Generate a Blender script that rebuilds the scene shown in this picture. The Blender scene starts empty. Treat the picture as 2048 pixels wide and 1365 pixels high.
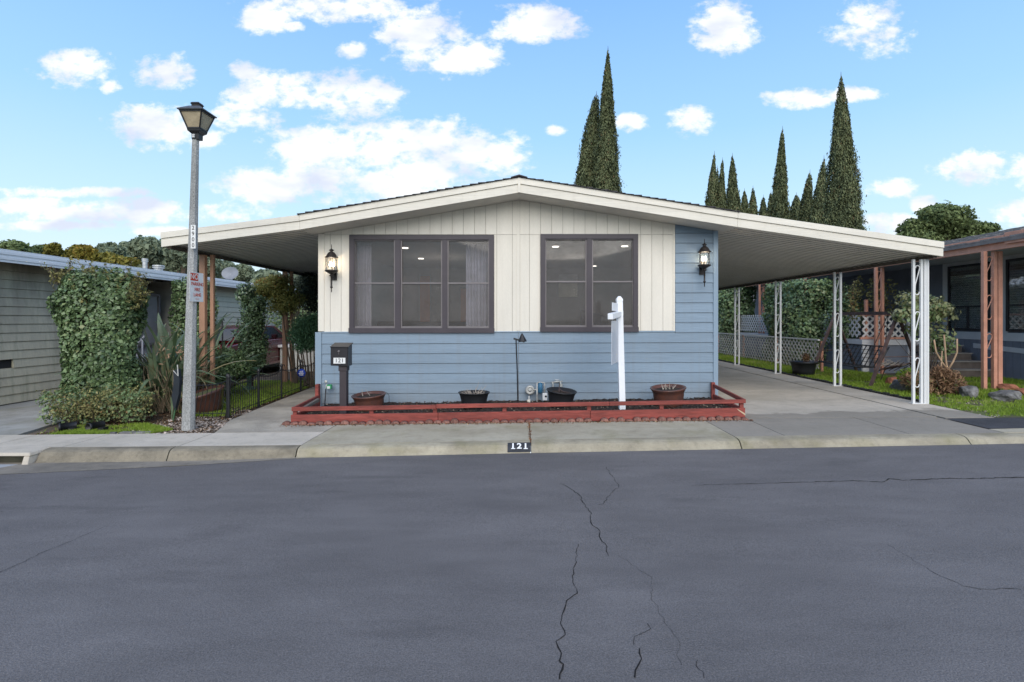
import bpy, bmesh, math, random
import numpy as np
from mathutils import Vector, Matrix, Quaternion
random.seed(7); rng = np.random.default_rng(7)
S = bpy.context.scene
R = math.radians
# ------------------------------------------------------------------ camera
F = 1050.0; CU = 1042.0; CV = 640.0; EYE = 1.54       # focal length in photo pixels, vanishing point, eye height
cd = bpy.data.cameras.new('camera'); cam = bpy.data.objects.new('camera', cd); S.collection.objects.link(cam)
cam.location = (0, 0, EYE); cam.rotation_euler = (R(90), 0, 0)
cd.sensor_width = 36; cd.lens = 36 * F / 2048
cd.shift_x = (1024 - CU) / 2048; cd.shift_y = (CV - 682.5) / 2048
cd.clip_end = 3000; S.camera = cam
# ------------------------------------------------------------------ sky, sun, exposure
SUN_EL, SUN_AZ = 34, 176                               # degrees; azimuth clockwise from +Y (street side is -Y)
w = bpy.data.worlds.new('World'); S.world = w; w.use_nodes = True
N = w.node_tree.nodes; L = w.node_tree.links; N.clear()
def nd(t, **k):
    n = N.new(t)
    for a, b in k.items(): setattr(n, a, b)
    return n
def mth(op, a, b=None, c=None, clamp=False):
    n = nd('ShaderNodeMath', operation=op, use_clamp=clamp)
    for i, x in enumerate((a, b, c)):
        if x is None: continue
        if isinstance(x, (int, float)): n.inputs[i].default_value = x
        else: L.new(x, n.inputs[i])
    return n.outputs[0]
out = nd('ShaderNodeOutputWorld'); bg = nd('ShaderNodeBackground'); bg.inputs[1].default_value = 0.071
L.new(bg.outputs[0], out.inputs[0])
sky = nd('ShaderNodeTexSky', sky_type='NISHITA'); sky.sun_disc = False
sky.sun_elevation = R(SUN_EL); sky.sun_rotation = R(SUN_AZ); sky.air_density = 1.0; sky.dust_density = 0.6; sky.ozone_density = 2.0
tc = nd('ShaderNodeTexCoord'); sx = nd('ShaderNodeSeparateXYZ'); L.new(tc.outputs['Generated'], sx.inputs[0])
# clouds in view stand where they are in the sky (tangent of bearing and of height); the sky behind the street mirrors them
ay = mth('MAXIMUM', mth('ABSOLUTE', sx.outputs[1]), 0.12)
ca = mth('DIVIDE', sx.outputs[0], ay); cb = mth('DIVIDE', sx.outputs[2], ay)
cmb = nd('ShaderNodeCombineXYZ'); L.new(ca, cmb.inputs[0]); L.new(cb, cmb.inputs[1])
L.new(mth('GREATER_THAN', sx.outputs[1], 0), cmb.inputs[2])
CL = [(150,135,75,42),(330,145,60,38),(487,138,34,22),(222,174,22,14),(320,255,100,46),(415,285,50,24),
      (530,35,55,40),(680,5,170,38),(850,70,90,60),(900,115,120,42),(1060,45,100,40),(705,98,30,18),(590,55,25,12),
      (560,190,110,40),(700,195,110,48),(500,232,80,32),(640,300,130,48),(800,285,170,58),(960,305,120,52),(610,370,170,42),(800,372,150,36),(880,345,130,34),
      (1445,60,65,58),(1750,55,90,52),(1610,198,80,20),(1700,190,70,18),(1378,238,52,28),(1265,246,38,18),(1110,262,24,12),
      (1960,338,90,38),(2040,345,60,36),(1785,376,55,20),(1855,408,30,20),(2035,420,50,28),(1770,450,80,22),
      (300,-300,300,120),(900,-260,330,130),(1500,-330,330,120),(2100,-200,260,120),(-300,-200,300,120),(700,-750,420,200),(1400,-800,420,200),(100,-850,420,200),(2100,-900,420,220),(1000,-1600,900,380),(-400,-1700,800,400),(2500,-1700,900,400),(-500,150,160,60),(2500,200,160,70),(120,385,150,13),(250,425,260,26),(60,410,90,22),(420,430,100,22),(150,452,160,12),(360,462,100,12),(900,390,60,20)]  # the overhead clouds here are out of view, added to whiten the light
acc = None
nz = nd('ShaderNodeTexNoise'); nz.inputs['Scale'].default_value = 9; nz.inputs['Detail'].default_value = 7; nz.inputs['Roughness'].default_value = 0.68
mp = nd('ShaderNodeMapping'); mp.inputs['Scale'].default_value = (1, 1.5, 1); L.new(cmb.outputs[0], mp.inputs[0]); L.new(mp.outputs[0], nz.inputs['Vector'])
nz2 = nd('ShaderNodeTexNoise'); nz2.inputs['Scale'].default_value = 38; nz2.inputs['Detail'].default_value = 5; L.new(mp.outputs[0], nz2.inputs['Vector'])
for (u, v, ru, rv) in CL:
    dx = mth('MULTIPLY', mth('SUBTRACT', ca, (u - CU) / F), F / (ru * 1.14))
    dy = mth('MULTIPLY', mth('SUBTRACT', cb, (CV - v) / F), F / (rv * 1.14))
    d = mth('SUBTRACT', 1.0, mth('ADD', mth('MULTIPLY', dx, dx), mth('MULTIPLY', dy, dy)))
    acc = d if acc is None else mth('SMOOTH_MAX', acc, d, 0.15)
acc = mth('MAXIMUM', acc, -1.2)
nn = mth('ADD', mth('MULTIPLY', mth('SUBTRACT', nz.outputs[0], 0.5), 4.1), mth('MULTIPLY', mth('SUBTRACT', nz2.outputs[0], 0.5), 1.5))
raw = mth('ADD', acc, nn)
mr = nd('ShaderNodeMapRange', interpolation_type='SMOOTHSTEP'); mr.inputs['From Min'].default_value = 0.02; mr.inputs['From Max'].default_value = 1.0
L.new(raw, mr.inputs['Value'])
high = mth('MULTIPLY', mr.outputs[0], 0.93)
# body of the cloud: thick cores are slightly lilac grey
cr = nd('ShaderNodeMix', data_type='RGBA'); cr.inputs[6].default_value = (9.9, 9.9, 9.95, 1); cr.inputs[7].default_value = (6.7, 7.15, 8.5, 1)
mc = nd('ShaderNodeMapRange'); mc.inputs['From Min'].default_value = 0.46; mc.inputs['From Max'].default_value = 0.66
nz3 = nd('ShaderNodeTexNoise'); nz3.inputs['Scale'].default_value = 6; nz3.inputs['Detail'].default_value = 4
mp3 = nd('ShaderNodeMapping'); mp3.inputs['Location'].default_value = (3, 1.7, 0); mp3.inputs['Scale'].default_value = (1, 2.2, 1); L.new(cmb.outputs[0], mp3.inputs[0]); L.new(mp3.outputs[0], nz3.inputs['Vector'])
L.new(nz3.outputs[0], mc.inputs['Value']); L.new(mc.outputs[0], cr.inputs[0])
# clear sky: the physical sky with a pale veil towards the horizon
el = mth('ARCTAN2', sx.outputs[2], mth('SQRT', mth('ADD', mth('MULTIPLY', sx.outputs[0], sx.outputs[0]), mth('MULTIPLY', sx.outputs[1], sx.outputs[1]))))
vr = nd('ShaderNodeValToRGB'); vr.color_ramp.elements[0].position = 0.0; vr.color_ramp.elements[0].color = (8.2, 9.1, 9.6, 1)
vr.color_ramp.elements[1].position = 1.0; vr.color_ramp.elements[1].color = (1.7, 3.6, 7.6, 1)
for p, c in ((0.16, (5.7, 8.2, 10.1, 1)), (0.3, (3.8, 6.7, 10.1, 1)), (0.52, (2.35, 4.9, 10.0, 1))):
    e = vr.color_ramp.elements.new(p); e.color = c
L.new(mth('DIVIDE', el, 1.1, clamp=True), vr.inputs[0])
sm = nd('ShaderNodeMix', data_type='RGBA'); sm.inputs[0].default_value = 0.92; L.new(sky.outputs[0], sm.inputs[6]); L.new(vr.outputs[0], sm.inputs[7])
fm = nd('ShaderNodeMix', data_type='RGBA'); L.new(high, fm.inputs[0]); L.new(sm.outputs[2], fm.inputs[6]); L.new(cr.outputs[2], fm.inputs[7])
L.new(fm.outputs[2], bg.inputs[0])
sd = bpy.data.lights.new('sun', 'SUN'); sd.energy = 1.85; sd.angle = R(55); sd.color = (1.0, 0.93, 0.84)
sun = bpy.data.objects.new('sun', sd); S.collection.objects.link(sun)
az, elv = R(SUN_AZ), R(SUN_EL)
sdir = Vector((math.sin(az) * math.cos(elv), math.cos(az) * math.cos(elv), math.sin(elv)))
sun.rotation_euler = sdir.to_track_quat('Z', 'Y').to_euler()
S.view_settings.view_transform = 'Standard'; S.view_settings.look = 'None'; S.view_settings.gamma = 1; S.view_settings.use_curve_mapping = False
S.view_settings.exposure = 0.70
# ------------------------------------------------------------------ helpers
COL = S.collection
def srgb(r, g, b):
    f = lambda c: (c / 255 / 12.92) if c / 255 <= 0.04045 else ((c / 255 + 0.055) / 1.055) ** 2.4
    return (f(r), f(g), f(b))
def P(u, v, Y): return Vector(((u - CU) * Y / F, Y, EYE - (v - CV) * Y / F))
def X(u, Y): return (u - CU) * Y / F
def Z(v, Y): return EYE - (v - CV) * Y / F
def tab(t):
    xs = [a for a, b in t]; ys = [b for a, b in t]
    return lambda x: float(np.interp(x, xs, ys))
zg = tab([(-200, -.3), (-10, -.08), (-6.5, -.05), (-3.5, -.02), (3.5, .06), (7, .085), (12, .1), (200, .1)])
KN = [-10, -6.5, -3.5, 3.5, 7, 12]
ytop = tab([(-60, 6.55), (-6.5, 6.52), (-2.5, 6.5), (0, 6.64), (6.5, 6.78), (60, 7.6)])
ybot = tab([(-60, 6.3), (-6.5, 6.3), (-2.5, 6.33), (0, 6.4), (6.5, 6.55), (60, 7.4)])
yroad = tab([(-60, 5.5), (-6.2, 5.785), (-4.35, 6.07), (-2.5, 6.325), (0, 6.4), (6.5, 6.55), (60, 7.4)])
zbot = tab([(-60, -.2), (-6.5, -.19), (-4, -.165), (-2.5, -.12), (0, -.087), (6.5, 0.0), (60, 0.0)])
def zroad(x, y):
    t = min(1, max(0, (yroad(x) - y) / 3.2)); t = t * t * (3 - 2 * t)
    return zbot(x) * (1 - t) + (-0.11) * t
WL = {}
def reg(o, p): WL[o.name] = Vector(p)
def tag(o, label=None, cat=None, group=None, kind=None):
    if label: o['label'] = label
    if cat: o['category'] = cat
    if group: o['group'] = group
    if kind: o['kind'] = kind
    return o
def thing(name, loc, label, cat, group=None):
    o = bpy.data.objects.new(name, None); COL.objects.link(o); o.location = loc; o.empty_display_size = .2
    reg(o, loc); return tag(o, label, cat, group)
def link(o, parent=None, loc=None):
    """place an object; loc in world space"""
    COL.objects.link(o)
    base = WL[parent.name] if parent else Vector((0, 0, 0))
    if parent: o.parent = parent
    wl = Vector(loc) if loc is not None else base.copy()
    o.location = wl - base; reg(o, wl); return o
class MB:
    def __init__(s): s.v = []; s.f = []
    def add(s, vs, fs):
        n = len(s.v); s.v += [tuple(p) for p in vs]; s.f += [tuple(n + i for i in f) for f in fs]; return s
    def box(s, x0, x1, y0, y1, z0, z1):
        vs = [(x0,y0,z0),(x1,y0,z0),(x1,y1,z0),(x0,y1,z0),(x0,y0,z1),(x1,y0,z1),(x1,y1,z1),(x0,y1,z1)]
        return s.add(vs, [(3,2,1,0),(4,5,6,7),(0,1,5,4),(1,2,6,5),(2,3,7,6),(3,0,4,7)])
    def hexa(s, vs): return s.add(vs, [(3,2,1,0),(4,5,6,7),(0,1,5,4),(1,2,6,5),(2,3,7,6),(3,0,4,7)])
    def bar(s, a, b, wd, dp=None, up=(0, 0, 1)):
        a = Vector(a); b = Vector(b); d = (b - a).normalized(); up = Vector(up)
        if abs(d.dot(up)) > .98: up = Vector((0, 1, 0))
        x = d.cross(up).normalized(); y = x.cross(d).normalized(); dp = wd if dp is None else dp
        q = [x * wd / 2 * i + y * dp / 2 * j for i, j in ((-1,-1),(1,-1),(1,1),(-1,1))]
        return s.hexa([a + k for k in q] + [b + k for k in q])
    def tube(s, pts, r, n=8, cap=True):
        pts = [Vector(p) for p in pts]; m = len(pts)
        rr = r if isinstance(r, (list, tuple)) else [r] * m
        base = len(s.v); px = None
        for i, p in enumerate(pts):
            d = (pts[min(i + 1, m - 1)] - pts[max(i - 1, 0)])
            d = d.normalized() if d.length > 1e-9 else Vector((0, 0, 1))
            if px is None:
                px = d.cross(Vector((0, 0, 1)) if abs(d.z) < .9 else Vector((1, 0, 0))).normalized()
            else:
                px = (px - d * px.dot(d)).normalized()
            py = d.cross(px)
            for k in range(n):
                a = 2 * math.pi * k / n
                s.v.append(tuple(p + (px * math.cos(a) + py * math.sin(a)) * rr[i]))
        for i in range(m - 1):
            for k in range(n):
                a = base + i * n + k; b = base + i * n + (k + 1) % n
                s.f.append((a, b, b + n, a + n))
        if cap:
            s.f.append(tuple(base + k for k in reversed(range(n)))); s.f.append(tuple(base + (m - 1) * n + k for k in range(n)))
        return s
    def lathe(s, c, prof, n=20, sq=False, tilt=None):
        c = Vector(c); base = len(s.v); m = len(prof)
        M_ = tilt or Matrix.Identity(3)
        for r, z in prof:
            for k in range(n):
                a = 2 * math.pi * (k + (.5 if sq else 0)) / n
                s.v.append(tuple(c + M_ @ Vector((r * math.cos(a), r * math.sin(a), z))))
        for i in range(m - 1):
            for k in range(n):
                a = base + i * n + k; b = base + i * n + (k + 1) % n
                s.f.append((a, b, b + n, a + n))
        s.f.append(tuple(base + k for k in reversed(range(n)))); s.f.append(tuple(base + (m - 1) * n + k for k in range(n)))
        return s
    def build(s, name, mat, parent=None, smooth=False, bevel=0, loc=None, kind=None):
        me = bpy.data.meshes.new(name); base = WL[parent.name] if parent else Vector((0, 0, 0))
        o0 = Vector(loc) if loc is not None else base
        me.from_pydata([tuple(Vector(p) - o0) for p in s.v], [], s.f); me.validate(); me.update()
        bm = bmesh.new(); bm.from_mesh(me); bmesh.ops.recalc_face_normals(bm, faces=bm.faces)
        if bevel: bmesh.ops.bevel(bm, geom=list(bm.edges), offset=bevel, segments=1, affect='EDGES', profile=.5)
        bm.to_mesh(me); bm.free()
        if smooth: me.shade_smooth()
        me.materials.append(mat); o = bpy.data.objects.new(name, me); link(o, parent, o0)
        if kind: o['kind'] = kind
        return o
def piece(name, me, parent, loc, rot=None, scale=None):
    o = bpy.data.objects.new(name, me); link(o, parent, loc)
    if rot: o.rotation_euler = rot
    if scale: o.scale = scale
    return o
def npmesh(name, verts, quads, mat, parent=None, tone=None, loc=None, kind=None):
    """fast mesh from arrays; every face has as many corners as quads has columns"""
    me = bpy.data.meshes.new(name); k = quads.shape[1]
    base = WL[parent.name] if parent else Vector((0, 0, 0)); o0 = Vector(loc) if loc is not None else base
    v = (verts - np.array(o0)[None, :]).astype(np.float32)
    me.vertices.add(len(v)); me.vertices.foreach_set('co', v.ravel())
    me.loops.add(quads.size); me.loops.foreach_set('vertex_index', quads.astype(np.int32).ravel())
    me.polygons.add(len(quads)); me.polygons.foreach_set('loop_start', np.arange(0, quads.size, k, dtype=np.int32))
    me.polygons.foreach_set('loop_total', np.full(len(quads), k, dtype=np.int32))
    if tone is not None:
        at = me.attributes.new('tone', 'FLOAT', 'POINT'); at.data.foreach_set('value', tone.astype(np.float32))
    me.update(); me.validate(); me.materials.append(mat)
    o = bpy.data.objects.new(name, me); link(o, parent, o0)
    if kind: o['kind'] = kind
    return o
def text(s, size, mat, parent, loc, rot, name='lettering', sx=1.0, bold=0.0, align='CENTER'):
    cu = bpy.data.curves.new('t', 'FONT'); cu.body = s; cu.size = size; cu.align_x = align; cu.align_y = 'CENTER'
    cu.extrude = 0.0006; cu.offset = bold
    t = bpy.data.objects.new('t', cu); COL.objects.link(t); bpy.context.view_layer.update()
    me = bpy.data.meshes.new_from_object(t.evaluated_get(bpy.context.evaluated_depsgraph_get()))
    bpy.data.objects.remove(t); bpy.data.curves.remove(cu)
    me.materials.clear(); me.materials.append(mat)
    me.transform(Matrix.Diagonal((sx, 1, 1, 1)))
    o = bpy.data.objects.new(name, me); link(o, parent, loc); o.rotation_euler = rot; return o
# ------------------------------------------------------------------ materials
def newmat(name):
    m = bpy.data.materials.new(name); m.use_nodes = True; nt = m.node_tree
    return m, nt, nt.nodes['Principled BSDF']
def M(name, col, rough=.6, metal=0.0, var=.2, scale=3.0, bump=.15, bscale=60.0, stretch=(1, 1, 1), rand=0.0, spec=.4, col2=None, dist=.01, space='Object', fine=0.0):
    m, nt, b = newmat(name); n = nt.nodes; l = nt.links
    tcn = n.new('ShaderNodeTexCoord'); mpn = n.new('ShaderNodeMapping'); mpn.inputs['Scale'].default_value = stretch
    if space == 'World':
        g = n.new('ShaderNodeNewGeometry'); l.new(g.outputs['Position'], mpn.inputs[0])
    else: l.new(tcn.outputs['Object'], mpn.inputs[0])
    a = n.new('ShaderNodeTexNoise'); a.inputs['Scale'].default_value = scale; a.inputs['Detail'].default_value = 6; a.inputs['Roughness'].default_value = .6
    l.new(mpn.outputs[0], a.inputs['Vector'])
    c2 = col2 if col2 else tuple(c * (1 - var) for c in col)
    c1 = col if col2 else tuple(min(1, c * (1 + var * .6)) for c in col)
    rp = n.new('ShaderNodeValToRGB'); rp.color_ramp.elements[0].position = .35; rp.color_ramp.elements[1].position = .65
    rp.color_ramp.elements[0].color = (*c2, 1); rp.color_ramp.elements[1].color = (*c1, 1)
    l.new(a.outputs[0], rp.inputs[0]); cur = rp.outputs[0]
    f = n.new('ShaderNodeTexNoise'); f.inputs['Scale'].default_value = bscale; f.inputs['Detail'].default_value = 3
    l.new(mpn.outputs[0], f.inputs['Vector'])
    if fine:
        mx = n.new('ShaderNodeMix'); mx.data_type = 'RGBA'; mx.blend_type = 'MULTIPLY'; mx.inputs[0].default_value = 1
        r2 = n.new('ShaderNodeMapRange'); r2.inputs['From Min'].default_value = .3; r2.inputs['From Max'].default_value = .7
        r2.inputs['To Min'].default_value = 1 - fine; r2.inputs['To Max'].default_value = 1 + fine
        l.new(f.outputs[0], r2.inputs['Value']); cc = n.new('ShaderNodeCombineColor')
        for i in range(3): l.new(r2.outputs[0], cc.inputs[i])
        l.new(cur, mx.inputs[6]); l.new(cc.outputs[0], mx.inputs[7]); cur = mx.outputs[2]
    if rand:
        oi = n.new('ShaderNodeObjectInfo'); hs = n.new('ShaderNodeHueSaturation'); r3 = n.new('ShaderNodeMapRange')
        r3.inputs['To Min'].default_value = 1 - rand; r3.inputs['To Max'].default_value = 1 + rand
        l.new(oi.outputs['Random'], r3.inputs['Value']); l.new(r3.outputs[0], hs.inputs['Value']); l.new(cur, hs.inputs['Color']); cur = hs.outputs[0]
    l.new(cur, b.inputs['Base Color'])
    bp = n.new('ShaderNodeBump'); bp.inputs['Strength'].default_value = bump; bp.inputs['Distance'].default_value = dist
    l.new(f.outputs[0], bp.inputs['Height']); l.new(bp.outputs[0], b.inputs['Normal'])
    b.inputs['Roughness'].default_value = rough; b.inputs['Metallic'].default_value = metal; b.inputs['Specular IOR Level'].default_value = spec
    return m
def emis(name, col, st):
    m, nt, b = newmat(name); b.inputs['Base Color'].default_value = (*col, 1); b.inputs['Emission Color'].default_value = (*col, 1); b.inputs['Emission Strength'].default_value = st
    return m
def leafmat(name, dark, light, rough=.45, spec=.35, tr=.25, third=None):
    m, nt, b = newmat(name); n = nt.nodes; l = nt.links
    at = n.new('ShaderNodeAttribute'); at.attribute_name = 'tone'
    rp = n.new('ShaderNodeValToRGB'); rp.color_ramp.elements[0].color = (*dark, 1); rp.color_ramp.elements[1].color = (*light, 1)
    if third:
        rp.color_ramp.elements[1].position = .82; e = rp.color_ramp.elements.new(.95); e.color = (*third, 1)
    l.new(at.outputs['Fac'], rp.inputs[0]); l.new(rp.outputs[0], b.inputs['Base Color'])
    b.inputs['Roughness'].default_value = rough; b.inputs['Specular IOR Level'].default_value = spec
    t = n.new('ShaderNodeBsdfTranslucent'); l.new(rp.outputs[0], t.inputs[0]); mx = n.new('ShaderNodeMixShader'); mx.inputs[0].default_value = tr
    o = n['Material Output']; l.new(b.outputs[0], mx.inputs[1]); l.new(t.outputs[0], mx.inputs[2]); l.new(mx.outputs[0], o.inputs[0])
    return m
def glass(name, tint=(.8, .8, .8), gl=1.0):
    m = bpy.data.materials.new(name); m.use_nodes = True; n = m.node_tree.nodes; l = m.node_tree.links; n.clear()
    o = n.new('ShaderNodeOutputMaterial'); t = n.new('ShaderNodeBsdfTransparent'); t.inputs[0].default_value = (*tint, 1)
    g = n.new('ShaderNodeBsdfGlossy'); g.inputs['Roughness'].default_value = .02; fr = n.new('ShaderNodeFresnel'); fr.inputs[0].default_value = 1.5
    mu = n.new('ShaderNodeMath'); mu.operation = 'MULTIPLY'; mu.inputs[1].default_value = gl; l.new(fr.outputs[0], mu.inputs[0])
    mx = n.new('ShaderNodeMixShader'); l.new(mu.outputs[0], mx.inputs[0]); l.new(t.outputs[0], mx.inputs[1]); l.new(g.outputs[0], mx.inputs[2]); l.new(mx.outputs[0], o.inputs[0]); return m
def screenmat(name, col, cover):
    m = bpy.data.materials.new(name); m.use_nodes = True; n = m.node_tree.nodes; l = m.node_tree.links; n.clear()
    o = n.new('ShaderNodeOutputMaterial'); t = n.new('ShaderNodeBsdfTransparent'); d = n.new('ShaderNodeBsdfDiffuse'); d.inputs[0].default_value = (*col, 1)
    tcn = n.new('ShaderNodeTexCoord'); nz = n.new('ShaderNodeTexNoise'); nz.inputs['Scale'].default_value = 2.2; nz.inputs['Detail'].default_value = 5; l.new(tcn.outputs['Object'], nz.inputs['Vector'])
    mr = n.new('ShaderNodeMapRange'); mr.inputs['To Min'].default_value = cover - .16; mr.inputs['To Max'].default_value = cover + .13; mr.inputs['From Min'].default_value = .3; mr.inputs['From Max'].default_value = .7; l.new(nz.outputs[0], mr.inputs['Value'])
    mx = n.new('ShaderNodeMixShader'); l.new(mr.outputs[0], mx.inputs[0]); l.new(t.outputs[0], mx.inputs[1]); l.new(d.outputs[0], mx.inputs[2]); l.new(mx.outputs[0], o.inputs[0]); return m
m_cream = M('cream_paint', (.70, .655, .57), .55, var=.05, scale=2.5, bump=.12, bscale=90, stretch=(1, 1, .25), rand=.03, fine=.03)
m_fascia = M('cream_fascia_paint', (.70, .655, .565), .5, var=.07, scale=4, bump=.25, bscale=70, stretch=(.06, 1, 1), rand=.04, fine=.05)
m_soffit = M('soffit_paint', (.66, .63, .57), .6, var=.08, scale=3, bump=.1)
m_blue = M('blue_siding_paint', (.188, .255, .325), .5, var=.10, scale=3, bump=.35, bscale=55, stretch=(.08, 1, 1.2), rand=.035, fine=.05)
def addstain(m, z0, z1, col, amt, streak=(14, 14, .5)):
    """splashed dirt: a ragged tide mark rising from the ground, plus faint run-off streaks"""
    nt = m.node_tree; n = nt.nodes; l = nt.links; b = n['Principled BSDF']; src = b.inputs['Base Color'].links[0].from_socket
    g = n.new('ShaderNodeNewGeometry'); sp = n.new('ShaderNodeSeparateXYZ'); l.new(g.outputs['Position'], sp.inputs[0])
    r = n.new('ShaderNodeMapRange'); r.inputs['From Min'].default_value = z0; r.inputs['From Max'].default_value = z1; r.inputs['To Min'].default_value = 1; r.inputs['To Max'].default_value = 0; l.new(sp.outputs[2], r.inputs['Value'])
    nz = n.new('ShaderNodeTexNoise'); nz.inputs['Scale'].default_value = 3.5; nz.inputs['Detail'].default_value = 6; l.new(g.outputs['Position'], nz.inputs['Vector'])
    mp_ = n.new('ShaderNodeMapping'); mp_.inputs['Scale'].default_value = streak; l.new(g.outputs['Position'], mp_.inputs[0])
    nz2 = n.new('ShaderNodeTexNoise'); nz2.inputs['Scale'].default_value = 1; nz2.inputs['Detail'].default_value = 4; l.new(mp_.outputs[0], nz2.inputs['Vector'])
    r2 = n.new('ShaderNodeMapRange'); r2.inputs['From Min'].default_value = .52; r2.inputs['From Max'].default_value = .78; r2.inputs['To Max'].default_value = .35; l.new(nz2.outputs[0], r2.inputs['Value'])
    mu = n.new('ShaderNodeMath'); mu.operation = 'MULTIPLY'; l.new(r.outputs[0], mu.inputs[0]); l.new(nz.outputs[0], mu.inputs[1])
    ad = n.new('ShaderNodeMath'); ad.operation = 'ADD'; ad.use_clamp = True; l.new(mu.outputs[0], ad.inputs[0]); l.new(r2.outputs[0], ad.inputs[1])
    m2 = n.new('ShaderNodeMath'); m2.operation = 'MULTIPLY'; m2.inputs[1].default_value = amt; l.new(ad.outputs[0], m2.inputs[0])
    mx = n.new('ShaderNodeMix'); mx.data_type = 'RGBA'; mx.inputs[7].default_value = (*col, 1); l.new(m2.outputs[0], mx.inputs[0]); l.new(src, mx.inputs[6]); l.new(mx.outputs[2], b.inputs['Base Color'])
addstain(m_blue, .05, .55, (.16, .145, .12), .55); addstain(m_cream, -1, 0, (.42, .38, .30), .35); addstain(m_fascia, -1, 0, (.36, .32, .25), .45, (9, 9, 3))
m_bluetrim = M('blue_trim_paint', (.225, .30, .375), .5, var=.05, scale=3, bump=.2, stretch=(1, 1, .1))
m_win = M('dark_plum_window_trim', (.052, .043, .052), .45, var=.12, bump=.1)
m_alu = M('aluminium_window_rail', (.17, .155, .16), .45, metal=.3, var=.1)
m_glass = glass('window_glass', (.93, .93, .93), 1.3)
m_screen = screenmat('insect_screen', (.15, .14, .135), .44)
m_pan = M('white_awning_metal', (.80, .77, .70), .5, var=.08, scale=2, bump=.05)
m_dark = M('dark_gap', (.02, .02, .02), .9)
m_shingle = M('charcoal_shingle', (.055, .05, .055), .9, var=.4, scale=20, bump=.5, rand=.2, fine=.3)
m_greyshingle = M('weathered_grey_shingle', (.23, .21, .195), .9, var=.35, scale=6, bump=.5, rand=.25, fine=.3)
m_black = M('black_metal', (.015, .015, .017), .45, var=.2, bump=.1)
m_blackpl = M('black_plastic', (.018, .019, .022), .4, var=.2, bump=.05)
m_bronze = M('dark_bronze_lantern', (.035, .028, .026), .45, metal=.3, var=.3, bump=.2)
m_white = M('white_paint', (.68, .68, .67), .4, var=.04, bump=.05)
m_whitev = M('white_vinyl', (.80, .81, .83), .35, var=.02, bump=.02)
m_red = M('red_brown_painted_wood', (.235, .050, .038), .6, var=.30, scale=7, bump=.5, bscale=40, stretch=(.15, 1, 1), rand=.10, fine=.2)
m_terra = M('terracotta_edging', (.22, .105, .08), .85, var=.5, scale=18, bump=.5, rand=.25, fine=.2)
m_potb = M('brown_glazed_ceramic', (.12, .048, .033), .3, var=.4, scale=9, bump=.15, col2=(.075, .04, .035))
m_tan = M('tan_painted_post', (.42, .235, .15), .6, var=.12, scale=5, bump=.2, stretch=(1, 1, .15))
m_terrap = M('terracotta_painted_wood', (.52, .25, .17), .6, var=.14, scale=5, bump=.2, rand=.05, fine=.08)
m_agg = M('exposed_aggregate_concrete', (.36, .32, .26), .9, var=.3, scale=1.6, bump=.6, bscale=110, space='World', rand=.05, fine=.3)
m_trunk = M('bark', (.10, .075, .055), .9, var=.4, scale=12, bump=.6, stretch=(1, 1, .2))
m_rock = M('grey_rock', (.16, .155, .15), .85, var=.5, scale=5, bump=.7, bscale=22, fine=.25)
m_rockr = M('red_rock', (.30, .12, .07), .85, var=.4, scale=5, bump=.6, bscale=22)
m_stake = M('green_stake', (.05, .12, .05), .6)
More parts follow.
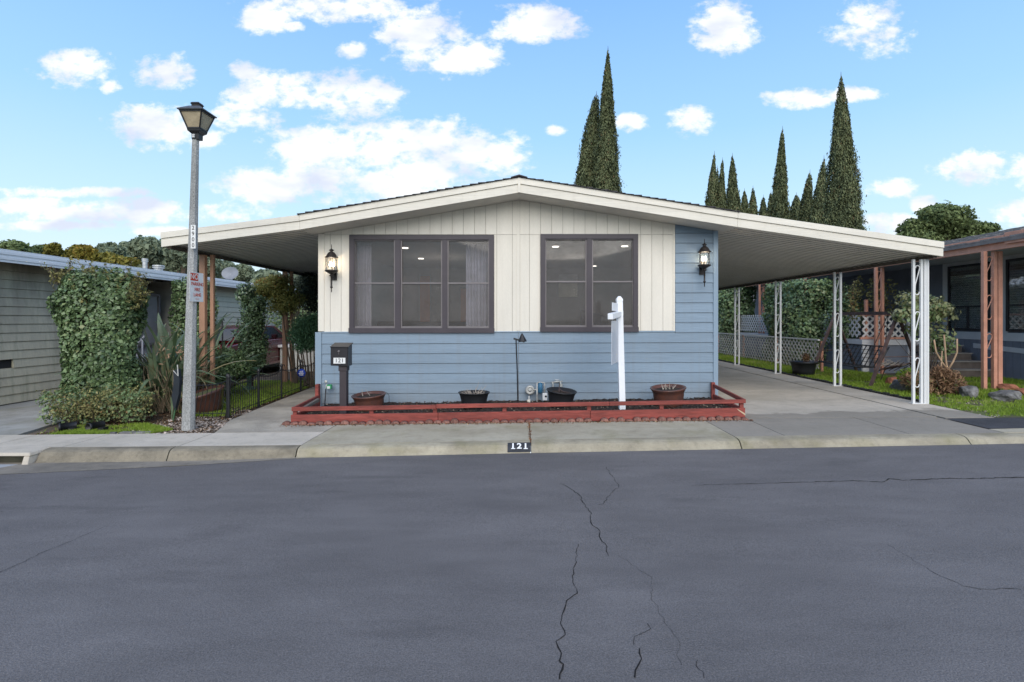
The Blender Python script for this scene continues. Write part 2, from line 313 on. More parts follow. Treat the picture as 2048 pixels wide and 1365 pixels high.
# ------------------------------------------------------------------ ground materials
def asphalt():
    m, nt, b = newmat('asphalt'); n = nt.nodes; l = nt.links
    g = n.new('ShaderNodeNewGeometry')
    def noise(s, d=5, sc=(1, 1, 1), r=.6):
        mp_ = n.new('ShaderNodeMapping'); mp_.inputs['Scale'].default_value = sc; l.new(g.outputs['Position'], mp_.inputs[0])
        a = n.new('ShaderNodeTexNoise'); a.inputs['Scale'].default_value = s; a.inputs['Detail'].default_value = d; a.inputs['Roughness'].default_value = r; l.new(mp_.outputs[0], a.inputs['Vector']); return a.outputs[0]
    def rng_(x, a, b_, c, d):
        r = n.new('ShaderNodeMapRange'); r.inputs['From Min'].default_value = a; r.inputs['From Max'].default_value = b_; r.inputs['To Min'].default_value = c; r.inputs['To Max'].default_value = d; l.new(x, r.inputs['Value']); return r.outputs[0]
    def mul(a, b_):
        r = n.new('ShaderNodeMath'); r.operation = 'MULTIPLY'; l.new(a, r.inputs[0]); l.new(b_, r.inputs[1]); return r.outputs[0]
    big = rng_(noise(.5, 4, (1, 1.8, 1)), .3, .7, .83, 1.15)
    mid = rng_(noise(3.2, 5, (.45, 1.6, 1)), .3, .7, .90, 1.10)
    fine = rng_(noise(120, 2), .3, .7, .70, 1.32)
    vfine = rng_(noise(330, 2), .3, .7, .8, 1.2)
    # damp oily spots with a shape of their own
    spots = rng_(noise(1.1, 3, (.6, 2.2, 1), .5), .635, .72, 1.0, .80)
    v = mul(mul(mul(mul(big, mid), fine), vfine), spots)
    # pale aggregate specks
    vo = n.new('ShaderNodeTexVoronoi'); vo.inputs['Scale'].default_value = 42; l.new(g.outputs['Position'], vo.inputs['Vector'])
    spk = rng_(vo.outputs['Distance'], .07, .10, 1, 0)
    ck = n.new('ShaderNodeSeparateColor'); l.new(vo.outputs['Color'], ck.inputs[0]); sel = rng_(ck.outputs[0], .86, .9, 0, 1)
    spk = mul(spk, sel)
    cc = n.new('ShaderNodeMix'); cc.data_type = 'RGBA'; cc.blend_type = 'MULTIPLY'; cc.inputs[0].default_value = 1; cc.inputs[6].default_value = (.130, .120, .117, 1)
    co = n.new('ShaderNodeCombineColor'); [l.new(v, co.inputs[i]) for i in range(3)]; l.new(co.outputs[0], cc.inputs[7])
    c2 = n.new('ShaderNodeMix'); c2.data_type = 'RGBA'; c2.inputs[7].default_value = (.24, .22, .19, 1); l.new(spk, c2.inputs[0]); l.new(cc.outputs[2], c2.inputs[6])
    # scuffs, whitish
    sc = mul(rng_(noise(1.7, 6, (1, 1, 1), .75), .64, .74, 0, .4), rng_(noise(25, 3), .45, .6, 0, 1))
    c3 = n.new('ShaderNodeMix'); c3.data_type = 'RGBA'; c3.inputs[7].default_value = (.20, .19, .18, 1); l.new(sc, c3.inputs[0]); l.new(c2.outputs[2], c3.inputs[6])
    l.new(c3.outputs[2], b.inputs['Base Color']); b.inputs['Roughness'].default_value = .82; b.inputs['Specular IOR Level'].default_value = .35
    bp = n.new('ShaderNodeBump'); bp.inputs['Strength'].default_value = .55; bp.inputs['Distance'].default_value = .006; l.new(fine, bp.inputs['Height']); l.new(bp.outputs[0], b.inputs['Normal'])
    return m
def concrete(name, col, stain, damp=None, moss=0.0, sc=1.0, rough=.85, rand=.05):
    m, nt, b = newmat(name); n = nt.nodes; l = nt.links; g = n.new('ShaderNodeNewGeometry')
    def noise(s, d=5, scl=(1, 1, 1), r=.6):
        mp_ = n.new('ShaderNodeMapping'); mp_.inputs['Scale'].default_value = scl; l.new(g.outputs['Position'], mp_.inputs[0])
        a = n.new('ShaderNodeTexNoise'); a.inputs['Scale'].default_value = s; a.inputs['Detail'].default_value = d; a.inputs['Roughness'].default_value = r; l.new(mp_.outputs[0], a.inputs['Vector']); return a.outputs[0]
    def mix(fac, a, b_, blend='MIX'):
        x = n.new('ShaderNodeMix'); x.data_type = 'RGBA'; x.blend_type = blend
        for i, q in ((0, fac), (6, a), (7, b_)):
            if isinstance(q, (int, float)): x.inputs[i].default_value = q
            elif isinstance(q, tuple): x.inputs[i].default_value = (*q, 1)
            else: l.new(q, x.inputs[i])
        return x.outputs[2]
    def rg(x, a, b_, c, d):
        r = n.new('ShaderNodeMapRange'); r.inputs['From Min'].default_value = a; r.inputs['From Max'].default_value = b_; r.inputs['To Min'].default_value = c; r.inputs['To Max'].default_value = d; l.new(x, r.inputs['Value']); return r.outputs[0]
    cur = mix(rg(noise(1.3 * sc, 6, (.6, 1, 1)), .38, .66, 0, .85), col, stain)
    cur = mix(rg(noise(7 * sc, 5), .5, .75, 0, .4), cur, tuple(c * .6 for c in stain))
    if moss: cur = mix(rg(noise(2.1, 6), .5, .72, 0, moss), cur, (.16, .15, .045))
    if damp:   # a damp area reaching from the street up to a wandering line
        sp = n.new('ShaderNodeSeparateXYZ'); l.new(g.outputs['Position'], sp.inputs[0])
        wob = rg(noise(.9, 4), .3, .7, -.45, .45); ad = n.new('ShaderNodeMath'); ad.operation = 'ADD'; l.new(sp.outputs[1], ad.inputs[0]); l.new(wob, ad.inputs[1])
        cur = mix(rg(ad.outputs[0], damp - .06, damp + .06, .62, 0), cur, tuple(c * .45 for c in stain))
    fn = noise(190, 2); cc = n.new('ShaderNodeCombineColor'); f2 = rg(fn, .3, .7, .8, 1.2); [l.new(f2, cc.inputs[i]) for i in range(3)]
    cur = mix(1.0, cur, cc.outputs[0], 'MULTIPLY')
    oi = n.new('ShaderNodeObjectInfo'); hs = n.new('ShaderNodeHueSaturation'); l.new(rg(oi.outputs['Random'], 0, 1, 1 - rand, 1 + rand), hs.inputs['Value']); l.new(cur, hs.inputs['Color'])
    l.new(hs.outputs[0], b.inputs['Base Color']); b.inputs['Roughness'].default_value = rough; b.inputs['Specular IOR Level'].default_value = .3
    bp = n.new('ShaderNodeBump'); bp.inputs['Strength'].default_value = .3; bp.inputs['Distance'].default_value = .004; l.new(fn, bp.inputs['Height']); l.new(bp.outputs[0], b.inputs['Normal'])
    return m
m_asph = asphalt()
m_asph2 = M('dark_asphalt_patch', (.05, .05, .055), .9, var=.25, scale=4, bump=.6, bscale=120, space='World', fine=.3)
m_walk = concrete('pale_sidewalk_concrete', (.54, .48, .40), (.42, .375, .305))
m_apron = concrete('weathered_apron_concrete', (.42, .375, .285), (.31, .27, .195), moss=.35)
m_kerb = concrete('stained_kerb_concrete', (.38, .335, .245), (.23, .20, .145), moss=.4, sc=2.2)
m_kerbl = concrete('gritty_kerb_concrete', (.26, .225, .165), (.12, .105, .08), sc=3)
m_gutter = concrete('gutter_concrete', (.25, .22, .18), (.14, .125, .105), sc=2)
m_drive = concrete('driveway_concrete', (.50, .445, .37), (.37, .33, .27), damp=8.45)
m_drive2 = concrete('old_driveway_concrete', (.36, .35, .32), (.24, .23, .205), moss=.4)
m_dirt = M('bare_dirt', (.12, .095, .07), .95, var=.5, scale=3, bump=.8, bscale=45, space='World', fine=.3, dist=.03)
m_soil = M('dark_planter_soil', (.035, .025, .020), .95, var=.5, scale=9, bump=.9, bscale=45, fine=.4, dist=.03)
m_turf = M('turf_soil', (.10, .13, .035), .95, var=.4, scale=4, bump=.5, space='World', col2=(.09, .075, .045))
m_crack = M('crack_shadow', (.010, .009, .009), 1.0, bump=0)
m_moss = M('joint_moss', (.055, .055, .03), .95, var=.5, scale=20)
# ------------------------------------------------------------------ ground sheets
def cutknots(bm, extra=()):
    for k in list(KN) + list(extra):
        g = bm.verts[:] + bm.edges[:] + bm.faces[:]
        bmesh.ops.bisect_plane(bm, geom=g, plane_co=(k, 0, 0), plane_no=(1, 0, 0))
def sheet(name, poly, off, mat, parent=None, thick=0, kind=None, bev=0):
    bm = bmesh.new(); bm.faces.new([bm.verts.new((x, y, 0)) for x, y in poly]); cutknots(bm)
    if thick:
        r = bmesh.ops.extrude_face_region(bm, geom=bm.faces[:])
        for e in r['geom']:
            if isinstance(e, bmesh.types.BMVert): e.co.z = thick
    for v in bm.verts: v.co.z += zg(v.co.x) + off - thick
    bmesh.ops.recalc_face_normals(bm, faces=bm.faces)
    if not thick:
        for f in bm.faces:
            if f.normal.z < 0: f.normal_flip()
    me = bpy.data.meshes.new(name); bm.to_mesh(me); bm.free(); me.materials.append(mat)
    o = bpy.data.objects.new(name, me); link(o, parent, (0, 0, 0))
    if kind: o['kind'] = kind
    return o
# near lot ground, running back to the horizon; and the other side of the street behind the camera
xs = sorted(set([-900, -200, -60, -30, -15] + KN + [-5, -2.5, 0, 5, 20, 30, 60, 200, 900]))
mb = MB()
for a, b in zip(xs, xs[1:]):
    for y0, y1 in ((None, 14), (14, 60), (60, 1600)):
        ya = ytop(a) - .05 if y0 is None else y0; yb = ytop(b) - .05 if y0 is None else y0
        za = zg(a) - .035; zb_ = zg(b) - .035
        mb.add([(a, ya, za), (b, yb, zb_), (b, y1, zb_), (a, y1, za)], [(0, 1, 2, 3)])
mb.build('ground', m_dirt, kind='structure')
MB().add([(-900, -4.1, -.06), (900, -4.1, -.06), (900, -900, -.06), (-900, -900, -.06)], [(0, 3, 2, 1)]).build('far_side_ground', m_turf, kind='structure')
# road
mb = MB(); gx = [-60, -40, -25, -15] + [(-12 + .5 * i) for i in range(49)] + [15, 25, 40, 60]; ty = [0, .02, .06, .12, .2, .3, .45, .6, .8, 1.0]
vs = []
for x in gx:
    for t in ty:
        y = yroad(x) * (1 - t) + (-4.0) * t; vs.append((x, y, zroad(x, y)))
fs = [(i * len(ty) + j, i * len(ty) + j + 1, (i + 1) * len(ty) + j + 1, (i + 1) * len(ty) + j) for i in range(len(gx) - 1) for j in range(len(ty) - 1)]
road = mb.add(vs, fs).build('road', m_asph, smooth=True, kind='structure')
def groundpt(u, v):
    z = -.11
    for _ in range(8):
        y = (EYE - z) * F / (v - CV); x = X(u, y); z = zroad(x, y)
    return x, y, z
def crack(pts, w0, w1, n=9):
    P3 = [groundpt(*p) for p in pts]; path = []
    for (x0, y0, z0), (x1, y1, z1) in zip(P3, P3[1:]):
        L_ = math.hypot(x1 - x0, y1 - y0); k = max(2, int(L_ / .035))
        for i in range(k):
            t = i / k; j = min(.012, L_ * .05)
            x = x0 + (x1 - x0) * t + random.uniform(-j, j); y = y0 + (y1 - y0) * t + random.uniform(-j, j) * .8
            path.append((x, y))
    mb = MB(); m_ = len(path); vv = []
    for i, (x, y) in enumerate(path):
        a = path[max(0, i - 1)]; b = path[min(m_ - 1, i + 1)]; dx, dy = b[0] - a[0], b[1] - a[1]; ll = math.hypot(dx, dy) + 1e-6
        t = i / m_; wd = (w0 + (w1 - w0) * t) * random.uniform(.35, 1.25) / 2
        nx, ny = -dy / ll * wd, dx / ll * wd; z = zroad(x, y) + .003
        vv += [(x + nx, y + ny, z), (x - nx, y - ny, z)]
    mb.add(vv, [(2 * i, 2 * i + 1, 2 * i + 3, 2 * i + 2) for i in range(m_ - 1)])
    return mb.build('crack', m_crack, road)
A = lambda pts: [(1040 + x * .492, 880 + y * .492) for x, y in pts]
B = lambda pts: [(x * .5078, 920 + y * .5078) for x, y in pts]
crack(A([(165,178),(205,196),(240,225),(262,262),(290,300),(282,330),(325,375),(320,395),(345,425),(370,485)]), .006, .008)
crack(A([(240,425),(230,480),(217,545),(214,580),(235,625),(190,655),(175,700),(168,745),(182,795),(148,820),(168,870),(160,900),(172,915),(160,1000)]), .004, .009)
crack(A([(350,110),(385,165),(402,190),(360,230),(338,262),(300,268)]), .005, .005)
crack(A([(520,750),(532,772),(468,800),(462,855)]), .004, .006)
crack(A([(485,850),(490,890),(470,940),(464,1000)]), .006, .008)
crack(A([(700,186),(900,180),(1170,173),(1340,167),(1480,172),(1500,158),(1560,166),(1720,158),(1870,158),(2060,152)]), .006, .018)
crack(A([(1500,430),(1600,490),(1690,545),(1800,595),(1860,606),(2060,609)]), .003, .005)
crack(A([(720,895),(715,920),(740,945),(755,1000)]), .003, .003)
crack(A([(400,470),(470,520),(530,560),(540,650),(600,760),(650,830),(640,880),(670,940)]), .0015, .002)
crack(B([(-10,448),(80,410),(180,360),(270,325),(360,285),(440,255)]), .006, .002)
crack(B([(0,205),(30,203)]), .006, .004)
# kerb segments with a rolled profile, split at the joints
def kerbseg(x0, x1, mat, gap=.008):
    x0 += gap; x1 -= gap; n = max(2, int((x1 - x0) / .4)); mb = MB(); rows = []
    for i in range(n + 1):
        x = x0 + (x1 - x0) * i / n; yt, yb, zt, zb_ = ytop(x), ybot(x), zg(x), zbot(x)
        pr = []
        for t, h in ((0, 0), (.25, .01), (.5, .07), (.68, .2), (.80, .45), (.90, .75), (1.0, .98)):
            y = yt + (yb - yt) * t; z = zt + (zb_ - zt) * h; pr.append((x, y, z))
        pr += [(x, yb - .0, zb_ - .12), (x, yt, zb_ - .12)]
        rows.append(pr)
    k = len(rows[0]); vs = [p for r in rows for p in r]
    fs = [(i * k + j, i * k + (j + 1) % k, (i + 1) * k + (j + 1) % k, (i + 1) * k + j) for i in range(n) for j in range(k)]
    fs += [tuple(range(k)), tuple((n * k + j) for j in range(k))]
    o = mb.add(vs, fs).build('kerb_stone', mat, kerb); o.data.shade_smooth() if False else None
    return o
kerb = bpy.data.objects.new('kerb', None); COL.objects.link(kerb); reg(kerb, (0, 0, 0)); kerb['kind'] = 'structure'
for a, b, mt in ((-30, -14, m_kerbl), (-14, -7.75, m_kerbl), (-5.84, -4.27, m_kerbl), (-4.27, -2.72, m_kerbl), (-2.72, .12, m_kerb), (.12, 2.72, m_kerb), (2.72, 5.6, m_kerb), (5.6, 9.5, m_kerb), (9.5, 18, m_kerb), (18, 30, m_kerb)):
    kerbseg(a, b, mt)
# gutter pan on the left, where the kerb drops into the drain
mb = MB(); gxs = [-30, -14, -10, -8, -7, -6.2, -5.5, -5, -4.35, -3.8, -3.2, -2.5]
for a, b in zip(gxs, gxs[1:]):
    mb.add([(a, yroad(a) - .02, zbot(a) + .004), (b, yroad(b) - .005, zbot(b) + .004), (b, ybot(b) + .03, zbot(b) + .004), (a, ybot(a) + .03, zbot(a) + .004)], [(0, 1, 2, 3)])
mb.build('gutter', m_gutter, kind='structure')
# sidewalk
sw = bpy.data.objects.new('sidewalk', None); COL.objects.link(sw); reg(sw, (0, 0, 0)); sw['kind'] = 'structure'
g = .006
for a, b in ((-14, -10.6), (-10.6, -8.6), (-8.6, -6.7), (-6.7, -5.7), (-5.7, -4.25), (-4.25, -2.72)):
    sheet('slab', [(a + g, ytop(a) + .006), (b - g, ytop(b) + .006), (b - g, 7.27), (a + g, 7.27)], 0, m_walk, sw, thick=.08)
ap = bpy.data.objects.new('driveway_apron', None); COL.objects.link(ap); reg(ap, (0, 0, 0)); ap['kind'] = 'structure'
for a, b, yb in ((-2.72, .12, 7.76), (.12, 2.72, 7.76), (2.72, 3.37, 7.76), (3.37, 5.0, 7.9), (5.0, 6.24, 7.9)):
    sheet('slab', [(a + g, ytop(a) + .006), (b - g, ytop(b) + .006), (b - g, yb), (a + g, yb)], 0, m_apron if b < 3.3 else m_drive, ap, thick=.08)
sheet('slab', [(6.26, 6.8), (10.5, 7.02), (10.5, 7.28), (6.26, 7.02)], 0, m_apron, ap, thick=.08)
sheet('asphalt_patch', [(6.27, 7.04), (12, 7.3), (12, 7.84), (6.27, 7.77)], .001, m_asph2, kind='structure')
dw = bpy.data.objects.new('driveway', None); COL.objects.link(dw); reg(dw, (0, 0, 0)); dw['kind'] = 'structure'
for y0, y1 in ((7.92, 10.9), (10.92, 14.2), (14.22, 17.6), (17.62, 21), (21.02, 26)):
    xl = 3.36 if y0 < 8 else 3.52
    if y0 < 8: sheet('slab', [(3.385, y0), (6.27, y0), (6.27, y1), (3.52, y1), (3.52, 9.42), (3.385, 9.36)], 0, m_drive, dw, thick=.08)
    else: sheet('slab', [(xl, y0), (6.27, y0), (6.27, y1), (xl, y1)], 0, m_drive, dw, thick=.08)
for y0, y1 in ((7.80, 9.9), (9.91, 12.5), (12.51, 15.2), (15.21, 18.5), (18.51, 26)):
    sheet('edge_slab', [(6.31, y0), (7.03, y0), (7.03, y1), (6.31, y1)], .002, m_drive, dw, thick=.08)
sheet('joint_moss', [(6.27, 7.9), (6.31, 7.9), (6.31, 26), (6.27, 26)], -.012, m_moss, dw)
# walkway of exposed aggregate on the left
wk = bpy.data.objects.new('walkway', None); COL.objects.link(wk); reg(wk, (0, 0, 0)); wk['kind'] = 'structure'
sheet('slab', [(-4.25, 7.285), (-2.73, 7.285), (-2.73, 7.76), (-3.50, 7.78), (-3.645, 9.4), (-4.66, 9.4), (-4.55, 8.2), (-4.35, 7.6)], -.001, m_agg, wk, thick=.08)
for y0, y1 in ((9.41, 11.4), (11.41, 13.4), (13.41, 16)):
    xa = -4.66 - (y0 - 9.4) * .075; xb = -4.66 - (y1 - 9.4) * .075
    sheet('slab', [(xa, y0), (-3.645, y0), (-3.645, y1), (xb, y1)], -.001, m_agg, wk, thick=.08)
nd2 = bpy.data.objects.new('side_driveway', None); COL.objects.link(nd2); reg(nd2, (0, 0, 0)); nd2['kind'] = 'structure'
for y0, y1 in ((7.285, 10.4), (10.41, 14), (14.01, 18)):
    sheet('slab', [(-14, y0), (-7.0 - (y0 - 7.3) * .25, y0), (-7.0 - (y1 - 7.3) * .25, y1), (-14, y1)], -.004, m_drive2, nd2, thick=.08)
# storm drain
sdn = thing('storm_drain_inlet', (-6.8, 6.35, -.19), 'concrete storm drain inlet with a dark opening in the kerb at the lower left', 'drain')
MB().hexa([(-7.74, 6.26, -.088), (-5.86, 6.26, -.088), (-5.84, 6.54, -.088), (-7.74, 6.54, -.088), (-7.74, 6.28, -.05), (-5.88, 6.28, -.05), (-5.86, 6.535, -.045), (-7.74, 6.535, -.045)]).build('lintel', m_walk, sdn, bevel=.006)
MB().hexa([(-5.935, 6.23, -.19), (-5.86, 6.23, -.19), (-5.85, 6.5, -.19), (-5.93, 6.5, -.19), (-5.935, 6.265, -.09), (-5.87, 6.265, -.09), (-5.85, 6.5, -.09), (-5.93, 6.5, -.09)]).build('jamb', m_walk, sdn, bevel=.005)
MB().box(-7.73, -5.94, 6.47, 6.5, -.5, -.09).build('back_wall', M('dark_drain_wall', (.05, .045, .03), .9, var=.5), sdn)  # very dark wall at the back of the drain opening
MB().hexa([(-7.5, 5.9, -.185), (-6.12, 6.0, -.185), (-5.98, 6.24, -.185), (-7.5, 6.24, -.185), (-7.5, 5.9, -.178), (-6.12, 6.0, -.178), (-5.98, 6.24, -.178), (-7.5, 6.24, -.178)]).build('apron', M('pale_grey_apron', (.36, .37, .38), .8, var=.2), sdn)
# kerb address, painted on the rolled face
def kerbface(x, t, off=.004):
    yt, yb, zt, zb_ = ytop(x), ybot(x), zg(x), zbot(x)
    h = float(np.interp(t, (0, .25, .5, .68, .80, .90, 1.0), (0, .01, .07, .2, .45, .75, .98)))
    return (x, yt + (yb - yt) * t - off, zt + (zb_ - zt) * h + off)
mb = MB(); vs = []; ts = (.5, .68, .80, .90, .97)
for x in (X(1015, 6.42), X(1062, 6.42)):
    vs += [kerbface(x, t) for t in ts]
mb.add(vs, [(i, i + 1, i + 6, i + 5) for i in range(4)]).build('address_patch', M('kerb_black_paint', (.03, .032, .038), .7, var=.3, scale=20), kerb)
m_wp = M('white_stencil_paint', (.75, .75, .75), .6, var=.1)
p0 = kerbface(0, .62); p1 = kerbface(0, .92)
xm = X(1038.5, 6.42); pm = kerbface(xm, .775, .011)
tilt = math.atan2(p0[2] - p1[2], p0[1] - p1[1])
for ch, dx in (('1', -.077), ('2', 0), ('1', .077)):
    text(ch, .105, m_wp, kerb, (xm + dx, pm[1], pm[2]), (tilt, 0, 0), 'painted_digit', sx=1.15, bold=.003)
    if ch == '1':
        d = Vector((0, math.cos(tilt), math.sin(tilt))); c = Vector((xm + dx + .002, pm[1], pm[2])) - d * .033
        MB().bar(c - Vector((.025, 0, 0)), c + Vector((.025, 0, 0)), .012, .002, up=d.cross(Vector((1, 0, 0)))).build('painted_serif', m_wp, kerb)
# ------------------------------------------------------------------ the main house
YW, YF = 9.4, 8.85
ztopf = tab([(-6.07, 3.015), (-3.73, 3.31), (-.03, 3.935), (3.65, 3.353), (7.125, 2.855)])
T = lambda x: .004 * x
home = thing('mobile_home', (0, YW, 0), 'blue and cream single storey home with a low gable roof behind the red planter box', 'house')
XL, XR = -3.626, 3.50
W1 = (-3.06, -.483, 1.307, 3.053); W2 = (.349, 2.086, 1.325, 3.068)
# structural walls with window openings (behind the cladding), floor, ceiling and back walls
def wallzt(x): return ztopf(x) - .252
mb = MB(); y0, y1 = YW, YW + .12
xs = [XL, W1[0] + .03, W1[1] - .03, W2[0] + .03, W2[1] - .03, XR]
def slabw(mb, a, b, zlo, zhi):
    cuts = [a] + ([-.03] if a < -.03 < b else []) + [b]
    for p, q in zip(cuts, cuts[1:]):
        hp = wallzt(p) if zhi is None else zhi; hq = wallzt(q) if zhi is None else zhi
        mb.hexa([(p, y0, zlo), (q, y0, zlo), (q, y1, zlo), (p, y1, zlo), (p, y0, hp), (q, y0, hq), (q, y1, hq), (p, y1, hp)])
slabw(mb, xs[0], xs[1], -.15, None); slabw(mb, xs[2], xs[3], -.15, None); slabw(mb, xs[4], xs[5], -.15, None)
for Wn in (W1, W2):
    slabw(mb, Wn[0] + .03, Wn[1] - .03, -.15, Wn[2] + .03); slabw(mb, Wn[0] + .03, Wn[1] - .03, Wn[3] - .03, None)
m_sheath = M('sheathing_shadow_line', (.36, .33, .28), .9)
mb.build('front_wall', m_sheath, home)
m_inwall = M('interior_wall_paint', (.30, .29, .28), .9, var=.08); m_infloor = M('interior_floor', (.16, .12, .09), .7, var=.2)
MB().box(XL, XL + .12, YW + .12, 25, -.15, 3.08).box(XR - .12, XR, YW + .12, 25, -.15, 3.11).box(XL, XR, 25, 25.12, -.15, 3.1).build('side_wall', m_bluetrim, home)
MB().box(XL + .12, XR - .12, YW + .12, 25, .55, .6).build('floor', m_infloor, home)
MB().box(XL + .12, XR - .12, YW + .12, 25, 2.97, 3.0).build('ceiling', m_inwall, home)
MB().box(XL + .12, XR - .12, 14.6, 14.7, .6, 2.97).box(-.2, -.08, 10.6, 14.6, .6, 2.97).build('inner_wall', m_inwall, home)
m_lamp = emis('downlight_glow', (1, .93, .82), 3)
for u, v in ((810, 495.6), (842, 517), (1111, 493), (1249.5, 492), (1188, 532)):
    Y = 1.43 * F / (CV - v); x = X(u, Y)
    MB().lathe((x, Y, 2.955), [(.066, 0), (.066, .01)], 14).build('downlight', m_lamp, home)
for x, y in ((-1.8, 12.0), (1.2, 12.0)):
    ld = bpy.data.lights.new('room_light', 'POINT'); ld.energy = 9; ld.color = (1, .92, .82); ld.shadow_soft_size = .15
    lo = bpy.data.objects.new('room_light', ld); COL.objects.link(lo); lo.location = (x, y, 2.2)
# a few furnishings seen dimly through the insect screens
def inner(name, label, cat, loc): return thing(name, loc, label, cat)
m_cur = M('lavender_grey_curtain', (.80, .78, .86), .8, var=.1, stretch=(12, 1, .2))
def curtain(u0, u1, z0, z1, Y, label):
    x0, x1 = X(u0, Y), X(u1, Y); n = 40; vs = []
    for i in range(n + 1):
        x = x0 + (x1 - x0) * i / n; y = Y + .025 * math.sin(i * 1.25) + .01 * math.sin(i * .5)
        vs += [(x, y, z0), (x, y, z1), (x, y + .008, z0), (x, y + .008, z1)]
    fs = []
    for i in range(n): a = i * 4; fs += [(a, a + 4, a + 5, a + 1), (a + 2, a + 3, a + 7, a + 6), (a + 1, a + 5, a + 7, a + 3), (a, a + 2, a + 6, a + 4)]
    o = MB().add(vs, fs).build('curtain', m_cur, loc=(x0, Y, z0)); tag(o, label, 'curtain', 'curtains behind the wide window'); return o
curtain(709, 743, .9, 2.95, 9.72, 'pale lavender curtain hanging at the left end of the wide window')
curtain(932, 980, .9, 2.95, 9.72, 'pale lavender curtain hanging at the right end of the wide window')
dr = thing('interior_door', (X(850, 14.5), 14.5, .6), 'orange wooden door seen dimly through the middle pane of the wide window', 'door')
MB().box(X(840, 14.5), X(860, 14.5), 14.5, 14.56, .6, 2.75).build('door_leaf', M('orange_wood', (.5, .17, .06), .5, var=.3, stretch=(1, 1, .2)), dr)
MB().box(X(837, 14.5), X(840, 14.5), 14.48, 14.56, .6, 2.8).box(X(860, 14.5), X(863, 14.5), 14.48, 14.56, .6, 2.8).build('door_frame', m_inwall, dr)
dr = thing('wall_hanging', (X(928, 14.5), 14.5, 1), 'orange hanging seen dimly through the right pane of the wide window', 'hanging')
MB().box(X(921, 14.5), X(932, 14.5), 14.53, 14.57, 1.0, 2.4).build('cloth', M('orange_cloth', (.5, .2, .1), .8), dr)
MB().bar((X(919, 14.5), 14.52, 2.42), (X(934, 14.5), 14.52, 2.42), .03).build('rod', m_black, dr)
dr = thing('painted_reflection', (X(1137, 14.4), 14.4, 2), 'pale panel painted as a house reflected in the left pane of the narrow window', 'painted_reflection')  # house reflected in the glass, painted as a panel on the back wall
MB().box(X(1118, 14.4), X(1156, 14.4), 14.55, 14.58, Z(594, 14.4), Z(566, 14.4)).build('lower_reflection', M('cream_reflection', (.75, .72, .60), .7), dr)
MB().box(X(1118, 14.4), X(1156, 14.4), 14.55, 14.58, Z(563, 14.4), Z(548, 14.4)).build('upper_reflection', M('grey_reflection', (.6, .62, .65), .7), dr)
so = thing('sofa', (-1.9, 11, .6), 'dark sofa seen dimly low behind the wide window', 'sofa')
m_sofa = M('dark_fabric', (.06, .055, .06), .9)
MB().box(-2.9, -.8, 10.7, 11.5, .6, 1.0).build('seat', m_sofa, so, bevel=.05); MB().box(-2.9, -.8, 10.5, 10.72, .7, 1.5).build('backrest', m_sofa, so, bevel=.05)
ch = thing('armchair', (1.4, 11.2, .6), 'dark armchair seen dimly low behind the narrow window', 'chair')
MB().box(1.2, 1.9, 10.9, 11.6, .6, 1.0).build('seat', m_sofa, ch, bevel=.05); MB().hexa([(1.25, 10.7, .8), (1.85, 10.7, .8), (1.85, 10.9, .8), (1.25, 10.9, .8), (1.2, 10.6, 1.75), (1.75, 10.6, 1.6), (1.75, 10.75, 1.6), (1.2, 10.75, 1.75)]).build('backrest', m_sofa, ch)
# lap siding: every board a piece
def lap(x0, x1, z0, z1, y=YW, zt1=None):
    mb = MB(); a, b = T(x0), T(x1)
    t0 = z1 if zt1 is None else zt1[0]; t1 = z1 if zt1 is None else zt1[1]
    mb.hexa([(x0, y - .034, z0 + a), (x1, y - .034, z0 + b), (x1, y - .001, z0 + b), (x0, y - .001, z0 + a),
             (x0, y - .020, t0 + a), (x1, y - .020, t1 + b), (x1, y - .001, t1 + b), (x0, y - .001, t0 + a)])
    # the drip edge that throws the thin shadow line
    return mb.build('siding_board', m_blue, home)
SP = .1775
zb0 = 1.125
for k in range(8):
    z0 = zb0 - SP * k; z1 = z0 + SP - .006 if k else 1.318
    for a, b in ((-3.555, -.047), (-.041, 3.43)):
        if k == 0 and b > 2:
            lap(-.041, 2.745, z0, z1); lap(2.745, 3.43, z0, z0 + SP - .006)
        else: lap(a, b, z0 if k < 7 else z0 + .02, z1)
for k in range(1, 12):
    z0 = zb0 + SP * k; z1 = z0 + SP - .006; a, b = 2.755, 3.43
    ta, tb = min(z1, wallzt(a) - T(a)), min(z1, wallzt(b) - T(b))
    if z0 > min(ta, tb) - .01: break
    lap(a, b, z0, z1, zt1=(ta, tb))
# blue corner boards and belt
MB().box(3.43, 3.515, YW - .045, YW + .01, -.1, wallzt(3.5)).build('corner_board', m_bluetrim, home, bevel=.003)
MB().box(-3.67, -3.558, YW - .045, YW + .01, -.12, 1.318).build('corner_board', m_bluetrim, home, bevel=.003)
MB().hexa([(-3.555, YW - .038, 1.31), (2.745, YW - .038, 1.327), (2.745, YW - .001, 1.327), (-3.555, YW - .001, 1.31), (-3.555, YW - .028, 1.325), (2.745, YW - .028, 1.342), (2.745, YW - .001, 1.342), (-3.555, YW - .001, 1.325)]).build('belt_trim', m_bluetrim, home)
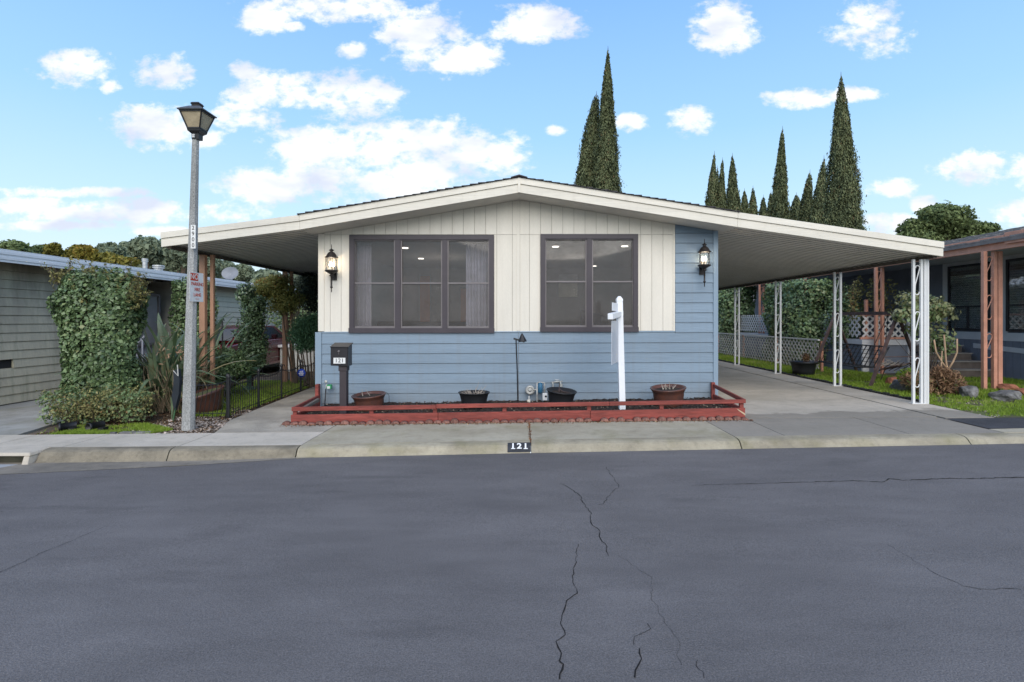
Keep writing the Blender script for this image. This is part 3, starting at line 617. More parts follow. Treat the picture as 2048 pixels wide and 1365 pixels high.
# cream vertical boards
def vboard(x0, x1, z0, z1, d=.014, nm='panel_board'):
    g = .003; x0 += g; x1 -= g
    ta = wallzt(x0) - .002 if z1 is None else z1; tb = wallzt(x1) - .002 if z1 is None else z1
    mb = MB(); y = YW - d
    mb.hexa([(x0, y, z0), (x1, y, z0), (x1, YW - .001, z0), (x0, YW - .001, z0), (x0, y, ta), (x1, y, tb), (x1, YW - .001, tb), (x0, YW - .001, ta)])
    mb.build(nm, m_cream, home)
xb = [-3.52, -3.26]; x = -3.06
edges = [-3.52, -3.41, -3.215, -3.02]
x = -3.02
while x + .199 < -.33: x += .199; edges.append(x)
edges += [-.155, -.06, -.03 + .01, .15]
x = .15
while x + .199 < 2.70: x += .199; edges.append(x)
edges[-1] = 2.745 if 2.745 - edges[-1] < .08 else edges[-1]
if edges[-1] < 2.74: edges.append(2.745)
for a, b in zip(edges, edges[1:]):
    vboard(a, b, 3.066, None)
zlo = 1.335
def lowboards(xa, xb_, extra=()):
    e = [xa] + [q for q in edges if xa + .03 < q < xb_ - .03] + [xb_]
    for a, b in zip(e, e[1:]): vboard(a, b, zlo + T(a), 3.061)
lowboards(-3.52, W1[0]); lowboards(W1[1], W2[0]); lowboards(W2[1], 2.745)
vboard(-3.625, -3.515, 1.335, wallzt(-3.6) - .002, .026, 'corner_trim'); vboard(2.715, 2.752, 1.335, wallzt(2.75) - .004, .028, 'corner_trim')
MB().box(-.075, -.02, YW - .024, YW - .001, 1.345, wallzt(-.08)).build('centre_batten', m_cream, home)
# windows
def window(Wn, panes, rail_v, label):
    x0, x1, z0, z1 = Wn
    wn = MB(); fr = .085; y = YW - .055
    o = MB().box(x0, x1, y, YW + .02, z1 - fr, z1).box(x0 - .008, x1 + .008, y - .012, YW + .02, z0, z0 + fr).box(x0, x0 + fr, y, YW + .02, z0 + fr, z1 - fr).box(x1 - fr, x1, y, YW + .02, z0 + fr, z1 - fr).build('window', m_win, home)
    o['label'] = label
    zr = Z(rail_v, YW)
    for i, (a, b) in enumerate(panes):
        a, b = X(a, YW), X(b, YW)
        if i:
            MB().box(pb, a, y + .008, YW + .02, z0 + fr, z1 - fr).build('mullion', m_win, o)
        pb = b
        r = .022; yy = YW - .02; zb_, zt = z0 + fr, z1 - fr
        MB().box(a, a + r, yy, YW + .01, zb_, zt).box(b - r, b, yy, YW + .01, zb_, zt).box(a + r, b - r, yy, YW + .01, zb_, zb_ + r * 1.5).box(a + r, b - r, yy, YW + .01, zt - r * .7, zt).box(a + r, b - r, yy - .006, YW + .01, zr - .013, zr + .013).build('sash', m_alu, o)
        MB().box(a + r, b - r, YW + .02, YW + .024, zb_ + r, zr - .013).build('pane', m_glass, o)
        MB().box(a + r, b - r, YW + .03, YW + .034, zr + .013, zt - r * .7).build('pane', m_glass, o)
        mbq = MB(); mbq.add([(a + r, yy + .01, zb_ + r), (b - r, yy + .01, zb_ + r), (b - r, yy + .01, zt - r * .7), (a + r, yy + .01, zt - r * .7)], [(0, 1, 2, 3)]).build('insect_screen', m_screen, o)
window(W1, ((708.5, 791), (802, 885), (895, 979)), 567, 'wide window of three tall sashes with dark trim')
window(W2, ((1090, 1173), (1183.5, 1267)), 564, 'narrower window of two tall sashes with dark trim')
# soffit (front overhang), fascia in two steps, roof
mb = MB()
for a, b in ((-3.73, -.03), (-.03, 3.65)):
    za, zb_ = ztopf(a) - .25, ztopf(b) - .25
    mb.hexa([(a, YF + .02, za), (b, YF + .02, zb_), (b, YW + .1, zb_), (a, YW + .1, za), (a, YF + .02, za + .02), (b, YF + .02, zb_ + .02), (b, YW + .1, zb_ + .02), (a, YW + .1, za + .02)])
mb.build('soffit', m_soffit, home)
def fascia(xa, xb_, parent, drop0, drop1, yfront, nm='fascia_board'):
    za, zb_ = ztopf(xa), ztopf(xb_)
    MB().hexa([(xa, yfront, za - drop1), (xb_, yfront, zb_ - drop1), (xb_, YF + .045, zb_ - drop1), (xa, YF + .045, za - drop1), (xa, yfront, za - drop0), (xb_, yfront, zb_ - drop0), (xb_, YF + .045, zb_ - drop0), (xa, YF + .045, za - drop0)]).build(nm, m_fascia, parent, bevel=.003)
for a, b in ((-3.73, -.031), (-.029, 3.65)):
    fascia(a, b, home, 0, .105, YF - .02); fascia(a, b, home, .107, .25, YF)
MB().box(-.05, -.01, YF - .026, YF + .01, ztopf(-.03) - .252, ztopf(-.03) - .002).build('ridge_clip', m_fascia, home)
# roof deck and shingles (courses stepped, butt edges proud)
mb = MB()
for a, b in ((-3.73, -.03), (-.03, 3.65)):
    za, zb_ = ztopf(a), ztopf(b)
    mb.hexa([(a, YF + .05, za - .06), (b, YF + .05, zb_ - .06), (b, 25.5, zb_ - .06), (a, 25.5, za - .06), (a, YF + .05, za - .004), (b, YF + .05, zb_ - .004), (b, 25.5, zb_ - .004), (a, 25.5, za - .004)])
mb.build('roof_deck', m_dark, home)
mb = MB()
for side in (-1, 1):
    xe, xr_ = (-3.76, -.03) if side < 0 else (3.68, -.03)
    n = 27
    for i in range(n):
        xa = xe + (xr_ - xe) * i / n; xb_ = xe + (xr_ - xe) * (i + 1.35) / n
        if (xb_ - xr_) * side < 0: xb_ = xr_
        za, zb_ = ztopf(xa), ztopf(xb_); yy = YF - .045; j = 0
        while yy < 25.5:
            ln = .33 * random.uniform(.7, 1.3) if j else random.uniform(.15, .4); j += 1
            h = random.choice((.018, .022, .028))
            y2 = min(25.5, yy + ln)
            mb.add([(xa, yy, za), (xa, y2, za), (xa, y2, za + h), (xa, yy, za + h), (xb_, yy, zb_ + .004), (xb_, y2, zb_ + .004), (xb_, yy, zb_)], [(0, 1, 2, 3), (3, 2, 5, 4), (0, 3, 4, 6)])
            yy = y2 + .004
mb.build('shingles', m_shingle, home, kind='stuff')
for i in range(56):
    yy = YF - .06 + i * .3
    if yy > 25.4: break
    z = ztopf(-.03) + .018
    MB().add([(-.17, yy, z - .018), (-.03, yy, z + .022), (.11, yy, z - .018), (-.17, yy + .36, z - .03), (-.03, yy + .36, z + .008), (.11, yy + .36, z - .03), (-.17, yy, z - .036), (-.03, yy, z), (.11, yy, z - .036)],
             [(0, 1, 4, 3), (1, 2, 5, 4), (6, 7, 1, 0), (7, 8, 2, 1)]).build('ridge_shingle', m_shingle, home)
# ------------------------------------------------------------------ awnings
m_seam_shade = M('seam_shade_grey', (.27, .25, .225), .7, var=.2)
def awning(name, label, xa, xb_, xout, y1, mat_edge):
    aw = thing(name, ((xa + xb_) / 2, YF, ztopf(xout) - .25), label, 'awning')
    a, b = min(xa, xb_), max(xa, xb_)
    fascia(a + .001, b - .001, aw, .003, .106, YF - .017); fascia(a + .001, b - .001, aw, .108, .248, YF + .003)
    # end return of the fascia
    s = -1 if xout < 0 else 1
    for d0, d1, o in ((.012, .112, .012), (.114, .245, 0)):
        z = ztopf(xout); MB().box(min(xout, xout - s * .03) + s * o, max(xout, xout - s * .03) + s * o, YF + .05, YF + .55, z - d1, z - d0).build('fascia_return', m_fascia, aw)
    # ribbed deck: pans run from the house to the outer edge
    mb = MB(); per = .152; y = YF + .06; vs = []
    prof = []
    while y < y1:
        prof += [(y, 0), (y + .14, 0), (y + .142, .012), (y + .150, .012)]; y += per
    for (yy, dz) in prof:
        for x in (a, b):
            vs.append((x, yy, ztopf(x) - .205 + dz))
    n = len(prof); fs = [(2 * i, 2 * i + 1, 2 * i + 3, 2 * i + 2) for i in range(n - 1)]
    mb.add(vs, fs); k = len(vs)
    mb.add([(x, yy, ztopf(x) - .13) for yy in (YF + .06, y1) for x in (a, b)], [(0, 1, 3, 2)])
    mb.build('ribbed_deck', m_pan, aw)
    mb = MB(); yy = YF + .06 + .132  # darker strips colour in the shade lines between the pans
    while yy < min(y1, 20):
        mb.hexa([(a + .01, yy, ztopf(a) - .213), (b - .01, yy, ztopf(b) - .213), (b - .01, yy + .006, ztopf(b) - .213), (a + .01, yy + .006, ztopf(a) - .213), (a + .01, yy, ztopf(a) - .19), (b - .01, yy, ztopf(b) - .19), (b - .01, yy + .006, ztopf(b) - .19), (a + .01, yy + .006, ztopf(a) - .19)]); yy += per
    mb.build('pan_seam_shade', m_seam_shade, aw, kind='stuff')
    z = ztopf(xout) - .25; xg = xout - s * .10
    MB().box(xg - .03, xg + .03, YF + .055, y1, z - .02, z + .035).build('outer_beam', mat_edge, aw)
    MB().box(xg + s * .06 - .004, xg + s * .06 + .004, YF + .56, y1, z + .01, z + .13).build('gutter_face', m_pan, aw)
    return aw
m_dkbeam = M('stained_dark_beam', (.085, .07, .055), .8, var=.4, scale=6)
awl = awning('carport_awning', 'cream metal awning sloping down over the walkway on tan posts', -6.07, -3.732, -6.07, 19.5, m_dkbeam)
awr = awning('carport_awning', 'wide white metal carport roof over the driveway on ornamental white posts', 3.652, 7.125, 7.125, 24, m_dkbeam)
# white ornamental posts of the right-hand awning
def scroll(mb, x, y, z0, z1, dx, r=.006, axis='x'):
    pts = []; w = dx / 2
    h = z1 - z0
    for i in range(9): a = math.pi * (1.05 - i / 8 * 1.15); pts.append((w * .1 + w * .8 * math.cos(a), z1 - w + w * .85 * math.sin(a)))
    pts.append((-w * .75, z0 + h * .35))
    for i in range(9): a = math.pi * (1.0 + i / 8 * 1.1); pts.append((-w * .1 + w * .8 * math.cos(a), z0 + w + w * .85 * math.sin(a)))
    q = [(x + p, y, z) if axis == 'x' else (x, y + p, z) for p, z in pts]
    mb.tube(q, r, 6)
def ornpost(x, y, z0, z1, parent, mat, gap, tw=.045, wide=0, label=None, name='post'):
    """two slim square tubes with S-scrolls between"""
    o = MB().box(x - gap / 2 - tw / 2, x - gap / 2 + tw / 2, y - tw / 2, y + tw / 2, z0, z1).box(x + gap / 2 - tw / 2, x + gap / 2 + tw / 2, y - tw / 2, y + tw / 2, z0, z1).build(name, mat, parent, bevel=.003)
    for i in range(3):
        m_ = MB(); scroll(m_, x, y, z1 - .62 - i * .80, z1 - .10 - i * .80, gap - tw, .009); m_.build('scroll', mat, o)
    MB().box(x - gap / 2 - .05, x + gap / 2 + .05, y - .05, y + .05, z0, z0 + .012).build('base_plate', mat, o)
    if wide:
        mw = MB(); xx = x + gap / 2 + tw / 2 + .008
        mw.box(xx, xx + .088, y - .028, y + .03, z0, z1)
        for q in (.010, .036, .062): mw.box(xx + q, xx + q + .018, y - .034, y - .029, z0, z1)
        mw.build('fluted_cover', mat, o)
    return o
zt = 2.60
for i, y in enumerate((9.09, 11.53, 14.2, 16.9, 19.6, 22.3)):
    z0 = zg(6.95) + .003
    if i == 0: ornpost(6.86, y, z0, zt - .015, awr, m_white, .135, .042, wide=1)
    else: ornpost(6.95, y, z0, zt - .015, awr, m_white, .13, .045)
# tan wooden posts of the left awning
for y in (9.8, 13.2, 16.4, 19.0):
    x = X(406.5, 9.8); z0 = zg(x) - .02
    MB().box(x - .053, x + .053, y - .045, y + .045, z0, 2.75).build('post', m_tan, awl, bevel=.004)
    MB().box(x + .10, x + .165, y + .04, y + .10, z0, 2.76).build('post', m_tan, awl, bevel=.004)
MB().box(-5.2, -5.1, 15.2, 15.3, -.05, 2.95).build('post', m_tan, awl)
# ------------------------------------------------------------------ coach lanterns
m_lglass = glass('lantern_glass', (.95, .93, .9), .8); m_bulb = emis('bulb_glow', (1, .9, .74), 9)
def lantern(x, z_top, label, s=1.0):
    y = YW - .17
    t = thing('wall_lantern', (x, YW - .03, z_top - .35), label, 'lantern', 'coach lanterns lit on the front wall')
    zz = lambda v: z_top - v * s      # metres below the finial tip
    MB().lathe((x, y, 0), [(.002, zz(0)), (.006, zz(.02)), (.006, zz(.075)), (.014, zz(.085)), (.042, zz(.10)), (.044, zz(.108)), (.018, zz(.125)), (.035, zz(.135)), (.06, zz(.155)), (.08, zz(.185)), (.09, zz(.21)), (.115, zz(.225)), (.115, zz(.235)), (.09, zz(.24))], 16).build('cap', m_bronze, t, smooth=True)
    MB().lathe((x, y, 0), [(.09, zz(.455)), (.115, zz(.46)), (.11, zz(.475)), (.07, zz(.50)), (.03, zz(.525)), (.016, zz(.535)), (.042, zz(.545)), (.042, zz(.552)), (.014, zz(.57)), (.014, zz(.74)), (.026, zz(.755)), (.014, zz(.77)), (.008, zz(.78)), (.008, zz(.84)), (.002, zz(.845))], 16).build('base', m_bronze, t, smooth=True)
    mb = MB(); prof = [(.092, zz(.24)), (.096, zz(.35)), (.092, zz(.455))]; base = len(mb.v); n = 20
    for r, z in prof:
        for k in range(n): mb.v.append((x + r * math.cos(2 * math.pi * k / n), y + r * math.sin(2 * math.pi * k / n), z))
    for i in range(2):
        for k in range(n): mb.f.append((i * n + k, i * n + (k + 1) % n, (i + 1) * n + (k + 1) % n, (i + 1) * n + k))
    mb.build('glass', m_lglass, t, smooth=True)
    for a in (.5, 2.07, 3.64, 5.2):
        px, py = x + .098 * math.cos(a), y + .098 * math.sin(a)
        MB().tube([(px, py, zz(.24)), (px, py, zz(.455))], .004, 5).build('cage_bar', m_bronze, t)
    for k in range(3):
        a = k * 2.1 + .6; px, py = x + .032 * math.cos(a), y + .032 * math.sin(a)
        MB().tube([(px, py, zz(.455)), (px, py, zz(.39))], .011, 8).build('candle_sleeve', m_cream, t)
        MB().lathe((px, py, zz(.39)), [(.006, 0), (.016, .02), (.017, .035), (.008, .065), (.001, .085)], 10).build('bulb', m_bulb, t, smooth=True)
    MB().bar((x, y, zz(.55)), (x, YW - .02, zz(.50)), .02).box(x - .045, x + .045, YW - .045, YW - .02, zz(.62), zz(.38)).build('wall_bracket', m_bronze, t)
    ld = bpy.data.lights.new('lantern_light', 'POINT'); ld.energy = 1.3; ld.color = (1, .86, .66); ld.shadow_soft_size = .03
    lo = bpy.data.objects.new('lantern_light', ld); COL.objects.link(lo); lo.parent = t; lo.location = Vector((x, y, zz(.33))) - WL[t.name]
lantern(X(663, YW - .17), Z(489, YW - .17), 'dark bronze coach lantern on the cream wall left of the wide window')
lantern(X(1409, YW - .17), Z(478, YW - .17), 'dark bronze coach lantern on the blue siding under the carport corner')
# ------------------------------------------------------------------ red planter box in front of the house
pb = thing('planter_box', (-.05, 7.9, .02), 'long low planter box of red painted boards along the front of the house', 'planter')
YP = 7.89
tlo = tab([(-3.46, -.03), (3.37, .052)]); tbt = tab([(-3.46, .105), (3.37, .215)])
rlo = tab([(-3.46, .158), (3.37, .285)]); rhi = tab([(-3.46, .222), (3.37, .342)])
def pboard(x0, x1, lo, hi, y0=YP, th=.035, nm='board', nudge=0):
    MB().hexa([(x0, y0, lo(x0) + nudge), (x1, y0, lo(x1)), (x1, y0 + th, lo(x1)), (x0, y0 + th, lo(x0) + nudge), (x0, y0, hi(x0) + nudge), (x1, y0, hi(x1)), (x1, y0 + th, hi(x1)), (x0, y0 + th, hi(x0) + nudge)]).build(nm, m_red, pb, bevel=.003)
pboard(-3.46, -1.25, tlo, tbt, nudge=.004); pboard(-1.245, 1.04, tlo, tbt); pboard(1.045, 3.37, tlo, tbt, nudge=-.006)
pboard(-3.45, -1.28, rlo, rhi, nm='rail', nudge=.004); pboard(-1.275, 1.33, rlo, rhi, nm='rail', nudge=.008); pboard(1.335, 3.38, rlo, rhi, nm='rail')
for u in (590, 743, 870, 1009, 1178, 1323, 1483):
    x = X(u, YP + .05); MB().box(x - .03, x + .03, YP + .037, YP + .085, tlo(x) - .02, rhi(x) - .01).build('post', m_red, pb, bevel=.003)
def sideboard(x0, y0, x1, y1, za, zb_, zc, zd, nm):
    MB().hexa([(x0, y0, za), (x0 + .035, y0, za), (x1 + .035, y1, zb_), (x1, y1, zb_), (x0, y0, zc), (x0 + .035, y0, zc), (x1 + .035, y1, zd), (x1, y1, zd)]).build(nm, m_red, pb, bevel=.003)
sideboard(3.335, 7.93, 3.40, 9.33, .06, .06, .20, .225, 'board'); sideboard(3.345, 7.9, 3.40, 9.35, .285, .345, .345, .405, 'rail')
MB().box(3.375, 3.435, 9.29, 9.345, .05, .43).build('post', m_red, pb, bevel=.003)
sideboard(-3.455, 7.93, -3.62, 9.33, -.03, -.02, .09, .10, 'board'); sideboard(-3.45, 7.9, -3.60, 9.30, .16, .16, .22, .21, 'rail')
MB().box(-3.63, -3.57, 9.25, 9.345, -.03, .40).build('post', m_red, pb, bevel=.003)
MB().hexa([(-3.43, 8.2, .14), (-3.38, 8.18, .14), (-3.3, 8.6, .2), (-3.35, 8.62, .2), (-3.43, 8.2, .17), (-3.38, 8.18, .17), (-3.3, 8.6, .25), (-3.35, 8.62, .25)]).build('loose_board', M('grey_weathered_wood', (.13, .12, .11), .9, var=.3), pb)
m_split = M('split_raw_wood', (.55, .42, .28), .8, var=.2)
MB().add([(3.24, YP - .002, .208), (3.371, YP - .002, .13), (3.371, YP - .002, .10), (3.27, YP - .002, .175)], [(0, 1, 2, 3)]).build('split_wood', m_split, pb)
# soil surface, lumpy
nx, ny = 150, 30; gx_ = np.linspace(-3.44, 3.35, nx); gy_ = np.linspace(7.93, 9.36, ny)
GX, GY = np.meshgrid(gx_, gy_, indexing='ij')
Zs = np.interp(GX, (-3.46, 3.37), (.045, .145)) + .012 * np.sin(GX * 3.1) * np.cos(GY * 5) + rng.normal(0, .009, GX.shape)
v = np.stack([GX, GY, Zs], -1).reshape(-1, 3); idx = np.arange(nx * ny).reshape(nx, ny)
q = np.stack([idx[:-1, :-1], idx[1:, :-1], idx[1:, 1:], idx[:-1, 1:]], -1).reshape(-1, 4)
npmesh('planter_soil', v, q, m_soil, kind='stuff')
soilz = lambda x: float(np.interp(x, (-3.46, 3.37), (.045, .145)))
def chips(name, n, fxy, zf, size, mat, tone=True, lift=.006):
    xy = fxy(n); c = np.array([(x, y, zf(x, y) + lift) for x, y in xy]); n = len(c)
    a = rng.uniform(0, 2 * np.pi, n); s = rng.uniform(.5, 1.4, n) * size; asp = rng.uniform(.4, 1, n)
    t = np.stack([np.cos(a), np.sin(a), rng.normal(0, .35, n)], 1); b = np.stack([-np.sin(a), np.cos(a), rng.normal(0, .35, n)], 1)
    t *= s[:, None]; b *= (s * asp)[:, None]
    vs = np.stack([c - t, c - b, c + t, c + b], 1).reshape(-1, 3); q = np.arange(4 * n).reshape(-1, 4)
    return npmesh(name, vs, q, mat, tone=np.repeat(rng.uniform(0, 1, n), 4), kind='stuff')
m_mulch = leafmat('bark_mulch', (.015, .010, .008), (.10, .065, .045), .9, .1, 0, third=(.28, .22, .16))
chips('mulch', 5200, lambda n: np.stack([rng.uniform(-3.4, 3.32, n), rng.uniform(7.94, 9.33, n)], 1), lambda x, y: soilz(x), .014, m_mulch, lift=.016)
# scalloped terracotta edging, each one a piece
ed = thing('scalloped_edging', (-.05, 7.83, 0), 'row of small rounded terracotta edging bricks along the foot of the red planter', 'edging')
def scallop_mesh(seed):
    r_ = random.Random(seed); mb = MB(); n = 9; w_, h, d = .062, .055 + r_.uniform(-.006, .008), .05
    ring = [(w_ * math.cos(math.pi * i / n), h * math.sin(math.pi * i / n) ** .8) for i in range(n + 1)]
    f = [(x, -.028, z) for x, z in ring]; bck = [(x, .03, z) for x, z in ring]; bul = [(x * .72, -.045, z * .75 + .004) for x, z in ring]
    vs = bul + f + bck; k = n + 1
    fs = [(i, i + 1, k + i + 1, k + i) for i in range(n)] + [(k + i, k + i + 1, 2 * k + i + 1, 2 * k + i) for i in range(n)] + [tuple(range(k)), tuple(range(2 * k, 3 * k))]
    mb.add(vs, fs); me = bpy.data.meshes.new('edging_brick'); me.from_pydata(mb.v, [], mb.f); me.update()
    bm = bmesh.new(); bm.from_mesh(me); bmesh.ops.recalc_face_normals(bm, faces=bm.faces); bm.to_mesh(me); bm.free(); me.shade_smooth(); me.materials.append(m_terra); return me
sc = [scallop_mesh(i) for i in range(5)]; x = -3.50; i = 0
while x < 3.36:
    if random.random() > .03:
        piece('edging_brick', sc[i % 5], ed, (x, 7.825 + random.uniform(-.012, .012), zg(x) - .008 + random.uniform(-.018, .006)), (random.uniform(-.15, .1), random.uniform(-.1, .1), random.uniform(-.12, .12)), (1, 1, random.uniform(.85, 1.15)))
    x += .1235 * random.uniform(.95, 1.06); i += 1
m_litter = leafmat('fallen_leaves', (.10, .035, .02), (.26, .12, .055), .9, .1, 0, third=(.40, .30, .18))
def nearedge(n):
    x = rng.uniform(-3.55, 3.4, n); y = 7.76 - np.abs(rng.normal(0, .035, n)) * (1 + .8 * np.sin(x * 2.3) ** 2); return np.stack([x, y], 1)
chips('leaf_litter', 1500, nearedge, lambda x, y: zg(x), .011, m_litter)
chips('joint_litter', 110, lambda n: np.stack([.12 + rng.normal(0, .012, n), rng.uniform(6.5, 7.7, n)], 1), lambda x, y: zg(x), .010, m_litter)
# ------------------------------------------------------------------ pots in the planter
def twig(mb, p, d, L_, r=.004, k=5, wob=.15):
    p = Vector(p); d = Vector(d).normalized(); pts = [p.copy()]
    for i in range(k):
        d = (d + Vector((random.gauss(0, wob), random.gauss(0, wob), random.gauss(0, wob)))).normalized(); p = p + d * L_ / k; pts.append(p.copy())
    r *= 1.35; mb.tube(pts, [r * (1 - .7 * i / k) for i in range(k + 1)], 5)
m_dead = M('dead_twigs', (.38, .33, .28), .9, var=.4, rand=.2); m_deadd = M('dark_dead_stem', (.07, .05, .05), .9, var=.4)
def pot(u, v_top, r, h, mat, label, kind, tilt=(0, 0), Y=8.65, group='plant pots standing in the planter box'):
    x = X(u, Y); zt_ = Z(v_top, Y); zb_ = soilz(x) if abs(x) < 3.4 and Y < 9.4 else zg(x)
    h = zt_ - zb_ + .02
    R_ = Matrix.Rotation(R(tilt[0]), 3, 'Y') @ Matrix.Rotation(R(tilt[1]), 3, 'X')
    t = thing('plant_pot', (x, Y, zb_), label, 'plant pot', group)
    c = (x, Y, zb_ - .015)
    if kind == 'glazed':
        prof = [(r * .74, 0), (r * .78, h * .2), (r * .86, h * .55), (r * .87, h * .70), (r * .88, h * .74), (r * .9, h * .78), (r * .97, h * .9), (r * 1.02, h * .96), (r * 1.0, h), (r * .93, h), (r * .88, h * .90), (r * .84, h * .84), (.01, h * .84)]
    else:
        prof = [(r * .68, 0), (r * .74, h * .2), (r * .745, h * .21), (r * .84, h * .55), (r * .845, h * .57), (r * .92, h * .85), (r * .93, h * .86), (r * 1.0, h * .96), (r * 1.03, h * .97), (r * 1.03, h), (r * .97, h), (r * .9, h * .86), (.01, h * .86)]
    MB().lathe(c, prof, 28, tilt=R_).build('body', mat, t, smooth=True)
    MB().lathe(c, [(r * .86, h * .84), (r * .5, h * .88), (.01, h * .9)], 16, tilt=R_).build('soil', m_soil, t)
    top = Vector(c) + R_ @ Vector((0, 0, h * .88)); return t, top
t, p = pot(740, 789, .275, 0, m_potb, 'brown glazed pot with two bare stems just right of the mailbox', 'glazed', (-3, 4))
mb = MB(); twig(mb, p + Vector((-.10, 0, 0)), (-.3, 0, 1), .12, .006); twig(mb, p + Vector((.02, 0, 0)), (-.5, -.1, 1), .14, .004); mb.build('stem', m_dead, t)
mb = MB(); mb.tube([(X(773, 8.6), 8.6, .35), (X(778, 8.6), 8.6, .30), (X(780, 8.6), 8.55, .18), (X(777, 8.6), 8.5, .1)], .004, 5).build('wire', m_black, t)
t, p = pot(948, 785, .255, 0, m_blackpl, 'black plastic pot heaped with dry grey stalks, left of the black garden light', 'plastic')
mb = MB()
for i in range(70):
    a = random.uniform(0, 6.28); q = p + Vector((math.cos(a) * random.uniform(0, .17), math.sin(a) * random.uniform(0, .17), -.02)); twig(mb, q, (math.cos(a) * random.uniform(.2, 1.6), math.sin(a) * .8, random.uniform(.25, .9)), random.uniform(.07, .17), .0045)
twig(mb, p, (.25, 0, 1), .24, .005); twig(mb, p + Vector((.1, 0, 0)), (.4, 0, 1), .20, .005); mb.build('dry_stalks', m_dead, t)
t, p = pot(1120, 781, .245, 0, m_blackpl, 'black plastic pot leaning to the right in front of the meter pipes', 'plastic', (5, 5))
mb = MB(); twig(mb, p + Vector((-.04, 0, 0)), (.02, 0, 1), .16, .012, wob=.05); twig(mb, p + Vector((.0, 0, .02)), (1, -.3, -.1), .16, .008); twig(mb, p + Vector((-.03, 0, .05)), (1, 0, -.5), .16, .008); mb.build('stem', m_deadd, t)
t, p = pot(1338, 775, .285, 0, m_potb, 'brown glazed pot with short bare branches, right of the white sign post', 'glazed', (-4, 4))
mb = MB()
for dx, a in ((-.08, -.15), (-.04, .1), (.03, -.2), (.07, .3)): twig(mb, p + Vector((dx, 0, 0)), (a, 0, 1), random.uniform(.1, .17), .007); 
for i in range(6): twig(mb, p + Vector((random.uniform(-.1, .1), 0, 0)), (random.uniform(-1, 1), 0, .6), .1, .004)
mb.build('bare_branch', m_dead, t)
# ------------------------------------------------------------------ mailbox
mbx = thing('mailbox', (X(683, 8.25), 8.25, soilz(-2.9)), 'black mailbox on a dark post with a white 121 number plate', 'mailbox')
m_mail = M('black_mailbox_enamel', (.022, .020, .024), .35, var=.15, bump=.05); m_mpost = M('dark_brown_post', (.045, .035, .04), .6, var=.15)
Ym = 8.15; x0, x1, z0, z1 = X(661, Ym), X(696, Ym), Z(733, Ym), Z(694, Ym)
MB().hexa([(x0, Ym, z0 + .01), (x1, Ym, z0), (x1, Ym + .2, z0), (x0, Ym + .2, z0 + .01), (x0, Ym, z1), (x1, Ym, z1), (x1, Ym + .2, z1 + .045), (x0, Ym + .2, z1 + .045)]).build('box', m_mail, mbx, bevel=.004)
MB().hexa([(x0 - .006, Ym - .02, z1 - .008), (x1 + .014, Ym - .02, z1 - .012), (x1 + .014, Ym + .21, z1 + .045), (x0 - .006, Ym + .21, z1 + .047), (x0 - .006, Ym - .02, z1 + .002), (x1 + .014, Ym - .02, z1 - .002), (x1 + .014, Ym + .21, z1 + .055), (x0 - .006, Ym + .21, z1 + .057)]).build('lid', m_mail, mbx, bevel=.002)
MB().box(x0 + .008, x1 - .008, Ym - .006, Ym - .001, z0 + .02, z1 - .02).build('door', m_mail, mbx, bevel=.002)
MB().box(X(676.5, Ym), X(690.5, Ym), Ym + .05, Ym + .16, soilz(-2.9) - .05, Z(741, Ym)).build('post', m_mpost, mbx, bevel=.004)
MB().box(X(675, Ym), X(692, Ym), Ym + .04, Ym + .17, Z(743, Ym), Z(732, Ym)).build('bracket', m_mpost, mbx, bevel=.003)
MB().box(X(667.3, Ym), X(691, Ym), Ym - .009, Ym - .0065, Z(727.5, Ym), Z(716, Ym)).build('number_plate', m_white, mbx)
text('121', .088, m_dark, mbx, ((X(667.3, Ym) + X(691, Ym)) / 2, Ym - .010, Z(721.8, Ym)), (R(90), 0, 0), 'house_number', bold=.0003, sx=1.1)
lx, lz = X(678, Ym), Z(703, Ym)
mb = MB(); mb.lathe((0, 0, 0), [(.016, 0), (.016, .012), (.010, .016)], 14); mb.v = [(lx + a, Ym - .006 - c, lz + b) for a, b, c in mb.v]; mb.box(lx - .003, lx + .003, Ym - .014, Ym - .008, lz - .05, lz - .01); mb.build('lock', m_alu, mbx)
# black garden light on a stake
gl = thing('garden_light', (X(1034, 8.6), 8.6, soilz(0)), 'tall thin black garden stake light with a small cone head', 'garden light')
xs_ = X(1034.5, 8.6); MB().tube([(X(1036, 8.6), 8.6, soilz(0) - .03), (xs_, 8.6, .7), (X(1032, 8.6), 8.6, Z(679, 8.6))], .011, 8).build('pole', m_black, gl)
MB().bar((X(1027, 8.6), 8.6, Z(677.5, 8.6)), (X(1049, 8.6), 8.6, Z(684, 8.6)), .022, .03).build('arm', m_black, gl)
a_, b_ = Vector((X(1045, 8.6), 8.6, Z(684, 8.6))), Vector((X(1044, 8.6), 8.6, Z(667, 8.6)))
MB().tube([a_ + Vector((.0, 0, .0)), a_ + (b_ - a_) * .15, b_ + Vector((0, 0, -.02)), b_], [.07, .068, .02, .006], 14).build('cone_head', m_black, gl)
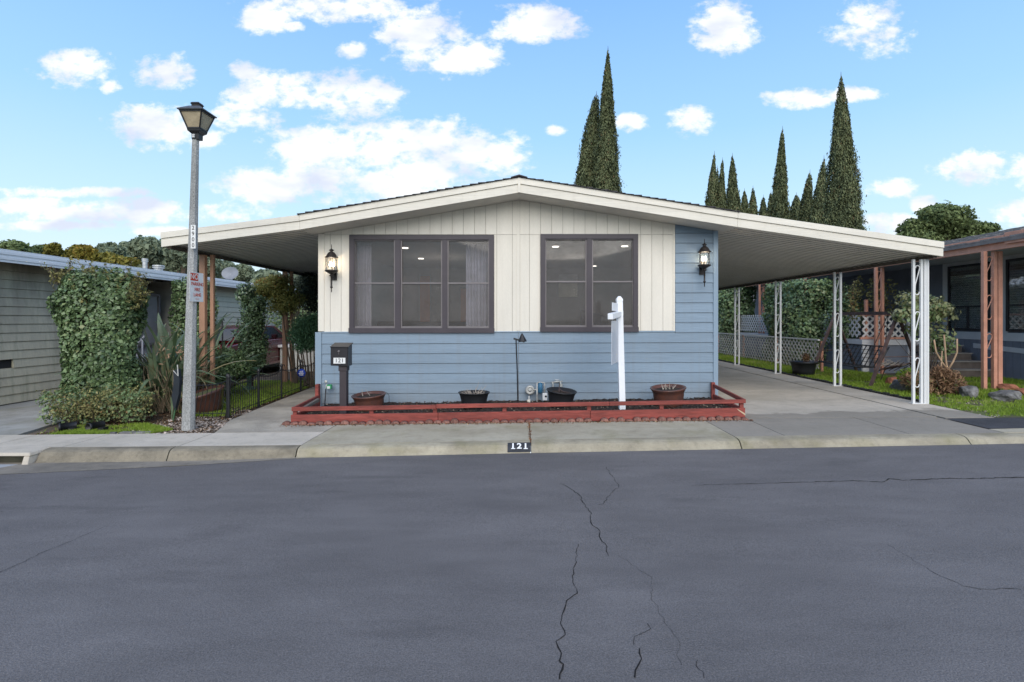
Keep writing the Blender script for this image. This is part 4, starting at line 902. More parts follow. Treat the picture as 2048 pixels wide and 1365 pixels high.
# gas meter, regulator and water pipes
m_galv = M('galvanised_pipe', (.42, .42, .40), .5, metal=.3, var=.3, scale=12, bump=.2); m_blt = M('blue_regulator_paint', (.035, .13, .23), .5, var=.3, scale=10)
gm = thing('gas_meter', (X(1075, 9.25), 9.25, soilz(.3)), 'gas meter pipes with a round gauge and a blue cylinder low on the blue wall', 'meter')
Yg = 9.24
def disc(cx, cy, cz, prof, n, mat, nm, par):
    mb = MB(); mb.lathe((0, 0, 0), prof, n); mb.v = [(cx + a, cy - c, cz + b) for a, b, c in mb.v]; return mb.build(nm, mat, par, smooth=True)
disc(X(1060, Yg), Yg + .05, Z(781, Yg), [(.075, 0), (.085, .02), (.085, .035), (.07, .05), (.05, .055), (.045, .045), (.02, .05), (.02, .07), (.012, .075)], 20, m_galv, 'round_regulator', gm)
MB().tube([(X(1058, Yg), Yg, Z(792, Yg)), (X(1058, Yg), Yg, Z(822, Yg))], .013, 8).tube([(X(1066, Yg), Yg, Z(781, Yg)), (X(1074, Yg), Yg, Z(779, Yg))], .014, 8).tube([(X(1074, Yg), Yg, Z(766, Yg)), (X(1074, Yg), Yg, Z(826, Yg))], .014, 8).tube([(X(1074, Yg), Yg, Z(766, Yg)), (X(1080, Yg), Yg, Z(765, Yg)), (X(1089, Yg), Yg, Z(766, Yg)), (X(1089, Yg), Yg, Z(786, Yg))], .012, 8).build('pipe', m_galv, gm, smooth=True)
for vv in (790, 797, 804): MB().tube([(X(1074, Yg), Yg, Z(vv, Yg)), (X(1074, Yg), Yg, Z(vv + 2.5, Yg))], .021, 6).build('fitting', m_galv, gm)
MB().lathe((X(1080.5, Yg), Yg, 0), [(.02, Z(787, Yg)), (.042, Z(785, Yg)), (.042, Z(769, Yg)), (.03, Z(767, Yg)), (.012, Z(765, Yg))], 16).build('blue_cylinder', m_blt, gm, smooth=True)
MB().box(X(1085, Yg), X(1094.5, Yg), Yg - .04, Yg + .04, Z(801, Yg), Z(786.5, Yg)).build('meter_box', m_white, gm, bevel=.006)
disc(X(1091.5, Yg), Yg - .04, Z(792.5, Yg), [(.018, 0), (.018, .006)], 12, m_dark, 'dial', gm)
MB().box(X(1055, Yg), X(1060.5, Yg), Yg - .02, Yg + .02, Z(808, Yg), Z(799.5, Yg)).build('tag', m_cream, gm)
wv = thing('water_valve', (X(1112, 9.28), 9.28, soilz(.6)), 'pale water pipe and valve standing behind the leaning black pot', 'valve'); Yv = 9.28
MB().tube([(X(1106, Yv), Yv, .1), (X(1106, Yv), Yv, Z(768, Yv)), (X(1104.5, Yv), Yv, Z(764, Yv))], .014, 8).tube([(X(1103, Yv), Yv, Z(765, Yv)), (X(1125, Yv), Yv, Z(763, Yv))], .013, 8).tube([(X(1121, Yv), Yv, .1), (X(1121, Yv), Yv, Z(763, Yv))], .015, 8).build('pipe', m_galv, wv, smooth=True)
MB().tube([(X(1110, Yv), Yv, Z(760.5, Yv)), (X(1118, Yv), Yv, Z(760.5, Yv))], .008, 6).tube([(X(1122, Yv), Yv, Z(768, Yv)), (X(1122, Yv), Yv, Z(775, Yv))], .03, 10).build('valve_body', m_galv, wv)
# hose tap with green timer and black hose
hp = thing('hose_tap', (X(655, 9.3), 9.3, 0), 'garden tap with green timer and black hose at the left house corner', 'tap'); Yh = 9.27
MB().tube([(X(652, Yh), Yh + .08, Z(770, Yh)), (X(653, Yh), Yh, Z(770, Yh)), (X(652, Yh), Yh, Z(776, Yh))], .014, 8).build('tap_body', m_galv, hp)
disc(X(652.5, Yh), Yh - .01, Z(763.5, Yh), [(.026, 0), (.03, .008), (.02, .014)], 10, m_galv, 'tap_handle', hp)
MB().box(X(655, Yh), X(664, Yh), Yh - .05, Yh + .02, Z(778, Yh), Z(769.5, Yh)).build('timer', M('green_plastic', (.04, .32, .12), .4), hp, bevel=.006)
MB().box(X(656.5, Yh), X(662, Yh), Yh - .054, Yh - .051, Z(777, Yh), Z(772, Yh)).build('display', m_white, hp)
MB().tube([(X(652.5, Yh), Yh - .02, Z(778, Yh)), (X(652.5, Yh), Yh - .04, Z(790, Yh)), (X(654, Yh), Yh - .1, Z(805, Yh)), (X(659, Yh), Yh - .2, Z(812, Yh)), (X(664, Yh), Yh - .35, .09), (-3.0, 8.7, .07)], .011, 8).build('hose', m_black, hp, smooth=True)
# ------------------------------------------------------------------ white sign post
sp = thing('sign_post', (X(1244, 8.3), 8.3, soilz(1.6)), 'white vinyl real estate sign post with its board seen edge on, standing in the planter', 'sign post')
Ys = 8.3; hw = .048
b0 = Vector((X(1244.5, Ys), Ys, soilz(1.6) - .05)); t0 = Vector((X(1238, Ys), Ys - .02, Z(603, Ys)))
def sq(c, h): return [(c.x - h, c.y - h, c.z), (c.x + h, c.y - h, c.z), (c.x + h, c.y + h, c.z), (c.x - h, c.y + h, c.z)]
MB().hexa(sq(b0, hw) + sq(t0, hw)).build('post', m_whitev, sp, bevel=.004)
MB().hexa(sq(t0 + Vector((0, 0, .001)), hw + .003) + sq(t0 + Vector((0, 0, .035)), hw + .002)).hexa(sq(t0 + Vector((0, 0, .036)), hw) + sq(t0 + Vector((0, 0, .078)), .018)).build('cap', m_whitev, sp, bevel=.003)
za = Z(629.5, Ys - .1); armA = Vector((X(1243, 8.4), 8.44, Z(628, 8.4) + .01)); armB = Vector((X(1220.5, 7.45), 7.45, Z(633.5, 7.45)))
MB().bar(armA, armB, .075, .085).build('arm', m_whitev, sp, bevel=.005)
ad = (armB - armA).normalized()
pA = armA + ad * .30; pB = armA + ad * .93
def plate(A_, B_, zA0, zA1, th, mat, nm, bulge=0):
    nrm = Vector((-(B_ - A_).y, (B_ - A_).x, 0)).normalized() * th / 2
    return MB().hexa([Vector((A_.x, A_.y, zA0)) - nrm, Vector((B_.x, B_.y, zA0)) - nrm, Vector((B_.x, B_.y, zA0)) + nrm, Vector((A_.x, A_.y, zA0)) + nrm, Vector((A_.x, A_.y, zA1)) - nrm, Vector((B_.x, B_.y, zA1)) - nrm, Vector((B_.x, B_.y, zA1)) + nrm, Vector((A_.x, A_.y, zA1)) + nrm]).build(nm, mat, sp)
plate(pA, pB, Z(731, 7.5), Z(638, 7.5) - .03, .008, M('silver_sign_panel', (.50, .52, .56), .35, var=.05, bump=0), 'hanging_panel')
plate(armA + ad * .35, armA + ad * .88, za + .05, za + .17, .006, m_whitev, 'rider')
mq = MB()
for t_ in (.35, .85): q = armA + ad * t_; mq.tube([q + Vector((0, 0, -.04)), q + Vector((0, 0, -.075))], .004, 5)
mq.build('hook', m_galv, sp)
# ------------------------------------------------------------------ street lamp
lp = thing('street_lamp', (-4.79, 7.56, -.03), 'tall concrete street lamp post with a square black lantern on top', 'street lamp')
m_cpole = M('speckled_concrete_pole', (.36, .36, .35), .85, var=.18, scale=2.5, bump=.5, bscale=75, col2=(.25, .25, .24), fine=.38, stretch=(1, 1, .8))
m_lpan = M('amber_frosted_panel', (.40, .33, .22), .35, var=.2, scale=6, bump=.05)
tp = Vector((-4.685, 7.56, 4.17))
mb = MB(); mb.lathe((0, 0, 0), [(.087, 0), (.083, .4), (.045, 4.22)], 8); mb.v = [(-4.79 + a + (tp.x + 4.79) * c / 4.2, 7.56 + b, -.05 + c) for a, b, c in mb.v]; mb.build('pole', m_cpole, lp)
cx, cy = -4.662, 7.56
def frus(mb, z0, h0, z1, h1):
    return mb.hexa([(cx - h0, cy - h0, z0), (cx + h0, cy - h0, z0), (cx + h0, cy + h0, z0), (cx - h0, cy + h0, z0), (cx - h1, cy - h1, z1), (cx + h1, cy - h1, z1), (cx + h1, cy + h1, z1), (cx - h1, cy + h1, z1)])
frus(frus(frus(MB(), 4.13, .05, 4.205, .052), 4.206, .055, 4.235, .085), 4.236, .087, 4.27, .093).build('neck', m_black, lp)
frus(MB(), 4.272, .080, 4.50, .148).build('panel_box', m_lpan, lp)
mb = MB()
for sx_, sy_ in ((-1, -1), (1, -1), (1, 1), (-1, 1)): mb.bar((cx + sx_ * .085, cy + sy_ * .085, 4.268), (cx + sx_ * .155, cy + sy_ * .155, 4.502), .016)
for h, z in ((.088, 4.275), (.152, 4.497)):
    for a, b in (((-1, -1), (1, -1)), ((1, -1), (1, 1)), ((1, 1), (-1, 1)), ((-1, 1), (-1, -1))): mb.bar((cx + a[0] * h, cy + a[1] * h, z), (cx + b[0] * h, cy + b[1] * h, z), .018)
mb.build('frame', m_black, lp)
frus(frus(MB(), 4.508, .178, 4.522, .182), 4.523, .178, 4.595, .075).build('roof', M('grey_lantern_roof', (.10, .105, .12), .5, metal=.3, var=.3), lp)
frus(frus(MB(), 4.596, .05, 4.632, .055), 4.633, .065, 4.658, .050).build('top_cap', m_bronze, lp)
MB().box(-4.695, -4.658, 7.49, 7.503, 4.145, 4.19).build('number_tag', m_white, lp)
text('10', .04, m_dark, lp, (-4.676, 7.4885, 4.167), (R(90), 0, 0), 'tag_number', bold=0)
m_plate = M('white_sign_face', (.72, .72, .70), .45, var=.05); m_redp = M('red_sign_print', (.55, .055, .025), .5, var=.1)
zn0, zn1 = Z(497, 7.44), Z(450, 7.44)
MB().box(X(379.5, 7.44), X(389, 7.44), 7.462, 7.472, zn0, zn1).build('number_strip', m_plate, lp)
for i, c in enumerate('2900'): text(c, .082, m_dark, lp, (X(384.3, 7.44), 7.460, zn1 - .042 - i * .082), (R(90), 0, 0), 'strip_digit', bold=.0002, sx=.9)
# NO PARKING sign: faces the roadway to the right
ns = thing('no_parking_sign', (-4.655, 7.53, 2.0), 'small white NO PARKING FIRE LANE sign fixed to the side of the street lamp post', 'sign')
xs_ = -4.652; ya, yb = 7.375, 7.69; zt_, zb_ = 2.215, 1.80
MB().box(xs_ - .003, xs_, ya, yb, zb_, zt_).build('sign_plate', m_plate, ns, bevel=.0008)
MB().box(-4.70, xs_ - .003, 7.51, 7.55, 1.86, 1.89).box(-4.70, xs_ - .003, 7.51, 7.55, 2.12, 2.15).build('bracket', m_galv, ns)
MB().box(xs_ + .001, xs_ + .002, ya + .012, ya + .19, zt_ - .118, zt_ - .012).build('red_block', m_redp, ns)
def st(s, size, y, z, m, sx=1): text(s, size, m, ns, (xs_ + .0035, y, z), (R(90), 0, R(90)), 'lettering', bold=.0004, sx=sx)
st('NO', .105, ya + .10, zt_ - .066, m_plate, 1.1); st('PARKING', .068, (ya + yb) / 2 + .015, zt_ - .165, m_redp, 1.02); st('FIRE', .068, (ya + yb) / 2 + .01, zt_ - .243, m_redp, 1.05); st('LANE', .068, (ya + yb) / 2 + .01, zt_ - .32, m_redp, 1.05)
MB().box(xs_ + .001, xs_ + .002, (ya + yb) / 2 - .03, (ya + yb) / 2 + .05, zb_ + .035, zb_ + .041).build('arrow', m_redp, ns)
# ------------------------------------------------------------------ low iron fence along the walkway
def picket_mesh(h, tip=True):
    mb = MB(); mb.tube([(0, 0, 0), (0, 0, h)], .0055, 5); mb.lathe((0, 0, h), [(.006, 0), (.010, .012), (.001, .035)], 5)
    me = bpy.data.meshes.new('picket'); me.from_pydata(mb.v, [], mb.f); me.update(); me.materials.append(m_black); return me
def hoop(mb, p, q, r, tube=.006):
    p, q = Vector(p), Vector(q); pts = []
    for i in range(11):
        a = math.pi * i / 10; c = (p + q) / 2; pts.append(c + (p - c) * math.cos(a) + Vector((0, 0, r * math.sin(a))))
    mb.tube(pts, tube, 6)
def fence_run(name, label, A_, B_, n, hr, secs, lean=0):
    t = thing(name, A_, label, 'fence', 'low black iron fence sections'); A_, B_ = Vector(A_), Vector(B_)
    for k in range(secs):
        p, q = A_.lerp(B_, k / secs), A_.lerp(B_, (k + 1) / secs)
        h = lambda s: hr + .0 + .075 * abs(2 * s - 1) ** 2.5
        mb = MB(); pts = [p.lerp(q, s / 10) + Vector((0, 0, h(s / 10))) for s in range(11)]; mb.tube(pts, .008, 5)
        mb.build('top_rail', m_black, t); MB().tube([p + Vector((0, 0, .07)), q + Vector((0, 0, .07))], .007, 5).build('bottom_rail', m_black, t)
        for i in range(n):
            s = (i + .5) / n; c = p.lerp(q, s); hh = h(s) + .04
            piece('picket', pk, t, c + Vector((0, 0, .0)), (0, R(lean), 0), (1, 1, hh / .6))
        MB().lathe((q.x, q.y, q.z), [(.018, -.02), (.018, hr + .12), (.024, hr + .125), (.028, hr + .15), (.018, hr + .175), (.004, hr + .19)], 8).build('post', m_black, t)
        mb = MB(); d = (q - p).normalized(); c = p + d * .03 + Vector((0, 0, hr + .07)); hoop(mb, c, c + d * .16, .09); mb.build('hoop', m_black, t)
    return t
pk = picket_mesh(.565)
fence_run('iron_fence', 'long run of low black iron pickets with hoops along the left walkway', (-4.69, 8.45, zg(-4.7)), (-4.98, 12.75, zg(-5)), 13, .50, 4)
fence_run('iron_fence', 'short run of leaning black iron pickets between the lamp post and the brown bowl', (-5.52, 8.47, zg(-5.5)), (-4.72, 8.44, zg(-4.8)), 11, .52, 1, lean=9)
for x, y, u in ((-4.70, 8.44, 0),):
    g_ = MB(); g_.lathe((x, y, zg(x)), [(.02, 0), (.02, .62), (.03, .63), (.03, .66), (.005, .70)], 8); g_.build('fence_post', m_black); tag(bpy.context.scene.objects['fence_post'], 'black iron corner post where the two low fence runs meet', 'post')
# octagonal alarm sign
al = thing('alarm_sign', (X(603, 11.6), 11.55, 0), 'small blue octagonal security sign fixed to the iron fence', 'sign')
disc(X(603, 11.5), 11.5, Z(746.5, 11.5), [(.095, 0), (.095, .006)], 8, M('alarm_blue', (.015, .05, .34), .4), 'sign_face', al)
MB().tube([(X(603, 11.5), 11.505, Z(746, 11.5)), (X(603, 11.5), 11.505, -.03)], .006, 5).build('stake', m_black, al)
for s, z, sz in (('ADT', .028, .05), ('SECURITY', -.012, .034), ('SYSTEM', -.045, .03)): text(s, sz, m_white, al, (X(603, 11.5), 11.492, Z(746.5, 11.5) + z), (R(90), 0, 0), 'lettering', bold=.001, sx=.8)
# brown bowl planter behind the fence
bw = thing('bowl_planter', (X(430, 9.0), 9.0, -.04), 'large brown bowl planter tipped to one side behind the short iron fence', 'planter')
R_ = Matrix.Rotation(R(-13), 3, 'Y') @ Matrix.Rotation(R(10), 3, 'X')
c = Vector((X(418, 9.0), 9.0, -.02)); MB().lathe(c, [(.19, -.03), (.22, .05), (.27, .18), (.31, .28), (.335, .31), (.345, .345), (.325, .35), (.30, .31), (.01, .31)], 26, tilt=R_).build('bowl', m_potb, bw, smooth=True)
MB().lathe(c, [(.30, .31), (.15, .335), (.01, .34)], 14, tilt=R_).build('soil', m_turf, bw)
# dark pointed panel on a green stake
bp_ = thing('garden_ornament', (X(350, 8.3), 8.3, -.04), 'narrow dark pointed garden ornament on a green stake left of the lamp post', 'garden ornament'); Yq = 8.3
pts = [(346, 742), (356, 738), (359, 762), (357, 790), (349, 822), (346, 812), (343, 795), (347, 765)]
f_ = [(X(u, Yq), Yq, Z(v, Yq)) for u, v in pts]; k_ = [(x + .01, y + .05, z) for x, y, z in f_]; n_ = len(f_)
MB().add(f_ + k_, [tuple(range(n_)), tuple(range(n_, 2 * n_))] + [(i, (i + 1) % n_, n_ + (i + 1) % n_, n_ + i) for i in range(n_)]).build('panel', M('blue_black_metal', (.022, .028, .036), .35, var=.3), bp_)
MB().tube([(X(350, Yq), Yq + .02, Z(810, Yq)), (X(345, Yq), Yq, Z(848, Yq))], .014, 6).build('stake', m_stake, bp_)
MB().tube([(X(347, Yq), Yq, Z(742, Yq)), (X(358, Yq), Yq - .02, Z(752, Yq)), (X(355, Yq), Yq, Z(730, Yq))], .009, 6).build('hook', m_galv, bp_)
# black drain pipe ends in the left lawn
for u, v, a, lb in ((117, 852, .7, 'black drain pipe end lying half buried at the left of the front lawn strip'), (176, 858, 1.25, 'black drain pipe end with an open mouth in the middle of the front lawn strip')):
    x, Y = X(u, 7.5), 7.5; t = thing('drain_pipe', (x, Y, -.05), lb, 'pipe'); d = Vector((math.cos(a), math.sin(a), .05)).normalized()
    p = Vector((x, Y, .0)); mb = MB(); n = 16; rings = []
    side = d.cross(Vector((0, 0, 1))).normalized()
    for ln, r in ((0, .052), (.0, .062), (.03, .062), (.03, .055), (.2, .055)):
        rings.append([p + d * ln * (1 if ln else 0) + (side * math.cos(2 * math.pi * k / n) + Vector((0, 0, 1)) * math.sin(2 * math.pi * k / n)) * r for k in range(n)])
    rings.insert(0, [p + d * .15 + (side * math.cos(2 * math.pi * k / n) + Vector((0, 0, 1)) * math.sin(2 * math.pi * k / n)) * .05 for k in range(n)])
    vs = [q for rr in rings for q in rr]; fs = [(i * n + k, i * n + (k + 1) % n, (i + 1) * n + (k + 1) % n, (i + 1) * n + k) for i in range(len(rings) - 1) for k in range(n)] + [tuple(range(n))]
    mb.add(vs, fs).build('pipe', m_black, t, smooth=True); MB().box(x + .12, x + .20, Y + .02, Y + .12, -.06, -.01).build('collar', m_black, t)
# ------------------------------------------------------------------ foliage tools
def unit(a): return a / (np.linalg.norm(a, axis=1, keepdims=True) + 1e-9)
def leafy(name, P_, out, size, mat, parent, asp=.55, outw=.6, up=.2, jit=.35, clump=2.5, tone0=.5, kind=None, along=None, alongw=0.0, extra=None):
    """a leaf (kite shaped, folded quad) at each point"""
    n = len(P_); nr = unit(rng.normal(size=(n, 3)) + unit(out) * outw * 2 + np.array([[0, 0, up * 2]]))
    t = rng.normal(size=(n, 3))
    if along is not None: t = t * (1 - alongw) + np.array(along)[None, :] * alongw * 2
    t = unit(t - nr * (t * nr).sum(1, keepdims=True)); b = np.cross(nr, t)
    s = size * rng.uniform(1 - jit, 1 + jit, n)
    L_ = t * s[:, None] * .5; W_ = b * (s * asp)[:, None] * .5; F_ = nr * (s * .10)[:, None]
    vs = np.stack([P_ - L_, P_ - W_ * 1.0 + F_ - L_ * .15, P_ + L_, P_ + W_ * 1.0 + F_ - L_ * .15], 1).reshape(-1, 3)
    q = np.arange(4 * n).reshape(-1, 4)
    ph = P_ * clump
    cl = (np.sin(ph[:, 0] * 1.7 + 1.3 * np.sin(ph[:, 2] * 1.1)) + np.sin(ph[:, 2] * 1.9 + ph[:, 1]) + np.sin(ph[:, 1] * 2.3 + ph[:, 0] * .7)) / 6
    tone = np.clip(tone0 + cl * .45 + rng.normal(0, .2, n), 0, 1)
    if extra is not None: tone = np.clip(tone + extra, 0, 1)
    return npmesh(name, vs, q, mat, parent, tone=np.repeat(tone, 4), kind=kind)
def ellip(n, c, r, shell=.35, zmin=None):
    d = unit(rng.normal(size=(n, 3))); rad = 1 - shell * rng.random(n) ** 1.3
    bump = 1 + .13 * np.sin(d[:, 0] * 5 + c[0] * 3) * np.cos(d[:, 2] * 6 + c[1]) + .07 * np.sin(d[:, 1] * 11 + c[2] * 5)
    P_ = np.array(c) + d * np.array(r) * (rad * bump)[:, None]; return P_, d
def column(n, c, rx, ry, z0, z1, shell=.3, top=.15, flare=None, bulge=.10, seed=0):
    """points in the outer layer of an upright clipped or climbing mass"""
    h = rng.random(n); a = rng.uniform(0, 2 * np.pi, n); k = rng.random(n)
    topm = k < top; ca, sa = np.cos(a), np.sin(a)
    e = .75; sx_ = np.sign(ca) * np.abs(ca) ** e; sy_ = np.sign(sa) * np.abs(sa) ** e
    rf = np.ones(n) if flare is None else np.interp(h, [p for p, q in flare], [q for p, q in flare])
    bm_ = 1 + bulge * (np.sin(h * 9 + a * 2 + seed) + np.sin(h * 17 - a * 3 + seed * 2) * .6)
    rad = (1 - shell * rng.random(n) ** 1.4) * rf * bm_
    x = c[0] + sx_ * rx * rad; y = c[1] + sy_ * ry * rad; z = z0 + (z1 - z0) * h
    rr = np.sqrt(rng.random(n)) ; tf = rf if flare is None else flare[-1][1]
    x = np.where(topm, c[0] + sx_ * rx * rr * tf, x); y = np.where(topm, c[1] + sy_ * ry * rr * tf, y); z = np.where(topm, z1 + rng.normal(0, .05, n) * (z1 - z0) ** .5 - .1 * rr ** 2, z)
    out = np.stack([np.where(topm, ca * .3, ca), np.where(topm, sa * .3, sa), np.where(topm, 1, .15)], 1)
    return np.stack([x, y, z], 1), out
def shoots(mb, base, n, L_, spread, r=.006, up=1.0):
    tips = []
    for i in range(n):
        a = random.uniform(0, 6.28); d = Vector((math.cos(a) * spread, math.sin(a) * spread, up)); p = Vector(base); d.normalize(); pts = [p.copy()]; l_ = L_ * random.uniform(.6, 1.1)
        for k in range(5): d = (d + Vector((random.gauss(0, .12), random.gauss(0, .12), random.gauss(0, .06)))).normalized(); p = p + d * l_ / 5; pts.append(p.copy())
        mb.tube(pts, [r * (1 - .15 * k) for k in range(6)], 5); tips.append(pts)
    return tips
m_ivy = leafmat('ivy_leaves', (.045, .08, .034), (.20, .285, .12), .42, .5, .15, third=(.26, .27, .13))
m_holly = leafmat('dark_glossy_leaves', (.012, .032, .018), (.17, .25, .12), .38, .5, .12, third=(.20, .25, .17))
m_brush = leafmat('dry_olive_foliage', (.08, .09, .03), (.36, .32, .13), .6, .2, .2, third=(.24, .14, .06))
m_nand = leafmat('nandina_foliage', (.08, .12, .035), (.32, .30, .09), .5, .3, .3, third=(.38, .17, .05))
m_fine = leafmat('fine_green_foliage', (.03, .075, .04), (.11, .22, .11), .5, .3, .25)
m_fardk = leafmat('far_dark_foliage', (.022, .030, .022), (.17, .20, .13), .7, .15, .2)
m_yel = leafmat('yellow_green_foliage', (.09, .09, .02), (.30, .26, .05), .6, .2, .3, third=(.36, .24, .05))
m_euc = leafmat('hazy_hillside_foliage', (.15, .185, .125), (.32, .37, .24), .7, .15, .25)  # paler greens: distance haze is put into the leaf colour
m_cyp = leafmat('cypress_foliage', (.05, .066, .034), (.21, .235, .115), .7, .15, .12, third=(.21, .15, .08))
m_oak = leafmat('oak_foliage', (.06, .085, .035), (.24, .30, .12), .6, .2, .25)
m_core = M('dark_core_fill', (.035, .035, .022), .95, var=.4, scale=8)  # dark filler inside foliage; shade between the leaves put into its colour
m_grass = leafmat('grass_blades', (.09, .16, .02), (.30, .42, .05), .55, .25, .3, third=(.30, .30, .10))
m_flax = leafmat('flax_leaf', (.075, .125, .055), (.25, .31, .18), .4, .4, .2, third=(.30, .25, .13))
def corecol(c, rx, ry, z0, z1, parent, nm='branches'):  # closed dark core that makes the leaf gaps look shaded, not modelled twigs
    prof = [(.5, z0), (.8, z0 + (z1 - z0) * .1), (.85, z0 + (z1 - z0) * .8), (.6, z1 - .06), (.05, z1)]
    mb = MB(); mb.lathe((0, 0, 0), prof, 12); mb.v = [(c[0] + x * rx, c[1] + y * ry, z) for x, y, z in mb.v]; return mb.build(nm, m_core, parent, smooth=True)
# ------------------------------------------------------------------ left: ivy column, bushes, flax
iv = thing('ivy_column', (-6.6, 8.6, -.06), 'big leafy ivy column reaching the eaves of the grey house at the left', 'shrub')
corecol((-6.86, 8.55), .45, .26, 0.0, 2.05, iv)
P1, o1 = column(21000, (-6.84, 8.55), .60, .38, .3, 2.26, .30, .10, flare=[(0, .82), (.2, .86), (.5, .95), (.8, 1.06), (1, .82)], bulge=.09)
leafy('foliage', P1, o1, .057, m_ivy, iv, asp=.75, outw=.75, clump=3, jit=.5)
mb = MB(); pts = []
for i in range(95):
    a = random.uniform(-.6, 3.8); x0, y0 = -6.86 + .6 * math.cos(a) * random.random(), 8.55 - .25 * random.random()
    d = (random.uniform(-.3, .9), random.uniform(-.5, .2), random.uniform(.3, .9)); zz_ = random.uniform(1.75, 2.25)
    if i % 3 == 0: x0, zz_, d = -6.86 + .6, random.uniform(1.7, 2.2), (1, -.2, random.uniform(.2, .6))
    if i % 7 == 0: x0, zz_, d = -7.4, 2.1, (-.5, 0, .9)
    p = Vector((x0, y0, zz_)); d = Vector(d).normalized(); tw = [p.copy()]; l_ = random.uniform(.15, .38)
    for k in range(5): d = (d + Vector((random.gauss(0, .15),) * 3)).normalized(); p = p + d * l_ / 5; tw.append(p.copy()); pts += [tuple(p + Vector((random.gauss(0, .018), random.gauss(0, .018), random.gauss(0, .018)))) for _ in range(3)]
    mb.tube(tw, .003, 4)
mb.build('shoots', m_brush and m_trunk, iv); pts = np.array(pts); leafy('shoot_leaves', pts, np.ones_like(pts), .05, m_brush, iv, asp=.6)
bs = thing('low_bush', (-6.6, 8.0, -.06), 'low twiggy olive bush at the foot of the big ivy column', 'shrub')
mb = MB(); tips = []
for bx in np.linspace(-7.0, -6.0, 9): tips += shoots(mb, (bx, 8.05 + random.uniform(-.1, .2), -.05), 9, .56, .55, .007)
mb.build('stems', m_trunk, bs)
pts = np.array([tuple(p + Vector((random.gauss(0, .06), random.gauss(0, .06), random.gauss(0, .05)))) for t_ in tips for p in t_[2:] for _ in range(12)]); leafy('foliage', pts, np.ones_like(pts) * [[0, -.3, 1]], .042, m_brush, bs, asp=.5, clump=4)
P1, o1 = column(1300, (-6.95, 8.12), .42, .25, -.03, .42, .5, .2); leafy('lower_leaves', P1, o1, .05, m_ivy, bs, asp=.7)
P1, o1 = column(1500, (-6.15, 8.15), .36, .28, .0, .40, .5, .25); leafy('side_leaves', P1, o1, .045, m_ivy, bs, asp=.7, tone0=.7)
def blademesh(L_, wd, bend, seed, twist=.4):
    r_ = random.Random(seed); n = 9; vs = []; tn = []
    for i in range(n + 1):
        t = i / n; w_ = wd * (math.sin(math.pi * min(1, .18 + t * .82)) ** .8) / 2 if t < 1 else .002
        y = bend * L_ * t ** 2.2; z = L_ * math.sin(min(1.4, t * 1.2)) / math.sin(1.2) if bend < .5 else L_ * (t - .55 * t ** 2.6)
        c = .012 * math.cos(t * 3)
        vs += [(-w_, y, z), (0, y + w_ * .45 + c, z - w_ * .1), (w_, y, z)]
    fs = []
    for i in range(n): a = i * 3; fs += [(a, a + 1, a + 4, a + 3), (a + 1, a + 2, a + 5, a + 4)]
    me = bpy.data.meshes.new('leaf'); me.from_pydata(vs, [], fs); at = me.attributes.new('tone', 'FLOAT', 'POINT'); base = r_.random(); at.data.foreach_set('value', [min(1, max(0, base + r_.gauss(0, .08))) for _ in vs]); me.update(); me.shade_smooth(); me.materials.append(m_flax); return me
bl = [blademesh(1.0, .07, .25 + .12 * (i % 5), i) for i in range(14)]; nar = [blademesh(1.0, .035, .2 + .15 * (i % 4), 50 + i) for i in range(8)]
def flax(name, c, n, h, label, wide=True, lean=0, cat='plant', group=None, maxt=1.15):
    t = thing(name, c, label, cat, group)
    for i in range(n):
        a = random.uniform(0, 6.28); til = random.uniform(.03, maxt) ** 1.0; s = h * random.uniform(.6, 1.1) * (1.05 - .25 * til)
        me = random.choice(bl if (wide and random.random() < .6) else nar)
        piece('leaf', me, t, (c[0] + random.uniform(-.18, .18), c[1] + random.uniform(-.18, .18), c[2]), (-til * .8, random.uniform(-.2, .2), a), (s * random.uniform(.8, 1.2), s, s))
    return t
flax('flax_plant', (-6.32, 9.35, -.05), 190, 1.68, 'big spiky flax plant with broad sword leaves left of the lamp post', maxt=.85)
fx = flax('flax_plant', (-6.35, 10.9, -.05), 75, 1.65, 'second spiky flax plant behind the tan awning posts', maxt=1.1)
mb = MB()
for i in range(420):
    a = random.uniform(0, 6.28); c = Vector((-6.3 + random.uniform(-.5, .5), 9.35 + random.uniform(-.4, .3), -.05)); d = Vector((math.cos(a) * .5, math.sin(a) * .5, 1)).normalized(); mb.bar(c, c + d * random.uniform(.4, .95) + Vector((0, 0, 0)), .011, .003)
mb.build('dead_leaves', M('dead_leaf_straw', (.26, .20, .13), .9, var=.6, rand=.1), bpy.data.objects['flax_plant'])
m_pale = leafmat('pale_orange_bract', (.36, .20, .12), (.50, .36, .25), .7, .2, .2)
pp = np.concatenate([np.array([X(u, 8.9), 8.9, Z(v, 8.9)]) + rng.normal(0, .05, (18, 3)) * [1, .5, 1.6] for u, v in ((322, 690), (330, 712), (358, 700), (365, 716))]); leafy('seed_heads', pp, np.ones_like(pp), .08, m_pale, bpy.data.objects['flax_plant'], asp=.25, kind='stuff')
def shrubcol(name, cx_, cy_, rx, ry, z0, z1, n, size, mat, label, flare=None, core=.7, cat='shrub', seed=1, tone0=.5, shell=.45, group=None, bulge=.1):
    t = thing(name, (cx_, cy_, z0), label, cat, group)
    corecol((cx_, cy_), rx * core, ry * core, z0, z1 - (z1 - z0) * .12, t)
    p, o = column(n, (cx_, cy_), rx, ry, z0 + .05, z1, shell, .12, flare=flare, bulge=bulge, seed=seed); leafy('foliage', p, o, size, mat, t, asp=.65, outw=.7, tone0=tone0); return t
cxx = lambda u, Y: X(u, Y)
